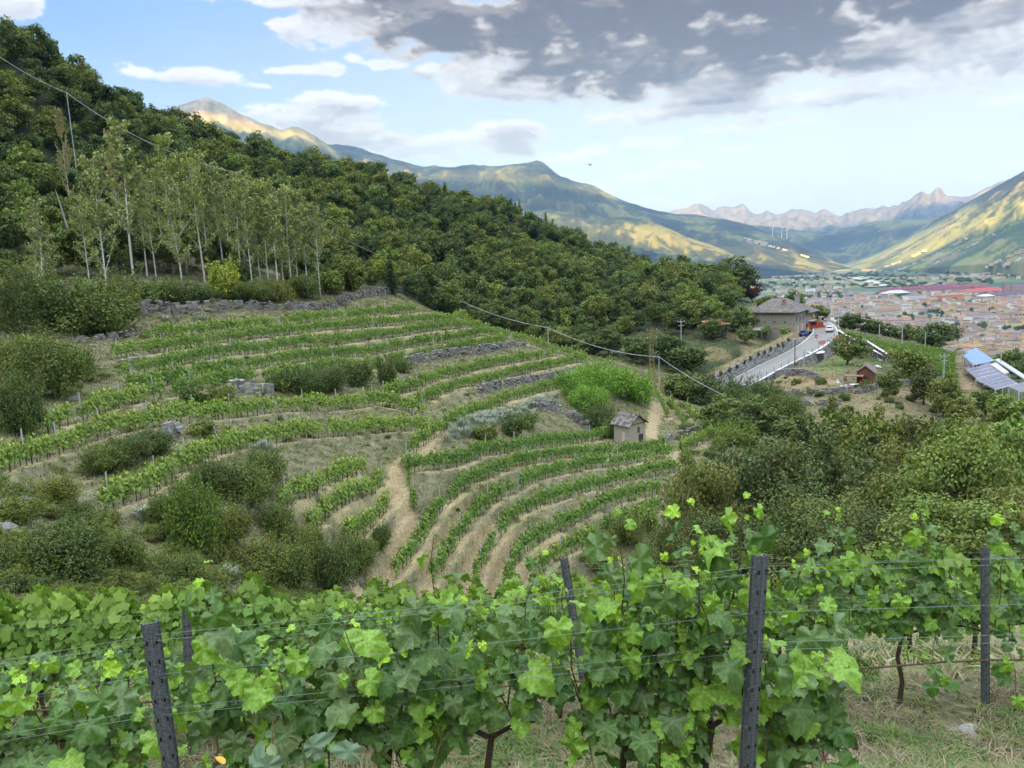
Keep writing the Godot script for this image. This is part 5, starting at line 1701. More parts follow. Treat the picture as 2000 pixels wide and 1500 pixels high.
	for e in 14: clump(lb2, Vector3(rng.randf_range(-3, 3), rng.randf_range(-0.9, 0.4), rng.randf_range(-2, 2.6)), Vector3(0.9, 0.45, 0.9), 50, 0.32, Color(0.16, 0.26, 0.06))
	part("vine_leaves", lb2.mesh(), leaf_mat(Color(1.1, 1.1, 1.0)), pg)
	var an := thing("lean_to", "grey sheet roof lean-to left of the leafy pergola", "shed", o.position + Basis(Vector3.UP, turn) * Vector3(-3.9, 3.0, 7.6), turn)
	var rfp := slab(Vector3(4.4, 0.1, 3.2), Color(0.36, 0.33, 0.30), Vector3(0, 0.3, 0), an, "roof")
	rfp.rotation.x = 0.14
	for e in [[-2, 1.3], [2, 1.3], [-2, -1.3], [2, -1.3]]: slab(Vector3(0.12, 4.4, 0.12), Color(0.2, 0.16, 0.12), Vector3(e[0], -2.0, e[1]), an, "post")
	# shed with an orange roof in the trees
	var sh := thing("shed", "old shed with a rusty orange roof among the trees", "shed", at(1397, 655, 203), deg_to_rad(14))
	slab(Vector3(5.0, 2.8, 3.2), Color(0.10, 0.085, 0.07), Vector3(0, 1.2, 0), sh, "wall")
	var orf := Buf.new()
	courses(orf, Vector3(-3.1, 2.7, 2.3), Vector3(3.1, 2.9, 2.3), Vector3(3.1, 3.9, -1.8), Vector3(-3.1, 3.7, -1.8), Color(0.42, 0.19, 0.10))
	part("roof", orf.mesh(), vmat(0.9), sh)
	slab(Vector3(0.9, 1.9, 0.08), Color(0.05, 0.045, 0.04), Vector3(1.2, 0.9, 1.63), sh, "door")
	# small house on the hill shoulder
	var hs := thing("hill_house", "small pale house with a broad dark roof on the hill shoulder", "house", drop(at(1346, 520, 330)) + Vector3(0, 1.5, 0), 0.2)
	slab(Vector3(4.6, 4.4, 4.0), Color(0.5, 0.42, 0.34), Vector3(0, 2.0, 0), hs, "wall")
	part("roof", hip_roof(4.8, 4.2, 1.3, 1.6, 0.8, 4.2, Color(0.13, 0.10, 0.09)), vmat(0.9), hs)
	slab(Vector3(0.9, 1.1, 0.06), Color(0.05, 0.05, 0.05), Vector3(0.9, 2.6, 2.02), hs, "window", 0.3)
	slab(Vector3(0.6, 1.3, 0.6), Color(0.45, 0.4, 0.35), Vector3(-0.8, 5.4, 0.3), hs, "chimney")
	var fm := thing("hill_house", "pinkish ruined house half hidden in trees on the ridge", "house", drop(at(1250, 505, 385)) + Vector3(0, 1.0, 0), -0.2)
	slab(Vector3(7.0, 6.0, 5.0), Color(0.42, 0.33, 0.28), Vector3(0, 2.0, 0), fm, "wall")
	part("roof", hip_roof(7.2, 5.2, 1.6, 1.8, 0.4, 5.0, Color(0.25, 0.17, 0.14)), vmat(0.9), fm)
	# street lamp behind the roof
	var lp := thing("street_lamp", "tall street lamp behind the farmhouse roof", "street lamp", drop(at(1507, 600, 232)))
	var lbf := Buf.new()
	var hgt := at(1507, 563, 232).y - lp.position.y
	lbf.tube([Vector3(0, -0.3, 0), Vector3(0, hgt - 0.6, 0), Vector3(0.4, hgt, 0), Vector3(1.9, hgt + 0.35, 0)], [0.09, 0.07, 0.06, 0.05], Color.WHITE, 6)
	part("pole", lbf.mesh(), mat(Color(0.5, 0.5, 0.5), 0.5, 0.4), lp)
	slab(Vector3(0.7, 0.14, 0.28), Color(0.6, 0.6, 0.6), Vector3(2.1, hgt + 0.36, 0), lp, "lamp_head")

func build_hut() -> void:
	rng.seed = 23
	# the stone hut among the vines
	var p := spot(1230, 868, 60.0)
	var r := Vector2(p.x, p.z).length()
	var m := r / FOC
	var o := thing("stone_hut", "small plastered stone hut with a slab roof among the vines", "hut", p, deg_to_rad(38))
	var w := 46.0 * m
	var d := 40.0 * m
	var h := 58.0 * m
	var plaster := grainy(mat(Color(0.70, 0.62, 0.50), 0.95), tex_grain, 0.9)
	var b := Buf.new()
	# walls with a gable, drawn as one shell
	for z in [-d / 2, d / 2]:
		var q := [Vector3(-w / 2, -2.0, z), Vector3(w / 2, -2.0, z), Vector3(w / 2, h * 0.78, z), Vector3(0, h * 1.06, z), Vector3(-w / 2, h * 0.78, z)]
		b.tri(q[0], q[1], q[2], Color.WHITE); b.tri(q[0], q[2], q[4], Color.WHITE); b.tri(q[4], q[2], q[3], Color.WHITE)
	for x in [-w / 2, w / 2]:
		b.quad(Vector3(x, -2.0, -d / 2), Vector3(x, h * 0.78, -d / 2), Vector3(x, h * 0.78, d / 2), Vector3(x, -2.0, d / 2), Color.WHITE)
	part("wall", b.mesh(), plaster, o)
	var rf := Node3D.new()
	rf.name = "roof"
	o.add_child(rf)
	var tm := vmat(0.95)
	for sx in [-1.0, 1.0]:
		var e0 := Vector3(sx * (w / 2 + 0.35), h * 0.78 - 0.2, 0)
		var e1 := Vector3(0, h * 1.06 + 0.06, 0)
		for i in 6:
			for j in 7:
				var q := e0.lerp(e1, (i + 0.5) / 6.0)
				q.z = (j - 3.0 + rng.randf_range(-0.15, 0.15)) * (d + 0.9) / 7.0
				var tb := Buf.new()
				tb.block(Vector3((e1 - e0).length() / 6.0 * 1.35, 0.07, (d + 0.9) / 7.0 * rng.randf_range(0.85, 1.1)), 0.02, shade(Color(0.165, 0.145, 0.13), rng.randf_range(0.6, 1.5)))
				var t := part("slab", tb.mesh(), tm, rf)
				t.position = q + Vector3(0, 0.05 + (5 - i) * 0.004, 0)
				t.rotation = Vector3(rng.randf_range(-0.05, 0.05), rng.randf_range(-0.12, 0.12), atan2((e1 - e0).y, absf((e1 - e0).x)) * (1.0 if sx < 0 else -1.0) + rng.randf_range(-0.04, 0.04))
	slab(Vector3(0.42, 0.85, 0.08), Color(0.09, 0.075, 0.06), Vector3(0.3, h * 0.55, d / 2 + 0.01), o, "window", 0.6)
	slab(Vector3(0.85, 1.7, 0.08), Color(0.05, 0.05, 0.055), Vector3(0.75, 0.75, d / 2 + 0.01), o, "door", 0.7)
	slab(Vector3(w + 0.06, 0.16, 0.12), Color(0.2, 0.15, 0.1), Vector3(0, h * 0.78, d / 2 + 0.05), o, "beam")
	slab(Vector3(0.5, 1.3, 0.06), Color(0.62, 0.5, 0.36), Vector3(-w / 2 - 0.01, h * 0.36, 0.4), o, "blocked_window", 0.95, PI / 2)
	var bk := thing("red_bucket", "small red bucket in front of the stone hut", "bucket", spot(1221, 873, 60.0))
	var cm := CylinderMesh.new()
	cm.top_radius = 0.2; cm.bottom_radius = 0.15; cm.height = 0.36
	part("pail", cm, mat(Color(0.6, 0.06, 0.04), 0.5), bk).position = Vector3(0, 0.2, 0)
	var hb := Buf.new()
	hb.tube([Vector3(-0.2, 0.36, 0), Vector3(-0.12, 0.52, 0), Vector3(0.12, 0.52, 0), Vector3(0.2, 0.36, 0)], [0.012, 0.012, 0.012, 0.012], Color.WHITE, 4)
	part("handle", hb.mesh(), mat(Color(0.5, 0.5, 0.5), 0.4, 0.6), bk)

# ---- poles and cables
func pole(x: float, ybase: float, ytop: float, r: float, kind: String, label: String) -> Vector3:
	var top := at(x, ytop, r)
	var p := drop(top)
	var h := top.y - p.y
	var o := thing(kind, label, "pole", p)
	var b := Buf.new()
	if kind == "lattice_mast":
		var c := Color(0.30, 0.235, 0.08)
		for e in [[-1, -1], [1, -1], [1, 1], [-1, 1]]:
			b.tube([Vector3(e[0] * 0.55, -0.5, e[1] * 0.55), Vector3(e[0] * 0.22, h, e[1] * 0.22)], [0.06, 0.045], c, 4)
		part("leg_frame", b.mesh(), vmat(0.6), o)
		var lb := Buf.new()
		var n := 13
		for k in n:
			var y0 := h * k / n
			var y1 := h * (k + 1) / n
			var w0 := lerpf(0.55, 0.22, y0 / h)
			var w1 := lerpf(0.55, 0.22, y1 / h)
			for s in [[Vector3(1, 0, 1), Vector3(-1, 0, 1)], [Vector3(-1, 0, 1), Vector3(-1, 0, -1)], [Vector3(-1, 0, -1), Vector3(1, 0, -1)], [Vector3(1, 0, -1), Vector3(1, 0, 1)]]:
				lb.tube([s[0] * w0 + Vector3(0, y0, 0), s[1] * w1 + Vector3(0, y1, 0)], [0.03, 0.03], c, 3, false)
				lb.tube([s[1] * w0 + Vector3(0, y0, 0), s[0] * w1 + Vector3(0, y1, 0)], [0.03, 0.03], c, 3, false)
		part("lattice", lb.mesh(), vmat(0.6), o)
		for k in 2: slab(Vector3(2.0, 0.1, 0.12), c, Vector3(0.15, h - 0.25 - k * 1.6, 0), o, "crossarm")
		for k in 4: slab(Vector3(0.12, 0.28, 0.12), Color(0.6, 0.6, 0.58), Vector3(-0.8 + (k % 2) * 1.8, h - 0.05 - (k / 2) * 1.6, 0), o, "insulator", 0.3)
		return top
	var wood := kind == "wooden_pole"
	var col := Color(0.22, 0.13, 0.075) if wood else Color(0.47, 0.47, 0.46)
	var thin := 0.10 if kind != "steel_cable_pole" else 0.075
	b.tube([Vector3(0, -0.6, 0), Vector3(0, h, 0)], [thin * 1.35, thin], col, 8)
	part("shaft", b.mesh(), vmat(0.8), o)
	if kind == "power_pole":
		for k in 2: slab(Vector3(1.7 - k * 0.4, 0.1, 0.1), col, Vector3(0, h - 0.5 - k * 0.9, 0), o, "crossarm")
		for k in 3: slab(Vector3(0.13, 0.26, 0.13), Color(0.55, 0.56, 0.55), Vector3(-0.75 + k * 0.75, h - 0.3, 0), o, "insulator", 0.3)
	elif kind == "steel_cable_pole":
		slab(Vector3(0.3, 0.16, 0.16), Color(0.4, 0.4, 0.4), Vector3(0, h + 0.03, 0), o, "cable_clamp", 0.5)
	return top

func cable(a: Vector3, c: Vector3, sag: float, label: String, rad := 0.035, col := Color(0.50, 0.51, 0.52)) -> void:
	var b := Buf.new()
	var pts := []
	var rs := []
	for k in 17:
		var s := k / 16.0
		pts.append(a.lerp(c, s) - Vector3(0, sag * 4.0 * s * (1.0 - s), 0))
		rs.append(rad)
	b.tube(pts, rs, Color.WHITE, 4, false)
	tag(part("cable", b.mesh(), mat(col, 0.5, 0.3), self), label, "cable")

func build_poles() -> void:
	var pa := pole(130, 215, 181, 196, "steel_cable_pole", "grey cable pole high on the wooded slope above the dead tree")
	var pb := pole(461, 520, 337, 152, "steel_cable_pole", "thin pale cable pole standing in the birch grove")
	var pc := pole(1070, 672, 640, 151, "steel_cable_pole", "short grey cable pole on the terrace crest")
	var pd := pole(1287, 755, 697, 150, "steel_cable_pole", "grey cable pole right of the lattice mast")
	pole(1272, 745, 643, 152, "lattice_mast", "rusty yellow lattice mast above the green thicket")
	var p1 := pole(1330, 700, 624, 176, "power_pole", "tall grey power pole with crossarms left of the road")
	pole(1638, 668, 608, 205, "power_pole", "power pole in front of the vineyard's dark tree line")
	var p2 := pole(1845, 772, 690, 158, "power_pole", "lone power pole with a crossarm below the vineyard")
	pole(1763, 656, 630, 232, "concrete_pole", "pale concrete pole at the vineyard's upper edge")
	pole(1718, 650, 633, 238, "concrete_pole", "short concrete pole between the dark vineyard trees")
	pole(1808, 668, 648, 234, "concrete_pole", "small pole beside the big dark vineyard tree")
	pole(1553, 727, 664, 179, "wooden_pole", "brown wooden pole below the road")
	pole(1571, 728, 682, 180, "concrete_pole", "pale pole close to the brown wooden pole")
	pole(1578, 800, 755, 150, "wooden_pole", "thin wooden pole in the garden terraces")
	pole(1589, 800, 770, 148, "concrete_pole", "short whitish pole in the garden terraces")
	pole(1956, 735, 686, 205, "concrete_pole", "pole behind the blue roof")
	cable(at(-30, 90, 205), pa, 0.8, "cable coming in over the wood at the left edge")
	cable(pa, pb, 2.2, "cable running down from the high pole to the birch grove")
	cable(pb, at(785, 516, 190), 1.5, "cable from the birch grove towards the rock ledge")
	cable(at(785, 516, 190), pc, 2.5, "cable sagging over the hollow to the crest pole", 0.05)
	cable(pc, pd, 1.2, "cable from the crest pole to the pole by the mast", 0.05)
	cable(pd, at(1600, 842, 118), 1.5, "pale cable descending from the mast pole to the near trees", 0.05)
	cable(at(1420, 560, 240), at(1476, 606, 216), 0.4, "thin wire running down to the farmhouse", 0.02)
	cable(at(1560, 597, 222), at(1638, 610, 205), 0.4, "wire from the farmhouse to the vineyard power pole", 0.02)
	cable(at(1638, 610, 205), at(1763, 631, 232), 0.6, "wire along the vineyard's upper edge", 0.02)
	cable(at(1763, 631, 232), at(1900, 668, 230), 0.6, "wire towards the big dark vineyard tree", 0.02)
	# a bird against the sky
	var b := Buf.new()
	var q := at(1153, 322, 120)
	b.tube([Vector3(-0.28, 0, 0), Vector3(0, 0.03, 0), Vector3(0.3, -0.02, 0)], [0.02, 0.09, 0.02], Color.WHITE, 6)
	for s in [-1.0, 1.0]:
		b.quad(Vector3(-0.1, 0.02, 0), Vector3(0.12, 0.02, 0), Vector3(0.02 + s * 0.1, 0.18, s * 0.35), Vector3(-0.08 + s * 0.1, 0.2, s * 0.4), Color.WHITE)
		b.tri(Vector3(0.02 + s * 0.1, 0.18, s * 0.35), Vector3(-0.08 + s * 0.1, 0.2, s * 0.4), Vector3(-0.2 + s * 0.12, 0.1, s * 0.7), Color.WHITE)
	var bd := part("bird", b.mesh(), mat(Color(0.05, 0.05, 0.05), 0.9), self)
	bd.position = q
	bd.rotation = Vector3(0.2, 0.7, 0.3)
	tag(bd, "small dark bird flying in front of the pale sky", "bird")

# ------------------------------------------------------------------ vehicles and garden things
func extrude(profile: PackedVector2Array, half: float, col: Color) -> ArrayMesh:
	# side profile in x (length) and y, pulled to both sides in z with slightly tucked-in flanks
	var b := Buf.new()
	var n := profile.size()
	var mid := Vector2.ZERO
	for q in profile: mid += q / n
	for k in n:
		var a := profile[k]
		var c := profile[(k + 1) % n]
		var ha := half * (1.0 - 0.16 * smoothstep(0.75, 1.5, a.y))
		var hc := half * (1.0 - 0.16 * smoothstep(0.75, 1.5, c.y))
		b.quad(Vector3(a.x, a.y, ha), Vector3(c.x, c.y, hc), Vector3(c.x, c.y, -hc), Vector3(a.x, a.y, -ha), col)
		for s in [1.0, -1.0]:
			b.tri(Vector3(a.x, a.y, s * ha), Vector3(c.x, c.y, s * hc), Vector3(mid.x, mid.y, s * half), col)
	return b.mesh()

func car(called: String, label: String, pos: Vector3, turn: float, paint: Color) -> void:
	var o := thing(called, label, "car", pos, turn)
	var body := PackedVector2Array([Vector2(-2.1, 0.35), Vector2(-2.12, 0.75), Vector2(-1.95, 0.98), Vector2(-1.2, 1.02), Vector2(1.0, 0.98), Vector2(1.9, 0.82), Vector2(2.12, 0.62), Vector2(2.1, 0.35)])
	part("body", extrude(body, 0.88, Color.WHITE), mat(paint, 0.3), o)
	var cab := PackedVector2Array([Vector2(-1.85, 0.97), Vector2(-1.45, 1.42), Vector2(-0.9, 1.5), Vector2(0.15, 1.46), Vector2(0.95, 0.97)])
	part("cabin", extrude(cab, 0.80, Color.WHITE), mat(paint, 0.3), o)
	var gl := mat(Color(0.03, 0.035, 0.04), 0.12)
	var wb := Buf.new()
	wb.quad(Vector3(-1.84, 1.02, -0.66), Vector3(-1.5, 1.4, -0.58), Vector3(-1.5, 1.4, 0.58), Vector3(-1.84, 1.02, 0.66), Color.WHITE)
	part("rear_window", wb.mesh(), gl, o).position.x = -0.03
	var fb := Buf.new()
	fb.quad(Vector3(0.97, 1.0, -0.66), Vector3(0.97, 1.0, 0.66), Vector3(0.2, 1.44, 0.58), Vector3(0.2, 1.44, -0.58), Color.WHITE)
	part("windscreen", fb.mesh(), gl, o).position.x = 0.03
	for s in [-1.0, 1.0]:
		var sb := Buf.new()
		sb.quad(Vector3(-1.35, 1.03, s * 0.83), Vector3(0.6, 1.03, s * 0.83), Vector3(0.05, 1.4, s * 0.72), Vector3(-1.2, 1.4, s * 0.72), Color.WHITE)
		part("side_window", sb.mesh(), gl, o)
		slab(Vector3(0.06, 0.16, 0.3), Color(0.45, 0.03, 0.02), Vector3(-2.08, 0.8, s * 0.66), o, "tail_light", 0.3)
		slab(Vector3(0.06, 0.14, 0.32), Color(0.7, 0.7, 0.68), Vector3(2.06, 0.68, s * 0.6), o, "headlight", 0.2)
		for x in [-1.3, 1.32]:
			var tm := CylinderMesh.new()
			tm.top_radius = 0.33; tm.bottom_radius = 0.33; tm.height = 0.22; tm.radial_segments = 16
			var wh := part("wheel", tm, mat(Color(0.02, 0.02, 0.02), 0.9), o)
			wh.position = Vector3(x, 0.33, s * 0.8)
			wh.rotation.x = PI / 2
	slab(Vector3(0.05, 0.12, 0.5), Color(0.75, 0.75, 0.72), Vector3(-2.13, 0.62, 0), o, "number_plate", 0.5)

func build_vehicles() -> void:
	rng.seed = 9
	var d := road[road.size() * 74 / 100] - road[road.size() * 70 / 100]
	var k := int(road.size() * 0.735)
	car("car", "white car seen from behind on the road bend", road[k] - side_of(road, k) * 1.1, atan2(-d.z, d.x), Color(0.75, 0.76, 0.77))
	car("car", "small blue car parked against the farmhouse", drop(at(1571, 656, 214), 0.02), deg_to_rad(60), Color(0.07, 0.13, 0.32))
	# motorcycle
	var mc := thing("motorcycle", "dark motorcycle parked left of the blue car", "motorcycle", drop(at(1562, 658, 211), 0.02), deg_to_rad(25))
	for x in [-0.7, 0.7]:
		var tm := TorusMesh.new()
		tm.inner_radius = 0.2; tm.outer_radius = 0.33; tm.rings = 14; tm.ring_segments = 6
		var w := part("wheel", tm, mat(Color(0.02, 0.02, 0.02), 0.8), mc)
		w.position = Vector3(x, 0.33, 0)
		w.rotation.x = PI / 2
	var tb := Buf.new()
	tb.tube([Vector3(-0.85, 0.75, 0), Vector3(-0.4, 0.82, 0), Vector3(0.0, 0.86, 0), Vector3(0.35, 0.95, 0)], [0.06, 0.14, 0.15, 0.12], Color.WHITE, 8)
	tb.tube([Vector3(0.7, 0.33, 0), Vector3(0.45, 1.05, 0)], [0.045, 0.045], Color.WHITE, 6)
	tb.tube([Vector3(-0.7, 0.33, 0), Vector3(0.0, 0.5, 0), Vector3(0.3, 0.8, 0)], [0.05, 0.18, 0.06], Color.WHITE, 6)
	part("frame", tb.mesh(), mat(Color(0.03, 0.03, 0.035), 0.4), mc)
	slab(Vector3(0.08, 0.06, 0.75), Color(0.1, 0.1, 0.1), Vector3(0.45, 1.1, 0), mc, "handlebar", 0.4)
	# excavator
	var e := thing("excavator", "yellow and red excavator working at the road's end", "excavator", drop(at(1597, 648, 224), 0.1), deg_to_rad(20))
	for s in [-1.0, 1.0]: slab(Vector3(2.6, 0.65, 0.5), Color(0.04, 0.04, 0.04), Vector3(0, 0.33, s * 0.85), e, "track")
	slab(Vector3(2.3, 0.9, 1.9), Color(0.40, 0.06, 0.03), Vector3(-0.1, 1.15, 0), e, "body")
	var cb := slab(Vector3(1.1, 1.5, 0.95), Color(0.42, 0.40, 0.38), Vector3(0.75, 2.3, 0.45), e, "cab")
	slab(Vector3(0.06, 0.9, 0.75), Color(0.03, 0.035, 0.04), Vector3(0.56, 0.15, 0), cb, "window", 0.15)
	slab(Vector3(0.8, 0.9, 0.04), Color(0.03, 0.035, 0.04), Vector3(0, 0.15, 0.49), cb, "window", 0.15)
	var bb := Buf.new()
	bb.tube([Vector3(-0.6, 1.6, -0.3), Vector3(-1.5, 3.6, -0.4), Vector3(-2.6, 4.0, -0.4)], [0.26, 0.32, 0.22], Color.WHITE, 6)
	part("boom", bb.mesh(), mat(Color(0.60, 0.40, 0.03), 0.5), e)
	var ab := Buf.new()
	ab.tube([Vector3(-2.6, 4.1, -0.4), Vector3(-2.9, 1.6, -0.4)], [0.22, 0.16], Color.WHITE, 6)
	part("arm", ab.mesh(), mat(Color(0.60, 0.40, 0.03), 0.5), e)
	slab(Vector3(0.6, 0.7, 0.9), Color(0.12, 0.11, 0.1), Vector3(-2.8, 1.2, -0.4), e, "bucket")
	# orange safety nets
	var n := 0
	for q in [[[[1580, 641], [1600, 643], [1622, 644]], 1.3, "orange safety net round the excavator", 222.0], [[[1598, 674], [1612, 672]], 1.3, "small orange net at the top of the downhill wall", 200.0], [[[1628, 662], [1645, 664], [1660, 667]], 1.5, "long orange net below the white-edged ramp", 205.0]]:
		var b := Buf.new()
		var pts := []
		for w in q[0]: pts.append(at(w[0], w[1], q[3]))
		var path := smooth_path(pts, 0.25)
		for c in path.size() - 1:
			var z0 := sin(c * 1.1) * 0.12
			var z1 := sin((c + 1) * 1.1) * 0.12
			for rws in 5:
				var y0: float = q[1] * rws / 5.0
				var y1: float = q[1] * (rws + 0.72) / 5.0
				b.quad(path[c] + Vector3(0, y0 - 0.3, z0), path[c + 1] + Vector3(0, y0 - 0.3, z1), path[c + 1] + Vector3(0, y1 - 0.3, z1), path[c] + Vector3(0, y1 - 0.3, z0), Color(0.62, 0.13, 0.04))
		tag(part("safety_net", b.mesh(), vmat(0.8, Color(1, 1, 1), 0.3), self), q[2], "net")
		n += 1

func build_garden() -> void:
	rng.seed = 17
	# brown garden hut
	var p := spot(1692, 748, 100.0)
	var m := Vector2(p.x, p.z).length() / FOC
	var o := thing("garden_hut", "small brown wooden garden hut with a gabled roof", "hut", p, deg_to_rad(-32))
	var w := 28.0 * m
	var d := 32.0 * m
	var h := 22.0 * m
	var b := Buf.new()
	for z in [-d / 2, d / 2]:
		b.tri(Vector3(-w / 2, h, z), Vector3(w / 2, h, z), Vector3(0, h * 1.5, z), Color.WHITE)
		b.quad(Vector3(-w / 2, -1.0, z), Vector3(w / 2, -1.0, z), Vector3(w / 2, h, z), Vector3(-w / 2, h, z), Color.WHITE)
	for x in [-w / 2, w / 2]: b.quad(Vector3(x, -1.0, -d / 2), Vector3(x, h, -d / 2), Vector3(x, h, d / 2), Vector3(x, -1.0, d / 2), Color.WHITE)
	part("wall", b.mesh(), grainy(mat(Color(0.33, 0.16, 0.095), 0.85), tex_fine, 1.0), o)
	for s in [-1.0, 1.0]:
		var rp := slab(Vector3(w * 0.74, 0.1, d + 0.7), Color(0.20, 0.13, 0.13), Vector3(s * w * 0.29, h * 1.24, 0), o, "roof_sheet", 0.7)
		rp.rotation.z = -s * atan2(h * 0.5, w / 2)
	slab(Vector3(0.9, 1.9, 0.06), Color(0.16, 0.07, 0.045), Vector3(0.3, 0.9, d / 2 + 0.02), o, "door")
	slab(Vector3(0.06, 0.7, 0.9), Color(0.06, 0.05, 0.05), Vector3(w / 2 + 0.02, 1.5, 0.2), o, "window", 0.3)
	var po := thing("wooden_canopy", "low brown wooden canopy beside the garden hut", "canopy", spot(1668, 752, 100.0), deg_to_rad(-32))
	slab(Vector3(3.2, 0.12, 2.2), Color(0.26, 0.13, 0.08), Vector3(0, 1.8, 0), po, "roof")
	for e in [[-1.5, -1], [1.5, -1], [-1.5, 1], [1.5, 1]]: slab(Vector3(0.1, 2.2, 0.1), Color(0.2, 0.11, 0.07), Vector3(e[0], 0.75, e[1]), po, "post")
	# furniture
	var tb := thing("garden_table", "white plastic table in front of the brown hut", "table", spot(1668, 758, 100.0), 0.3)
	slab(Vector3(1.6, 0.05, 0.9), Color(0.78, 0.78, 0.76), Vector3(0, 0.74, 0), tb, "tabletop", 0.5)
	for e in [[-0.7, -0.35], [0.7, -0.35], [-0.7, 0.35], [0.7, 0.35]]: slab(Vector3(0.06, 0.76, 0.06), Color(0.75, 0.75, 0.73), Vector3(e[0], 0.36, e[1]), tb, "leg", 0.5)
	var n := 0
	for q in [[1637, 752, "white garden chair furthest left by the terrace rim"], [1644, 758, "white garden chair between the rim and the table"], [1652, 760, "white garden chair next to the table"], [1678, 754, "red garden chair behind the white table"]]:
		var c := thing("garden_chair", q[2], "chair", spot(q[0], q[1], 100.0), n * 1.3)
		var col := Color(0.55, 0.07, 0.05) if n == 3 else Color(0.78, 0.78, 0.76)
		slab(Vector3(0.5, 0.05, 0.5), col, Vector3(0, 0.44, 0), c, "seat", 0.5)
		slab(Vector3(0.5, 0.5, 0.05), col, Vector3(0, 0.72, -0.24), c, "backrest", 0.5)
		for e in [[-0.21, -0.21], [0.21, -0.21], [-0.21, 0.21], [0.21, 0.21]]: slab(Vector3(0.05, 0.44, 0.05), col, Vector3(e[0], 0.21, e[1]), c, "leg", 0.5)
		n += 1
	var tk := thing("water_tank", "whitish plastic water tank beside the clipped hedge", "tank", spot(1719, 705, 120.0))
	slab(Vector3(1.1, 1.2, 1.1), Color(0.66, 0.66, 0.64), Vector3(0, 0.75, 0), tk, "tank", 0.5)
	slab(Vector3(1.2, 0.14, 1.2), Color(0.3, 0.25, 0.2), Vector3(0, 0.07, 0), tk, "pallet")
	var aw := thing("awning", "white awning on poles above the grass terrace", "awning", spot(1593, 703, 140.0))
	var ab := Buf.new()
	for k in 8:
		var x0 := -1.9 + k * 0.475
		var f := func(x: float) -> float: return 1.9 - 0.28 * cos(x * 0.8) + 0.03 * sin(x * 9.0)
		ab.quad(Vector3(x0, f.call(x0), 0.8), Vector3(x0 + 0.475, f.call(x0 + 0.475), 0.8), Vector3(x0 + 0.475, f.call(x0 + 0.475) + 0.15, -0.8), Vector3(x0, f.call(x0) + 0.15, -0.8), Color.WHITE)
	part("canvas", ab.mesh(), mat(Color(0.78, 0.77, 0.74), 0.8), aw)
	slab(Vector3(3.4, 1.2, 1.2), Color(0.07, 0.07, 0.07), Vector3(0, 0.7, -0.1), aw, "stacked_stuff")
	for e in [-1.9, 1.9]: slab(Vector3(0.06, 2.0, 0.06), Color(0.5, 0.5, 0.5), Vector3(e, 0.95, 0.75), aw, "pole")
	var tp := thing("white_tarpaulin", "crumpled white tarpaulin on the garden lawn", "tarpaulin", spot(1714, 717, 120.0))
	part("sheet", boulder(777, 0.8, Color(0.75, 0.75, 0.73)), vmat(0.7), tp)
	bush(1738, 703, 20, 12, FRESH, "clipped bright green hedge beside the water tank", "hedge", 120)
	bush(1756, 714, 26, 22, Color(0.35, 1.15, 1.5), "bluish green netted shrub in the garden", "netted_shrub", 120)
	# plank ramp with white edges below the vineyard
	for q in [[[1637, 645], [1680, 670], [1730, 697], "long white-edged retaining edge under the vineyard", 205.0], [[1686, 662], [1715, 680], [1743, 697], "second white-edged trough along the vineyard foot", 200.0]]:
		var pts := []
		for e in 3: pts.append(at(q[e][0], q[e][1], q[4] - e * 9.0))
		var path := smooth_path(pts, 1.0)
		for c in path.size(): path[c].y = maxf(path[c].y, ground(path[c].x, path[c].z) + 0.25)
		var gt := thing("retaining_edge", q[3], "wall")
		part("rim", ribbon(path, 0.3, -0.3, 0.05, Color.WHITE), mat(Color(0.62, 0.61, 0.58), 0.8), gt)
		var wb := Buf.new()
		for c in path.size() - 1:
			wb.quad(path[c] - Vector3(0, 1.1, 0), path[c + 1] - Vector3(0, 1.1, 0), path[c + 1], path[c], Color(0.11, 0.10, 0.09))
		part("planking", wb.mesh(), vmat(0.9), gt)
		for c in range(0, path.size(), 2): slab(Vector3(0.16, 1.2, 0.16), Color(0.4, 0.38, 0.35), path[c] - Vector3(0, 0.5, 0), gt, "post")
	# solar arrays and low roofs
	var blue := mat(Color(0.19, 0.31, 0.52), 0.25, 0.2)
	var sol := mat(Color(0.16, 0.155, 0.22), 0.22, 0.1, 0.6)
	var frame := mat(Color(0.62, 0.62, 0.64), 0.4, 0.3)
	for q in [
		["blue_roof", [1886, 687, 214], [1905, 679, 222], [1941, 703, 210], [1922, 711, 203], 1, blue, "upper blue metal roof behind the solar arrays"],
		["blue_roof", [1880, 694, 208], [1893, 689, 212], [1921, 708, 202], [1901, 712, 198], 1, blue, "lower blue metal roof behind the solar arrays"],
		["solar_array", [1883, 717, 200], [1929, 707, 204], [1957, 727, 190], [1907, 739, 186], 4, sol, "upper tilted array of dark solar panels"],
		["solar_array", [1905, 741, 185], [1956, 728, 189], [1987, 748, 176], [1944, 760, 172], 4, sol, "lower tilted array of dark solar panels"],
		["solar_array", [1970, 755, 172], [2012, 742, 176], [2040, 760, 166], [1990, 764, 164], 3, sol, "solar array cut by the right picture edge"],
		["flat_roof", [1933, 711, 200], [1945, 708, 203], [1971, 727, 190], [1961, 730, 187], 1, mat(Color(0.46, 0.43, 0.36), 0.9), "flat pale roof between the solar arrays"],
		["flat_roof", [1942, 702, 207], [1950, 700, 209], [2010, 738, 190], [2006, 744, 186], 1, mat(Color(0.42, 0.42, 0.40), 0.8), "long narrow grey roof at the right edge"]]:
		var c: Array[Vector3] = []
		for e in range(1, 5): c.append(at(q[e][0], q[e][1], q[e][2]))
		var sh := thing(q[0], q[7], "solar panels" if q[0] == "solar_array" else "roof", Vector3.ZERO, 0.0)
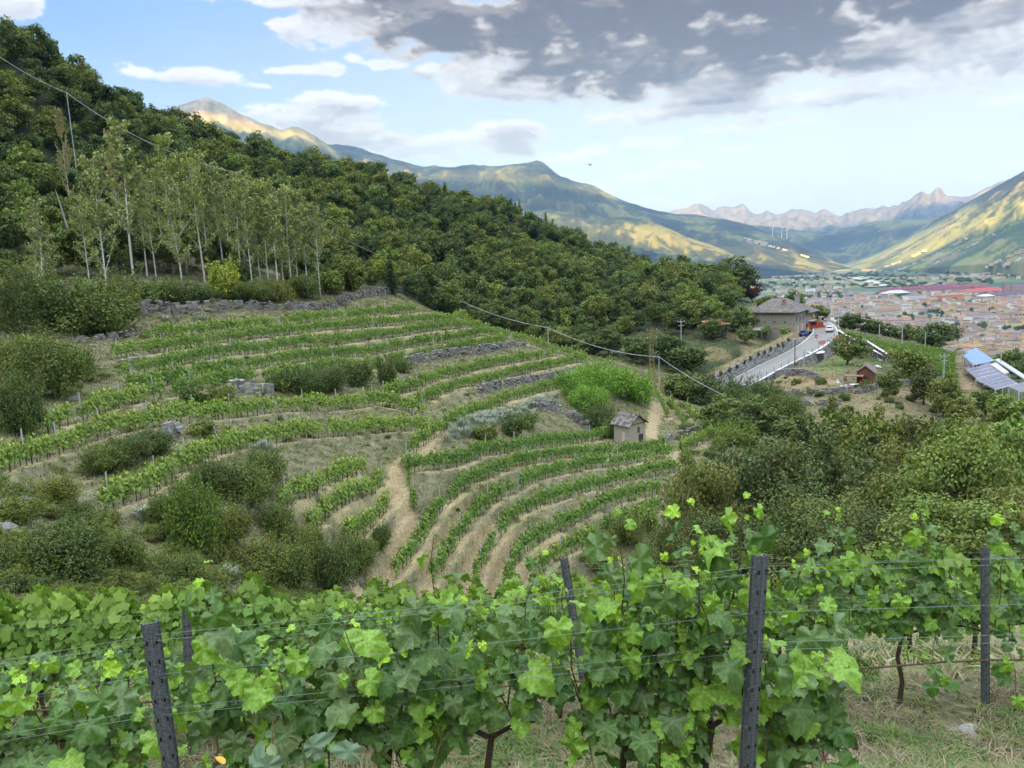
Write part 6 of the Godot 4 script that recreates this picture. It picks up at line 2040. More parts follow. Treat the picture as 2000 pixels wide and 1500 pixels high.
		var nn := (c[1] - c[0]).cross(c[3] - c[0]).normalized()
		if nn.y < 0: nn = -nn
		var strips: int = q[5]
		for e in strips:
			var a0 := c[0].lerp(c[3], float(e) / strips + 0.012)
			var a1 := c[1].lerp(c[2], float(e) / strips + 0.012)
			var e0 := c[0].lerp(c[3], float(e + 1) / strips - 0.03)
			var e1 := c[1].lerp(c[2], float(e + 1) / strips - 0.03)
			var cells := 6 if strips > 1 else 1
			for f in cells:
				var x0 := float(f) / cells + (0.006 if f > 0 else 0.0)
				var x1 := float(f + 1) / cells
				var pb := Buf.new()
				var k0 := [a0.lerp(a1, x0), a0.lerp(a1, x1), e0.lerp(e1, x1), e0.lerp(e1, x0)]
				pb.quad(k0[0] + nn * 0.05, k0[1] + nn * 0.05, k0[2] + nn * 0.05, k0[3] + nn * 0.05, Color.WHITE)
				for g in 4: pb.quad(k0[g], k0[(g + 1) % 4], k0[(g + 1) % 4] + nn * 0.05, k0[g] + nn * 0.05, Color.WHITE)
				part("panel" if strips > 1 else "roof_sheet", pb.mesh(), q[6], sh)
		var fb := Buf.new()
		fb.quad(c[0] - nn * 0.02, c[1] - nn * 0.02, c[2] - nn * 0.02, c[3] - nn * 0.02, Color.WHITE)
		for g in 4:
			fb.quad(c[g] - nn * 0.02, c[(g + 1) % 4] - nn * 0.02, c[(g + 1) % 4] - nn * 0.2, c[g] - nn * 0.2, Color.WHITE)
		part("frame", fb.mesh(), frame, sh)
		for g in 8:
			var u := (g % 4) / 3.0
			var s := (c[0].lerp(c[1], u) if g < 4 else c[3].lerp(c[2], u)) - nn * 0.1
			var gy := ground(s.x, s.z)
			if gy < s.y:
				var sb := Buf.new()
				sb.box(Vector3(-0.07, gy - s.y - 0.2, -0.07), Vector3(0.07, 0, 0.07), Color.WHITE)
				part("support", sb.mesh(), frame, sh).position = s

# ------------------------------------------------------------------ the town on the valley floor
func building(w: float, d: float, h: float, wallc: Color, roofc: Color, flat := false) -> Array:
	var wb := Buf.new()
	wb.box(Vector3(-w / 2, -2, -d / 2), Vector3(w / 2, h, d / 2), wallc)
	var rb := Buf.new()
	if flat: rb.box(Vector3(-w / 2 - 0.3, h, -d / 2 - 0.3), Vector3(w / 2 + 0.3, h + 0.8, d / 2 + 0.3), roofc)
	else:
		var x := w / 2 + 0.7
		var z := d / 2 + 0.7
		var rh := minf(w, d) * 0.21
		var i := minf(w, d) * 0.45
		var a := [Vector3(-x, h, z), Vector3(x, h, z), Vector3(x, h, -z), Vector3(-x, h, -z)]
		var r0 := Vector3(-w / 2 + i, h + rh, 0) if w >= d else Vector3(0, h + rh, d / 2 - i)
		var r1 := Vector3(w / 2 - i, h + rh, 0) if w >= d else Vector3(0, h + rh, -d / 2 + i)
		if w >= d:
			rb.quad(a[0], r0, r1, a[1], roofc); rb.quad(a[2], r1, r0, a[3], roofc)
			rb.tri(a[1], r1, a[2], roofc); rb.tri(a[3], r0, a[0], roofc)
		else:
			rb.tri(a[0], r0, a[1], roofc); rb.tri(a[2], r1, a[3], roofc)
			rb.quad(a[1], r0, r1, a[2], roofc); rb.quad(a[3], r1, r0, a[0], roofc)
		rb.quad(a[0], a[1], a[2], a[3], shade(roofc, 0.5))
	return [wb, rb]

func merge(into: Buf, b: Buf, t: Transform3D) -> void:
	var k := into.v.size()
	for e in b.v.size():
		into.v.append(t * b.v[e]); into.n.append((t.basis * b.n[e]).normalized())
	into.c.append_array(b.c); into.uv.append_array(b.uv)
	for e in b.i: into.i.append(e + k)

func build_town() -> void:
	rng.seed = 2024
	var wallm := vmat(0.9)
	var rest := Buf.new()
	var walls := [Color(0.72, 0.60, 0.42), Color(0.76, 0.70, 0.58), Color(0.74, 0.52, 0.24), Color(0.64, 0.53, 0.43), Color(0.68, 0.44, 0.31), Color(0.80, 0.77, 0.70), Color(0.74, 0.60, 0.34), Color(0.55, 0.46, 0.38)]
	var wname := ["cream", "pale", "yellow", "beige", "salmon", "white", "ochre", "grey-brown"]
	var roofs := [Color(0.21, 0.155, 0.125), Color(0.28, 0.19, 0.15), Color(0.165, 0.135, 0.12), Color(0.44, 0.19, 0.11), Color(0.26, 0.185, 0.145), Color(0.22, 0.18, 0.155)]
	var rname := ["brown", "reddish brown", "dark grey", "orange-red", "brown", "grey"]
	var cand := []
	# districts with their own grain: streets turn from block to block
	var r := 960.0
	while r < 4300.0:
		var stepr: float = 19.0 + (r - 960.0) * 0.007
		var t := 0.28
		while t < 0.66:
			var tt := t + rng.randf_range(-4.0, 4.0) / r
			var r2 := r + rng.randf_range(-5.0, 5.0)
			t += (18.0 + (r - 960.0) * 0.008) / r
			var x := sin(tt) * r2
			var z := -cos(tt) * r2
			var edge: float = curve(PackedFloat32Array([950, 1150, 1500, 2300, 4300]), PackedFloat32Array([0.50, 0.42, 0.36, 0.325, 0.35]), r2)
			if tt < edge: continue
			var park := noise_c.get_noise_2d(x * 0.08, z * 0.08)
			var thin := smoothstep(2300.0, 3600.0, r2)
			if park > 0.30 - thin * 0.30: continue
			if rng.randf() < 0.05 + thin * 0.62: continue
			if r2 > 2550.0 and tt > 0.52 and r2 < 3600.0: continue       # steelworks ground
			if r2 > 2700.0 and tt > 0.42 and tt < 0.50: continue         # airfield
			cand.append([Vector3(x, FLOOR_Y + (3.0 if r2 < 960 else 0.0), z), r2, tt, r])
		r += stepr
	var n := 0
	var row_no := -1
	var row_r := -1.0
	var in_row := 0
	for k in cand.size():
		var q: Array = cand[k]
		var p: Vector3 = q[0]
		var turn := noise_c.get_noise_2d(p.x * 0.03 + 500.0, p.z * 0.03) * 1.6 + 0.35
		turn = snappedf(turn, 0.25) + (PI / 2 if rng.randf() < 0.3 else 0.0)
		var near: bool = q[1] < 1330.0
		var wi := rng.randi() % 8
		if near and rng.randf() < 0.55: wi = [2, 6, 0][rng.randi() % 3]
		var ri := rng.randi() % 6
		if rng.randf() < 0.55: ri = [0, 2, 4][rng.randi() % 3]
		var w := rng.randf_range(9.5, 20.0)
		var d := rng.randf_range(8.5, 12.0)
		var h := rng.randf_range(6.5, 13.0)
		if rng.randf() < 0.08:
			w *= 1.9; h *= 1.25
		var b := building(w, d, h, shade(walls[wi], rng.randf_range(0.85, 1.1)), shade(roofs[ri], rng.randf_range(0.8, 1.2)), rng.randf() < 0.06)
		if n < 270:
			if q[3] != row_r:
				row_r = q[3]
				row_no += 1
				in_row = 0
			in_row += 1
			var o := thing("town_house", "%s %s house with %s roof, %s row of the town, %s from the left" % ["long" if w > 25.0 else ("tall" if h > 13.0 else "low"), wname[wi], rname[ri], ordinal(row_no), ordinal(in_row - 1)], "house", p, turn, "houses of the town")
			part("wall", b[0].mesh(), wallm, o)
			part("roof", b[1].mesh(), wallm, o)
			if q[1] < 1500.0:
				var wb := Buf.new()
				for fl in int(h / 3.1):
					for e in int(w / 3.0):
						var x := (e + 0.5) * 3.0 - w / 2
						for s in [-1.0, 1.0]:
							wb.quad(Vector3(x - 0.6, fl * 3.1 + 0.9, s * (d / 2 + 0.05)), Vector3(x + 0.6, fl * 3.1 + 0.9, s * (d / 2 + 0.05)), Vector3(x + 0.6, fl * 3.1 + 2.4, s * (d / 2 + 0.05)), Vector3(x - 0.6, fl * 3.1 + 2.4, s * (d / 2 + 0.05)), Color(0.10, 0.09, 0.085))
				part("windows", wb.mesh(), wallm, o, "stuff")
			n += 1
		else:
			var tf := Transform3D(Basis(Vector3.UP, turn), p)
			merge(rest, b[0], tf)
			merge(rest, b[1], tf)
	tag(part("distant_town", rest.mesh(), wallm, self), "", "", "", "stuff")
	# church tower
	var ct := thing("church_tower", "slender pale church tower at the edge of the town", "tower", at(1617, 606, 1500) * Vector3(1, 0, 1) + Vector3(0, FLOOR_Y, 0), 0.4)
	var top := at(1617, 583, 1500).y - FLOOR_Y
	slab(Vector3(6, top * 0.74, 6), Color(0.42, 0.36, 0.29), Vector3(0, top * 0.37, 0), ct, "shaft")
	slab(Vector3(6.6, 0.8, 6.6), Color(0.45, 0.40, 0.33), Vector3(0, top * 0.74, 0), ct, "cornice")
	for s in [[0, 3.02], [3.02, 0]]: slab(Vector3(1.6 if s[0] == 0 else 0.1, 3.4, 0.1 if s[0] == 0 else 1.6), Color(0.06, 0.05, 0.05), Vector3(s[0], top * 0.66, s[1]), ct, "belfry_opening")
	var sp := CylinderMesh.new()
	sp.top_radius = 0.05; sp.bottom_radius = 4.2; sp.height = top * 0.26; sp.radial_segments = 4
	var spn := part("spire", sp, mat(Color(0.30, 0.27, 0.25), 0.8), ct)
	spn.position = Vector3(0, top * 0.87 + 0.4, 0)
	spn.rotation.y = PI / 4
	# the steelworks: long halls with dark red roofs, chimneys
	var k2 := 0
	for q in [[1800, 567, 2750, 300, 34, 16, Color(0.20, 0.07, 0.09), "longest dark red roofed hall of the works"], [1850, 570, 2700, 160, 28, 14, Color(0.17, 0.07, 0.085), "second dark red hall of the works"], [1915, 571, 2560, 150, 44, 13, Color(0.40, 0.10, 0.085), "bright red roofed hall of the works"], [1890, 568, 2850, 150, 30, 14, Color(0.26, 0.08, 0.09), "dark red hall behind the bright red one"], [1965, 583, 2400, 110, 36, 13, Color(0.13, 0.095, 0.11), "dark purple roofed hall at the right"], [1985, 570, 2750, 110, 30, 14, Color(0.19, 0.10, 0.11), "dull red hall near the chimneys"], [1748, 574, 2600, 80, 40, 10, Color(0.5, 0.48, 0.45), "small grey hall at the left end of the works"], [1855, 578, 2350, 70, 26, 16, Color(0.34, 0.20, 0.13), "orange-walled block before the works"], [1925, 582, 2250, 34, 22, 18, Color(0.6, 0.6, 0.58), "white block before the works"]]:
		var p := at(q[0], q[1], q[2])
		p.y = FLOOR_Y
		var o := thing("factory_hall", q[7], "factory hall", p, 0.30)
		var b := building(q[3], q[4], q[5], Color(0.40, 0.28, 0.22) if k2 != 7 else Color(0.60, 0.27, 0.12), q[6])
		part("wall", b[0].mesh(), wallm, o)
		part("roof", b[1].mesh(), wallm, o)
		k2 += 1
	for q in [[1960, 550, 2500, "taller brown factory chimney"], [1975, 556, 2480, "shorter brown factory chimney"]]:
		var p := at(q[0], q[1], q[2])
		var o := part("factory_chimney", null, null, self)
		var b := Buf.new()
		b.tube([Vector3(0, FLOOR_Y - p.y, 0), Vector3(0, 0, 0)], [3.2, 2.2], Color(0.26, 0.19, 0.16), 10)
		o.mesh = b.mesh()
		o.material_override = wallm
		o.position = p
		tag(o, q[3] + " at the red-roofed works", "chimney")
	# long cream buildings that show above the roofs
	for q in [[1915, 613, 1660, 62, 18, 17, 5, "long cream tenement in the middle of the town"], [1850, 632, 1290, 70, 16, 14, 5, "long white glazed building behind the big dark tree"], [1727, 612, 1800, 70, 20, 16, 0, "wide cream palace left in the town"], [1785, 590, 2300, 60, 20, 18, 5, "grey-white slab block in the middle distance"], [1930, 652, 1090, 60, 15, 15, 2, "yellow tenement nearest the right"], [1965, 660, 1040, 70, 15, 15, 6, "long ochre tenement below the yellow one"], [1985, 672, 1000, 46, 14, 13, 4, "salmon tenement behind the blue roof"], [1880, 658, 1080, 34, 14, 12, 4, "salmon house with a red roof beside the big dark tree"]]:
		var p := at(q[0], q[1], q[2])
		p.y = FLOOR_Y + 1.0
		var b := building(q[3], q[4], q[5], walls[q[6]], roofs[3] if q[6] == 4 else roofs[0])
		var o := thing("tenement", q[7], "building", p, 0.35)
		part("wall", b[0].mesh(), wallm, o)
		part("roof", b[1].mesh(), wallm, o)
		var wb := Buf.new()
		for fl in int(q[5] / 3.1):
			for e in int(q[3] / 3.2):
				var x: float = (e + 0.5) * 3.2 - q[3] / 2.0
				wb.quad(Vector3(x - 0.65, fl * 3.1 + 0.9, q[4] / 2.0 + 0.05), Vector3(x + 0.65, fl * 3.1 + 0.9, q[4] / 2.0 + 0.05), Vector3(x + 0.65, fl * 3.1 + 2.5, q[4] / 2.0 + 0.05), Vector3(x - 0.65, fl * 3.1 + 2.5, q[4] / 2.0 + 0.05), Color(0.12, 0.10, 0.09))
		part("windows", wb.mesh(), wallm, o, "stuff")
	# airfield
	for q in [["runway", [[1655, 541], [1668, 540], [1745, 556], [1722, 558]], Color(0.46, 0.45, 0.42), 0.9], ["airfield_grass_terrain", [[1640, 541], [1690, 538], [1790, 556], [1690, 561]], Color(0.27, 0.26, 0.13), 0.5]]:
		var b := Buf.new()
		var c := []
		for e in q[1]:
			var d := sight(e[0], e[1])
			c.append(EYE + d * ((FLOOR_Y + 3.5 + q[3] - EYE.y) / d.y))
		b.quad(c[0], c[1], c[2], c[3], q[2])
		tag(part(q[0], b.mesh(), wallm, self), "", "", "", "structure")
	# wind turbines on the foothill
	for q in [[1509, 445, "white wind turbine furthest left on the ridge"], [1527, 447, "white wind turbine in the middle of the ridge"], [1537, 449, "white wind turbine furthest right on the ridge"]]:
		var p := at(q[0], q[1] + 9, 6100)
		var o := thing("wind_turbine", q[2], "wind turbine", p)
		var b := Buf.new()
		b.tube([Vector3(0, -30, 0), Vector3(0, 40, 0)], [2.6, 1.6], Color.WHITE, 6)
		part("tower", b.mesh(), mat(Color(0.85, 0.85, 0.85), 0.5), o)
		for e in 3:
			var bb := Buf.new()
			var a: float = TAU * e / 3.0 + q[0]
			bb.tube([Vector3(0, 40, 1.5), Vector3(cos(a) * 9, 40 + sin(a) * 9, 1.5), Vector3(cos(a) * 24, 40 + sin(a) * 24, 1.5)], [1.0, 1.5, 0.3], Color.WHITE, 4)
			part("blade", bb.mesh(), mat(Color(0.85, 0.85, 0.85), 0.5), o)
	# trees between the houses and on the fields
	var tl := [[], []]
	for k in 2600:
		var tt := rng.randf_range(0.27, 0.66)
		var r2 := rng.randf_range(1000.0, 5200.0)
		var x := sin(tt) * r2
		var z := -cos(tt) * r2
		var park := noise_c.get_noise_2d(x * 0.08, z * 0.08)
		if r2 < 2500.0 and park < 0.2 and rng.randf() < 0.8: continue
		if r2 > 2500.0 and noise_c.get_noise_2d(x * 0.06, z * 0.03) < 0.02: continue
		var s := rng.randf_range(0.9, 1.7)
		var s2 := s * (1.0 if r2 < 2500.0 else 2.2)
		tl[rng.randi() % 2].append(Transform3D(Basis(Vector3.UP, rng.randf() * TAU).scaled(Vector3(s2, s, s2)), Vector3(x, FLOOR_Y - 1.0, z)))
	var tw := Node3D.new()
	tw.name = "valley_foliage"
	add_child(tw)
	tag(tw, "", "", "", "stuff")
	for k in 2: multi("tree_crowns", TREES[k][1], leaf_mat([MID, DARK][k]), tl[k], tw)
	# villages on the slopes across the valley
	var vb := Buf.new()
	for q in [[1745, 518, 60, 3, 5400], [1820, 505, 70, 4, 5000], [1880, 492, 60, 4, 4700], [1950, 515, 50, 4, 4100], [1990, 508, 40, 3, 4000], [1480, 555, 60, 4, 4200], [1560, 545, 60, 4, 4600], [1600, 548, 60, 4, 4600], [1520, 510, 60, 6, 6000], [1470, 490, 30, 3, 6100], [1800, 545, 60, 4, 3900], [1900, 536, 60, 3, 3700]]:
		for k in 26:
			var x: float = q[0] + rng.randf_range(-1, 1) * q[2]
			var y: float = q[1] - (x - q[0]) * 0.14 + rng.randf_range(-1, 1) * q[3]
			var b := building(rng.randf_range(12, 26), 12, 9, walls[rng.randi() % 8], roofs[rng.randi() % 6])
			var p := ray_down(at(x, y, q[4]))
			merge(vb, b[0], Transform3D(Basis(Vector3.UP, rng.randf() * 3.0), p))
			merge(vb, b[1], Transform3D(Basis(Vector3.UP, rng.randf() * 3.0), p))
	tag(part("distant_villages", vb.mesh(), wallm, self), "", "", "", "stuff")

func ray_down(p: Vector3) -> Vector3:
	# rest it on the far slopes (their heights were kept while they were built)
	var best := FLOOR_Y
	for s in slopes:
		var t := atan2(p.x, -p.z)
		if t < s[0] or t > s[1]: continue
		var r := Vector2(p.x, p.z).length()
		var r0: float = curve(s[2], s[3], t)
		var h0: float = curve(s[2], s[4], t)
		var r1: float = curve(s[5], s[6], t)
		var h1: float = curve(s[5], s[7], t)
		if r < r0 or r > r1: continue
		best = maxf(best, lerpf(h0, h1, pow((r - r0) / (r1 - r0), 1.0 + s[8])))
	return Vector3(p.x, best, p.z)

# ------------------------------------------------------------------ the vines close by, leaf by leaf
func at_depth(x: float, y: float, d: float) -> Vector3:
	var s := sight(x, y)
	return EYE + s * (d / -s.z)

func leaf_outline(sd: int) -> PackedVector2Array:
	rng.seed = sd
	var half := [Vector2(0.05, -0.02), Vector2(0.13, -0.17), Vector2(0.27, -0.22), Vector2(0.36, -0.13), Vector2(0.47, -0.10), Vector2(0.50, 0.03), Vector2(0.57, 0.10), Vector2(0.46, 0.18), Vector2(0.39, 0.25), Vector2(0.47, 0.32), Vector2(0.50, 0.42), Vector2(0.54, 0.50), Vector2(0.44, 0.55), Vector2(0.36, 0.60), Vector2(0.31, 0.60), Vector2(0.33, 0.69), Vector2(0.25, 0.75), Vector2(0.20, 0.85), Vector2(0.09, 0.90)]
	var deep := rng.randf_range(-0.75, 0.1)
	var out := PackedVector2Array()
	for s in [1.0, -1.0]:
		var seg := PackedVector2Array()
		for k in half.size():
			var p: Vector2 = half[k]
			var c := Vector2(0.0, 0.3)
			if k in [7, 8, 9, 13, 14, 15]: p = p.lerp(c, deep * 0.35)
			p = c + (p - c) * rng.randf_range(0.95, 1.05)
			seg.append(Vector2(p.x * s, p.y))
		if s > 0.0:
			out.append_array(seg)
			out.append(Vector2(0.0, 1.0))
		else:
			seg.reverse()
			out.append_array(seg)
	return out

func grape_leaf(sd: int) -> ArrayMesh:
	var o := leaf_outline(sd)
	rng.seed = sd + 50
	var fold := rng.randf_range(-0.05, 0.32)
	var cup := rng.randf_range(-0.6, 0.3)
	var droop := rng.randf_range(0.1, 0.9)
	var ph := rng.randf() * TAU
	var f := func(p: Vector2) -> Vector3:
		var r := p - Vector2(0, 0.25)
		return Vector3(p.x, p.y, absf(p.x) * fold + r.length_squared() * cup - maxf(p.y - 0.3, 0.0) * maxf(p.y - 0.3, 0.0) * droop + sin(atan2(r.y, r.x) * 5.0 + ph) * 0.09 * r.length() * 2.0)
	var b := Buf.new()
	var n := o.size()
	# three rings: midrib points, half-way, edge
	var cen := Vector2(0, 0.22)
	b.v.append(f.call(cen)); b.uv.append(Vector2(0.5, 0.5))
	for ring in [0.5, 1.0]:
		for p in o:
			b.v.append(f.call(cen.lerp(p, ring)))
	b.uv.clear()
	b.uv.append(cen)
	for ring in [0.5, 1.0]:
		for p in o: b.uv.append(cen.lerp(p, ring))
	for k in b.uv.size(): b.uv[k] = Vector2(b.uv[k].x / 1.3 + 0.5, 1.0 - (b.uv[k].y + 0.26) / 1.3)
	for k in n:
		var k2 := (k + 1) % n
		b.i.append_array([0, 1 + k2, 1 + k])
		b.i.append_array([1 + k, 1 + k2, 1 + n + k2, 1 + k, 1 + n + k2, 1 + n + k])
	b.n.resize(b.v.size())
	for e in range(0, b.i.size(), 3):
		var nn := (b.v[b.i[e + 2]] - b.v[b.i[e]]).cross(b.v[b.i[e + 1]] - b.v[b.i[e]])
		for w in 3: b.n[b.i[e + w]] += nn
	for k in b.n.size():
		b.n[k] = b.n[k].normalized()
		b.c.append(Color.WHITE)
	return b.mesh()

func leaf_texture(sd: int) -> ImageTexture:
	var S := 256
	var img := Image.create(S, S, false, Image.FORMAT_RGB8)
	var nz := FastNoiseLite.new()
	nz.seed = sd
	nz.frequency = 0.03
	nz.fractal_octaves = 4
	var tips := [Vector2(0, 1.0), Vector2(0.57, 0.52), Vector2(-0.57, 0.52), Vector2(0.55, 0.08), Vector2(-0.55, 0.08)]
	for j in S:
		for i in S:
			var p := Vector2((i / 255.0 - 0.5) * 1.3, (1.0 - j / 255.0) * 1.3 - 0.26)
			var v := 0.0
			for t in tips:
				var L: float = t.length()
				var d: Vector2 = t / L
				var s := p.dot(d)
				var off := p.dot(Vector2(-d.y, d.x))
				if s > -0.02 and s < L:
					v = maxf(v, smoothstep(0.016 * (1.2 - s / L), 0.0, absf(off)))
					# side veins leave the main ones at an angle
					var q := fposmod(s - absf(off) * 0.9, 0.14) - 0.07
					if absf(off) < 0.26 * (1.0 - s / L) + 0.05: v = maxf(v, 0.45 * smoothstep(0.010, 0.0, absf(q)))
			var m := nz.get_noise_2d(i, j)
			var c := Color(0.13, 0.232, 0.06) * (1.0 + m * 0.5)
			c = c.lerp(Color(0.20, 0.30, 0.10), v * 0.7)
			c = c.lerp(Color(0.22, 0.27, 0.06), smoothstep(0.3, 0.5, m) * 0.5)
			img.set_pixel(i, j, Color(c.r, c.g, c.b).linear_to_srgb())
	return ImageTexture.create_from_image(img)

var vine_leaves := []
var vine_mats := []
var cane_mat: StandardMaterial3D

func prepare_leaves() -> void:
	for k in 9: vine_leaves.append(grape_leaf(610 + k))
	var tex := [leaf_texture(3), leaf_texture(4)]
	for q in [Color(1, 1, 1), Color(0.78, 0.86, 0.74), Color(0.9, 0.95, 0.8), Color(1.3, 1.3, 0.9), Color(1.55, 1.5, 0.85), Color(2.6, 1.7, 0.45), Color(1.05, 1.0, 1.1)]:
		var m := mat(q, 0.5, 0.0, 0.5)
		m.albedo_color = Color(q.r, q.g, q.b)      # the texture's own tone, multiplied
		m.albedo_texture = tex[vine_mats.size() % 2]
		m.backlight_enabled = true
		m.backlight = Color(0.8, 0.8, 0.4)
		vine_mats.append(m)
	cane_mat = vmat(0.7)

func set_leaf(parent: Node, p: Vector3, tip: Vector3, nrm: Vector3, size: float, m: int) -> void:
	var y := (tip - nrm * tip.dot(nrm)).normalized()
	var x := y.cross(nrm).normalized()
	var o := part("leaf", vine_leaves[rng.randi() % vine_leaves.size()], vine_mats[m], parent)
	o.transform = Transform3D(Basis(x, y, nrm) * Basis.from_scale(Vector3(size, size, size)), p)

# one shoot with its leaves; everything in the plant's own frame, z towards the viewer
func shoot(o: Node, from: Vector3, to: Vector3, droop: float, full: float, leafy: float, tall_tip := true) -> void:
	var b := Buf.new()
	var pts := []
	var rad := []
	var L := from.distance_to(to)
	var sway := Vector3(rng.randf_range(-1, 1), 0, rng.randf_range(-1, 1)) * 0.05
	var n := 9
	for k in n:
		var s := k / float(n - 1)
		pts.append(from.lerp(to, s) + sway * sin(s * PI) + Vector3(0, -droop * s * s, droop * 0.4 * s) + Vector3(sin(s * 13.0), 0, cos(s * 11.0)) * 0.012)
		rad.append(lerpf(0.0055, 0.0018, s))
	var cc2 := Color(0.10, 0.075, 0.035).lerp(Color(0.17, 0.138, 0.06), rng.randf())
	b.tube(pts, rad, cc2, 5, false)
	var s := 0.05
	var side := 1.0
	while s < 1.0:
		var f := s * (n - 1)
		var p: Vector3 = pts[int(f)].lerp(pts[mini(int(f) + 1, n - 1)], f - int(f))
		var reps := 2 if rng.randf() < leafy and s < 0.75 else 1
		for e in reps:
			side = -side
			var out := Vector3(side * rng.randf_range(0.3, 1.0), rng.randf_range(-0.1, 0.5), rng.randf_range(-0.75, 1.0)).normalized()
			var young := smoothstep(0.72, 1.0, s) if tall_tip else 0.0
			var size := full * lerpf(1.0, 0.3, young) * rng.randf_range(0.62, 1.15)
			var pl := size * rng.randf_range(0.5, 0.85)
			var q := p + out * pl
			b.tube([p, p.lerp(q, 0.5) + Vector3(0, pl * 0.08, 0), q], [0.0022, 0.0018, 0.0016], Color(0.19, 0.138, 0.06), 4, false)
			var nrm := (Vector3(out.x * 0.35, 0.62, 0.45 + out.z * 0.5) + rand_dir() * 0.55).normalized()
			var tip := (out + Vector3(0, -0.75, 0.2) + rand_dir() * 0.5).normalized()
			var m: int = [0, 0, 1, 2, 3, 3, 6][rng.randi() % 7]
			if young > 0.35: m = 3 if rng.randf() < 0.5 else 4
			elif rng.randf() < 0.0002: m = 5
			set_leaf(o, q, tip, nrm, size, m)
		if s > 0.55 and rng.randf() < 0.3:
			# a curling tendril
			var tp := []
			var tr := []
			var d := Vector3(-side, 0.5, rng.randf_range(-0.5, 0.8)).normalized()
			for e in 12:
				var w := e / 11.0
				tp.append(p + d * 0.13 * w + Vector3(cos(w * 9.0) * 0.03 * w, sin(w * 9.0) * 0.03 * w - 0.02 * w, 0))
				tr.append(0.0012)
			b.tube(tp, tr, Color(0.30, 0.34, 0.10), 3, false)
		s += 0.07 / L * rng.randf_range(0.8, 1.3)
	part("cane", b.mesh(), cane_mat, o)

func vine(x: float, z: float, label: String, shoots: int, lo: float, hi: float, full: float, leafy: float, width: float, hang := 0, extra := []) -> void:
	var y := ground(x, z)
	var o := thing("grapevine", label, "grapevine", Vector3(x, y, z), 0.0, "")
	var b := Buf.new()
	b.tube([Vector3(0, -0.2, 0), Vector3(0.03, 0.25, 0.01), Vector3(-0.02, 0.5, 0), Vector3(0.02, 0.74, 0)], [0.03, 0.022, 0.02, 0.017], Color(0.07, 0.05, 0.035), 8)
	b.tube([Vector3(0.02, 0.72, 0), Vector3(width * 0.25, 0.79, 0.02), Vector3(width * 0.5, 0.8, 0)], [0.015, 0.012, 0.009], Color(0.085, 0.06, 0.04), 6)
	b.tube([Vector3(0.0, 0.72, 0), Vector3(-width * 0.25, 0.78, -0.02), Vector3(-width * 0.5, 0.8, 0)], [0.015, 0.012, 0.009], Color(0.085, 0.06, 0.04), 6)
	part("trunk", b.mesh(), cane_mat, o)
	for k in shoots:
		var sx := (k + rng.randf_range(0.2, 0.8)) / shoots - 0.5
		var from := Vector3(sx * width, 0.78, rng.randf_range(-0.03, 0.03))
		var blocked := false
		for e in post_at:
			if absf(e.y - z) < 0.6 and absf(e.x - x - from.x) < 0.15: blocked = true
		if blocked: continue
		shoot(o, from, Vector3(sx * width + rng.randf_range(-0.2, 0.2), rng.randf_range(lo, hi), rng.randf_range(-0.138, 0.16)), rng.randf_range(0.0, 0.08), full, leafy)
	for k in hang:
		var sx := rng.randf_range(-0.5, 0.5) * width
		shoot(o, Vector3(sx, 0.82, 0.03), Vector3(sx + rng.randf_range(-0.15, 0.15), rng.randf_range(0.1, 0.45), 0.28 * (1.0 if rng.randf() < 0.7 else -1.0)), 0.05, full, leafy, false)
	for q in extra: shoot(o, q[0], q[1], 0.0, full, leafy)

func steel_post(label: String, top: Vector3, foot: Vector3, w: float) -> void:
	var d := (foot - top).normalized()
	var low := foot
	post_at.append(Vector2((top.x + foot.x) * 0.5, top.z))
	for k in 200:
		if low.y < ground(low.x, low.z) - 0.2: break
		low += d * 0.02
	var o := thing("steel_post", label, "post", low)
	var up := -d
	var x := up.cross(Vector3(0, 0, 1)).normalized().rotated(up, 0.35)
	var z := x.cross(up).normalized()
	var h := low.distance_to(top)
	o.transform = Transform3D(Basis(x, up, z), low)
	var c := Color(0.25, 0.265, 0.28)
	var b := Buf.new()
	# a folded channel: web, two flanges, two lips
	b.box(Vector3(-w / 2, 0, -0.002), Vector3(w / 2, h, 0.002), c)
	for s in [-1.0, 1.0]:
		b.box(Vector3(s * w / 2 - 0.002, 0, -0.034), Vector3(s * w / 2 + 0.002, h - 0.004, -0.0025), c)
		b.box(Vector3(minf(s * w / 2, s * (w / 2 + 0.012)), 0, -0.038), Vector3(maxf(s * w / 2, s * (w / 2 + 0.012)), h - 0.008, -0.0345), c)
	b.box(Vector3(-0.006, 0, 0.0025), Vector3(0.006, h - 0.006, 0.006), shade(c, 1.15))
	part("channel", b.mesh(), post_mat, o)
	var hb := Buf.new()
	var y := 0.15
	while y < h - 0.05:
		for s in [-1.0, 1.0]:
			hb.box(Vector3(s * w * 0.36 - 0.004, y, 0.0005), Vector3(s * w * 0.36 + 0.004, y + 0.02, 0.0045), Color(0.03, 0.03, 0.03))
			hb.box(Vector3(s * w * 0.5 - 0.006 if s < 0 else s * w * 0.5 + 0.0005, y - 0.002, -0.024), Vector3(s * w * 0.5 - 0.0005 if s < 0 else s * w * 0.5 + 0.006, y + 0.012, -0.006), Color(0.32, 0.32, 0.33))
		y += 0.1
	part("hooks", hb.mesh(), post_mat, o, "stuff")
var post_mat: StandardMaterial3D
var post_at := []

func wire(label: String, pts: Array, rad := 0.001) -> void:
	var b := Buf.new()
	var rs := []
	for k in pts.size(): rs.append(rad)
	b.tube(pts, rs, Color.WHITE, 4, false)
	tag(part("trellis_wire", b.mesh(), wire_mat, self), label, "wire")
var wire_mat: StandardMaterial3D

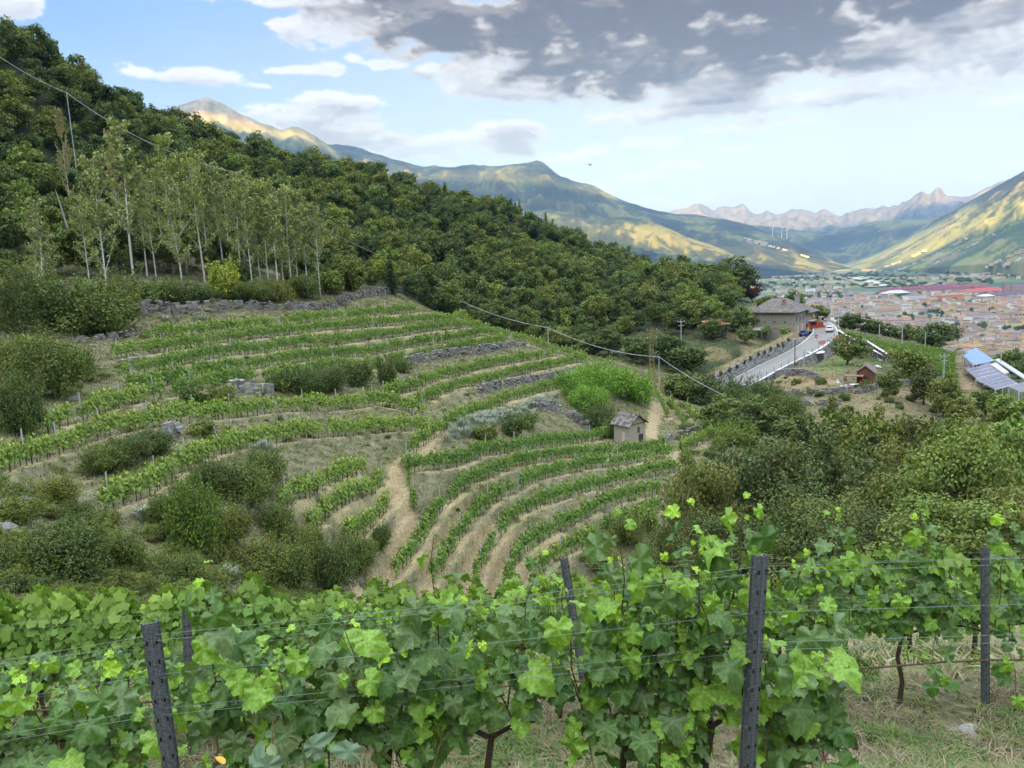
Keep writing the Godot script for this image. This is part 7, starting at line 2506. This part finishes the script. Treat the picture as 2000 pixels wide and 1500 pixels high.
func build_near() -> void:
	prepare_leaves()
	post_mat = grainy(vmat(0.5, Color(1.1, 1.1, 1.1), 0.0, 0.5), tex_grain, 6.0)
	post_mat.metallic = 0.35
	wire_mat = mat(Color(0.27, 0.30, 0.28), 0.5, 0.3)
	rng.seed = 1717
	var D1 := 3.45
	var D2 := 6.75
	steel_post("dark steel post leaning left, its top bare above the leaves", at_depth(291, 1218, D1), at_depth(332, 1500, D1), 0.058)
	steel_post("wide dark steel post with leaves climbing over its top", at_depth(1491, 1085, D1), at_depth(1466, 1500, D1), 0.058)
	steel_post("thin steel post half hidden behind leaves beside the leaning post", at_depth(363, 1183, D2), at_depth(373, 1430, D2), 0.055)
	steel_post("grey steel post in the middle, wrapped in shoots", at_depth(1104, 1090, D2), at_depth(1152, 1392, D2), 0.055)
	steel_post("grey steel post standing free with its foot in dry grass", at_depth(1928, 1068, D2), at_depth(1929, 1440, D2), 0.058)
	var n := 0
	for q in [[1240, 1106, "upper"], [1252, 1118, "second upper"], [1318, 1196, "middle"], [1385, 1255, "lower"], [1398, 1270, "second lower"]]:
		var y0: float = q[0]
		var y1: float = q[1]
		wire("%s wire of the nearest vine row" % q[2], [at_depth(-260, y0 + 95, D1), at_depth(300, y0, D1), at_depth(900, lerpf(y0, y1, 0.5) + 6, D1), at_depth(1487, y1, D1), at_depth(2250, y1 - 24, D1)])
		n += 1
	for q in [[1195, 1102, 1078, "upper"], [1205, 1112, 1090, "second upper"], [1262, 1178, 1162, "middle"], [1270, 1186, 1170, "second middle"], [1340, 1265, 1248, "lower"]]:
		wire("%s wire of the second vine row" % q[3], [at_depth(-500, q[0] + 60, D2), at_depth(365, q[0], D2), at_depth(1110, q[1], D2), at_depth(1928, q[2], D2), at_depth(2500, q[2] - 14, D2)])
	var pb := Buf.new()
	var pp := []
	var pr := []
	for k in 24:
		var x := -5.6 + k * 0.5
		pp.append(Vector3(x, ground(x, -D2) + 0.52 + 0.015 * sin(k * 1.7), -D2 + 0.05))
		pr.append(0.0095)
	pb.tube(pp, pr, Color.WHITE, 6)
	tag(part("irrigation_pipe", pb.mesh(), mat(Color(0.12, 0.065, 0.045), 0.5), self), "brown irrigation pipe strung low along the second vine row", "pipe")
	# first row
	var z1 := -D1 - 0.16
	vine(-2.85, z1, "near vine cut by the left picture edge", 6, 0.8, 1.2, 0.13, 0.755, 0.75, 6)
	vine(-2.16, z1, "near vine just left of the leaning steel post", 6, 0.8, 1.2, 0.13, 0.755, 0.6, 6)
	vine(-1.28, z1, "near vine just right of the leaning steel post", 6, 0.9, 1.45, 0.13, 0.755, 0.66, 4, [[Vector3(-0.3, 0.9, 0), Vector3(-0.26, 1.72, 0.05)]])
	vine(-0.72, z1, "near vine behind the yellowing rose shrub", 6, 0.9, 1.55, 0.13, 0.75, 0.62, 2)
	vine(-0.2, z1, "near vine left of the gap with the open ground", 6, 1.0, 1.65, 0.14, 0.6, 0.5, 1, [[Vector3(-0.15, 0.9, 0), Vector3(-0.22, 1.8, 0.02)]])
	vine(0.5, z1, "near vine right of the gap with the open ground", 7, 1.1, 1.7, 0.13, 0.75, 0.46, 3, [[Vector3(-0.05, 0.9, 0), Vector3(0.0, 1.95, 0.05)]])
	vine(0.93, z1, "tall near vine left of the wide steel post", 7, 1.15, 1.75, 0.13, 0.755, 0.42, 3, [[Vector3(0.1, 0.95, 0), Vector3(0.2, 2.0, 0.05)], [Vector3(0.0, 0.95, 0), Vector3(-0.12, 1.95, 0.0)]])
	vine(1.36, z1, "drooping near vine right of the wide steel post", 4, 1.1, 1.6, 0.14, 0.8, 0.3, 5)
	# second row
	var z2 := -D2 - 0.16
	var names := ["far left end", "left end", "left side", "part behind the leaning post", "part right of the thin hidden post", "part left of the middle", "part seen through the gap", "part beside the middle post", "part right of the middle post", "part behind the wide post", "part right of the wide post", "part with a bare dark trunk", "part left of the free-standing post", "right end"]
	for k in 14:
		vine(-5.5 + k * 0.83, z2, "vine of the second row, %s" % names[k], 6, 0.8 if k < 5 else 1.05, 1.1 if k < 5 else (1.5 if k < 7 else 1.9), 0.14, 0.6, 0.8, 4 if k < 6 else 1, [[Vector3(0.1, 1.0, 0), Vector3(0.15, 2.05, 0.0)]] if k > 8 else [])
	# a rose-like shrub with small, partly yellow leaves
	var ro := thing("rose_shrub", "arching thorny shrub with small leaves, some yellow", "shrub", Vector3(-1.0, ground(-1.0, -2.55), -2.55))
	var small := mat(Color(1, 1, 1), 0.45)
	small.backlight_enabled = true
	small.backlight = Color(0.5, 0.5, 0.3)
	small.albedo_color = Color(0.075, 0.125, 0.045).linear_to_srgb()
	var yel := mat(Color(0.55, 0.33, 0.03), 0.5)
	var pale := mat(Color(0.15, 0.19, 0.07), 0.5)
	var ov := Buf.new()
	for k in 10:
		var a0 := TAU * k / 10.0
		var a1 := TAU * (k + 1) / 10.0
		var f := func(a: float) -> Vector3: return Vector3(sin(a) * 0.34, 0.5 - cos(a) * 0.5, 0.10 * sin(a) * sin(a))
		ov.tri(Vector3(0, 0.5, 0), f.call(a1), f.call(a0), Color.WHITE)
	var om := ov.mesh()
	for k in 11:
		var b := Buf.new()
		var p0 := Vector3(rng.randf_range(-0.1, 0.1), 0.1, rng.randf_range(-0.1, 0.1))
		var p2 := Vector3(rng.randf_range(-0.85, 0.75), rng.randf_range(0.75, 1.22), rng.randf_range(-0.35, 0.4))
		var p1 := p0.lerp(p2, 0.5) + Vector3(0, 0.25, 0)
		var pts := []
		var rad := []
		for e in 9:
			var s := e / 8.0
			pts.append(p0.lerp(p1, s).lerp(p1.lerp(p2, s), s)); rad.append(lerpf(0.007, 0.0025, s))
		b.tube(pts, rad, Color(0.20, 0.13, 0.07).lerp(Color(0.14, 0.17, 0.06), rng.randf()), 5, false)
		part("stem", b.mesh(), cane_mat, ro)
		for e in 25:
			var s := rng.randf_range(0.3, 1.0)
			var c: Vector3 = pts[int(s * 8.0)] + rand_dir() * rng.randf_range(0.03, 0.13)
			var nrm := (Vector3(0, 0.7, 0.5) + rand_dir() * 0.7).normalized()
			var y := (rand_dir() - nrm * rand_dir().dot(nrm)).cross(nrm).normalized()
			var sz := rng.randf_range(0.032, 0.06)
			var lf := part("leaf", om, small if rng.randf() < 0.75 else (pale if rng.randf() < 0.85 else yel), ro)
			lf.transform = Transform3D(Basis(y.cross(nrm).normalized(), y, nrm) * Basis.from_scale(Vector3.ONE * sz), c)
	# a grey-green sprig right before the viewer
	var sprig := thing("grey_sprig", "grey-green sprig of lobed leaves close to the viewer at the bottom", "plant", Vector3(-0.36, ground(-0.36, -1.22), -1.22))
	var gm := mat(Color(0.11, 0.17, 0.09), 0.7)
	gm.backlight_enabled = true
	gm.backlight = Color(0.3, 0.3, 0.2)
	for k in 3:
		var b := Buf.new()
		var top := Vector3(-0.12 + k * 0.09, 0.93 - absf(k - 1.0) * 0.03 - ground(-0.36, -1.22) * 0.2, 0.0)
		b.tube([Vector3(k * 0.02, -0.05, 0), top * 0.6, top], [0.004, 0.003, 0.002], Color(0.13, 0.15, 0.07), 5, false)
		part("stem", b.mesh(), cane_mat, sprig)
		for e in 5:
			var nrm := (Vector3(0, 0.6, 0.7) + rand_dir() * 0.4).normalized()
			var y := (Vector3(rng.randf_range(-1, 1), rng.randf_range(-0.2, 0.9), 0.2)).normalized()
			y = (y - nrm * y.dot(nrm)).normalized()
			var lf := part("leaf", vine_leaves[e % 9], gm, sprig)
			lf.transform = Transform3D(Basis(y.cross(nrm).normalized(), y, nrm) * Basis.from_scale(Vector3(0.03, 0.05, 0.04)), top - Vector3(0, 0.03 * e, 0) + rand_dir() * 0.02)
	# a pale stone and a bent pipe end in the dry grass
	var st := part("stone", boulder(900, 0.115, Color(0.5, 0.47, 0.41)), wall_mat, self)
	st.position = drop(at_depth(1890, 1442, 6.3))
	tag(st, "pale flat stone lying in the dry grass by the steel post", "rock")
	var eb := Buf.new()
	var e0 := at_depth(1595, 1500, 3.9)
	eb.tube([e0 - Vector3(0.03, 0.4, 0), e0 + Vector3(0.0, 0.02, 0), at_depth(1628, 1452, 4.1), at_depth(1668, 1440, 4.2), at_depth(1672, 1462, 4.2)], [0.016, 0.016, 0.016, 0.016, 0.016], Color.WHITE, 7)
	tag(part("bent_pipe", eb.mesh(), mat(Color(0.15, 0.07, 0.05), 0.5), self), "short bent brown pipe end beside the drooping vine", "pipe")
	# the rows that go on down the slope
	var mods := []
	for k in 4: mods.append(hill_vine(350 + k, 420, 0.125, 1.72, 1.15, true))
	var wood := vmat(0.9)
	var tones := [leaf_mat(Color(1.05, 1.15, 0.95)), leaf_mat(Color(0.85, 1.0, 0.85))]
	var rn := 0
	for q in [[10.4, -8.0, 7.5, "third"], [14.2, -11.0, 3.0, "fourth"], [18.2, -14.0, 1.5, "fifth"], [22.5, -17.0, 1.0, "sixth"], [27.0, -20.0, -1.0, "seventh"]]:
		var x: float = q[1]
		var c := 0
		while x < q[2]:
			var z: float = -q[0] - 0.12 * x * (0.3 + 0.2 * rn)
			if rng.randf() > 0.05:
				var o := thing("grapevine", "leafy vine of the %s row down the near slope, %s from its left end" % [q[3], ordinal(c)], "grapevine", Vector3(x, ground(x, z), z), 0.1, "vines down the near slope")
				o.scale = Vector3.ONE * rng.randf_range(0.88, 1.1)
				var mk := rng.randi() % 4
				part("trunk", mods[mk][0], wood, o)
				part("foliage", mods[mk][1], tones[rng.randi() % 2], o)
				c += 1
			x += 0.98
		rn += 1
	# weeds among the rows
	var wd := Node3D.new()
	wd.name = "ground_plants_foliage"
	add_child(wd)
	tag(wd, "", "", "", "stuff")
	var lots := [[], []]
	for k in 700:
		var x := rng.randf_range(-12.0, 12.0)
		var z := -rng.randf_range(7.6, 32.0)
		if absf(x / z) > 0.85: continue
		if noise_b.get_noise_2d(x * 2.0, z * 2.0) < -0.05: continue
		var s := rng.randf_range(0.06, 0.17)
		lots[k % 2].append(Transform3D(Basis(Vector3.UP, rng.randf() * TAU).scaled(Vector3(s, s, s)), Vector3(x, ground(x, z) - 0.05, z)))
	for k in 2: multi("foliage", SHRUBS[k][1], leaf_mat([FRESH, MID][k]), lots[k], wd)

func _ready() -> void:
	setup_view()
	tex_grain = grain(3, 0.02, 0.55, 1.0)
	tex_fine = grain(8, 0.06, 0.6, 1.0)
	bake_heights()
	bake_colors()
	prepare_road()
	lay_rows()
	var gm := grainy(vmat(0.95, Color(1.25, 1.25, 1.25)), tex_grain, 0.35)
	var cut := rr.bsearch(620.0)
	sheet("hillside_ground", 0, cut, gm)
	sheet("valley_floor", cut, NR - 1, vmat(0.95))
	land_behind()
	build_mountains()
	make_models()
	build_walls()
	build_road()
	build_farmhouse()
	build_hut()
	build_town()
	plant_rows()
	build_woods()
	build_poles()
	build_vehicles()
	build_garden()
	plant_grass()
	build_near()
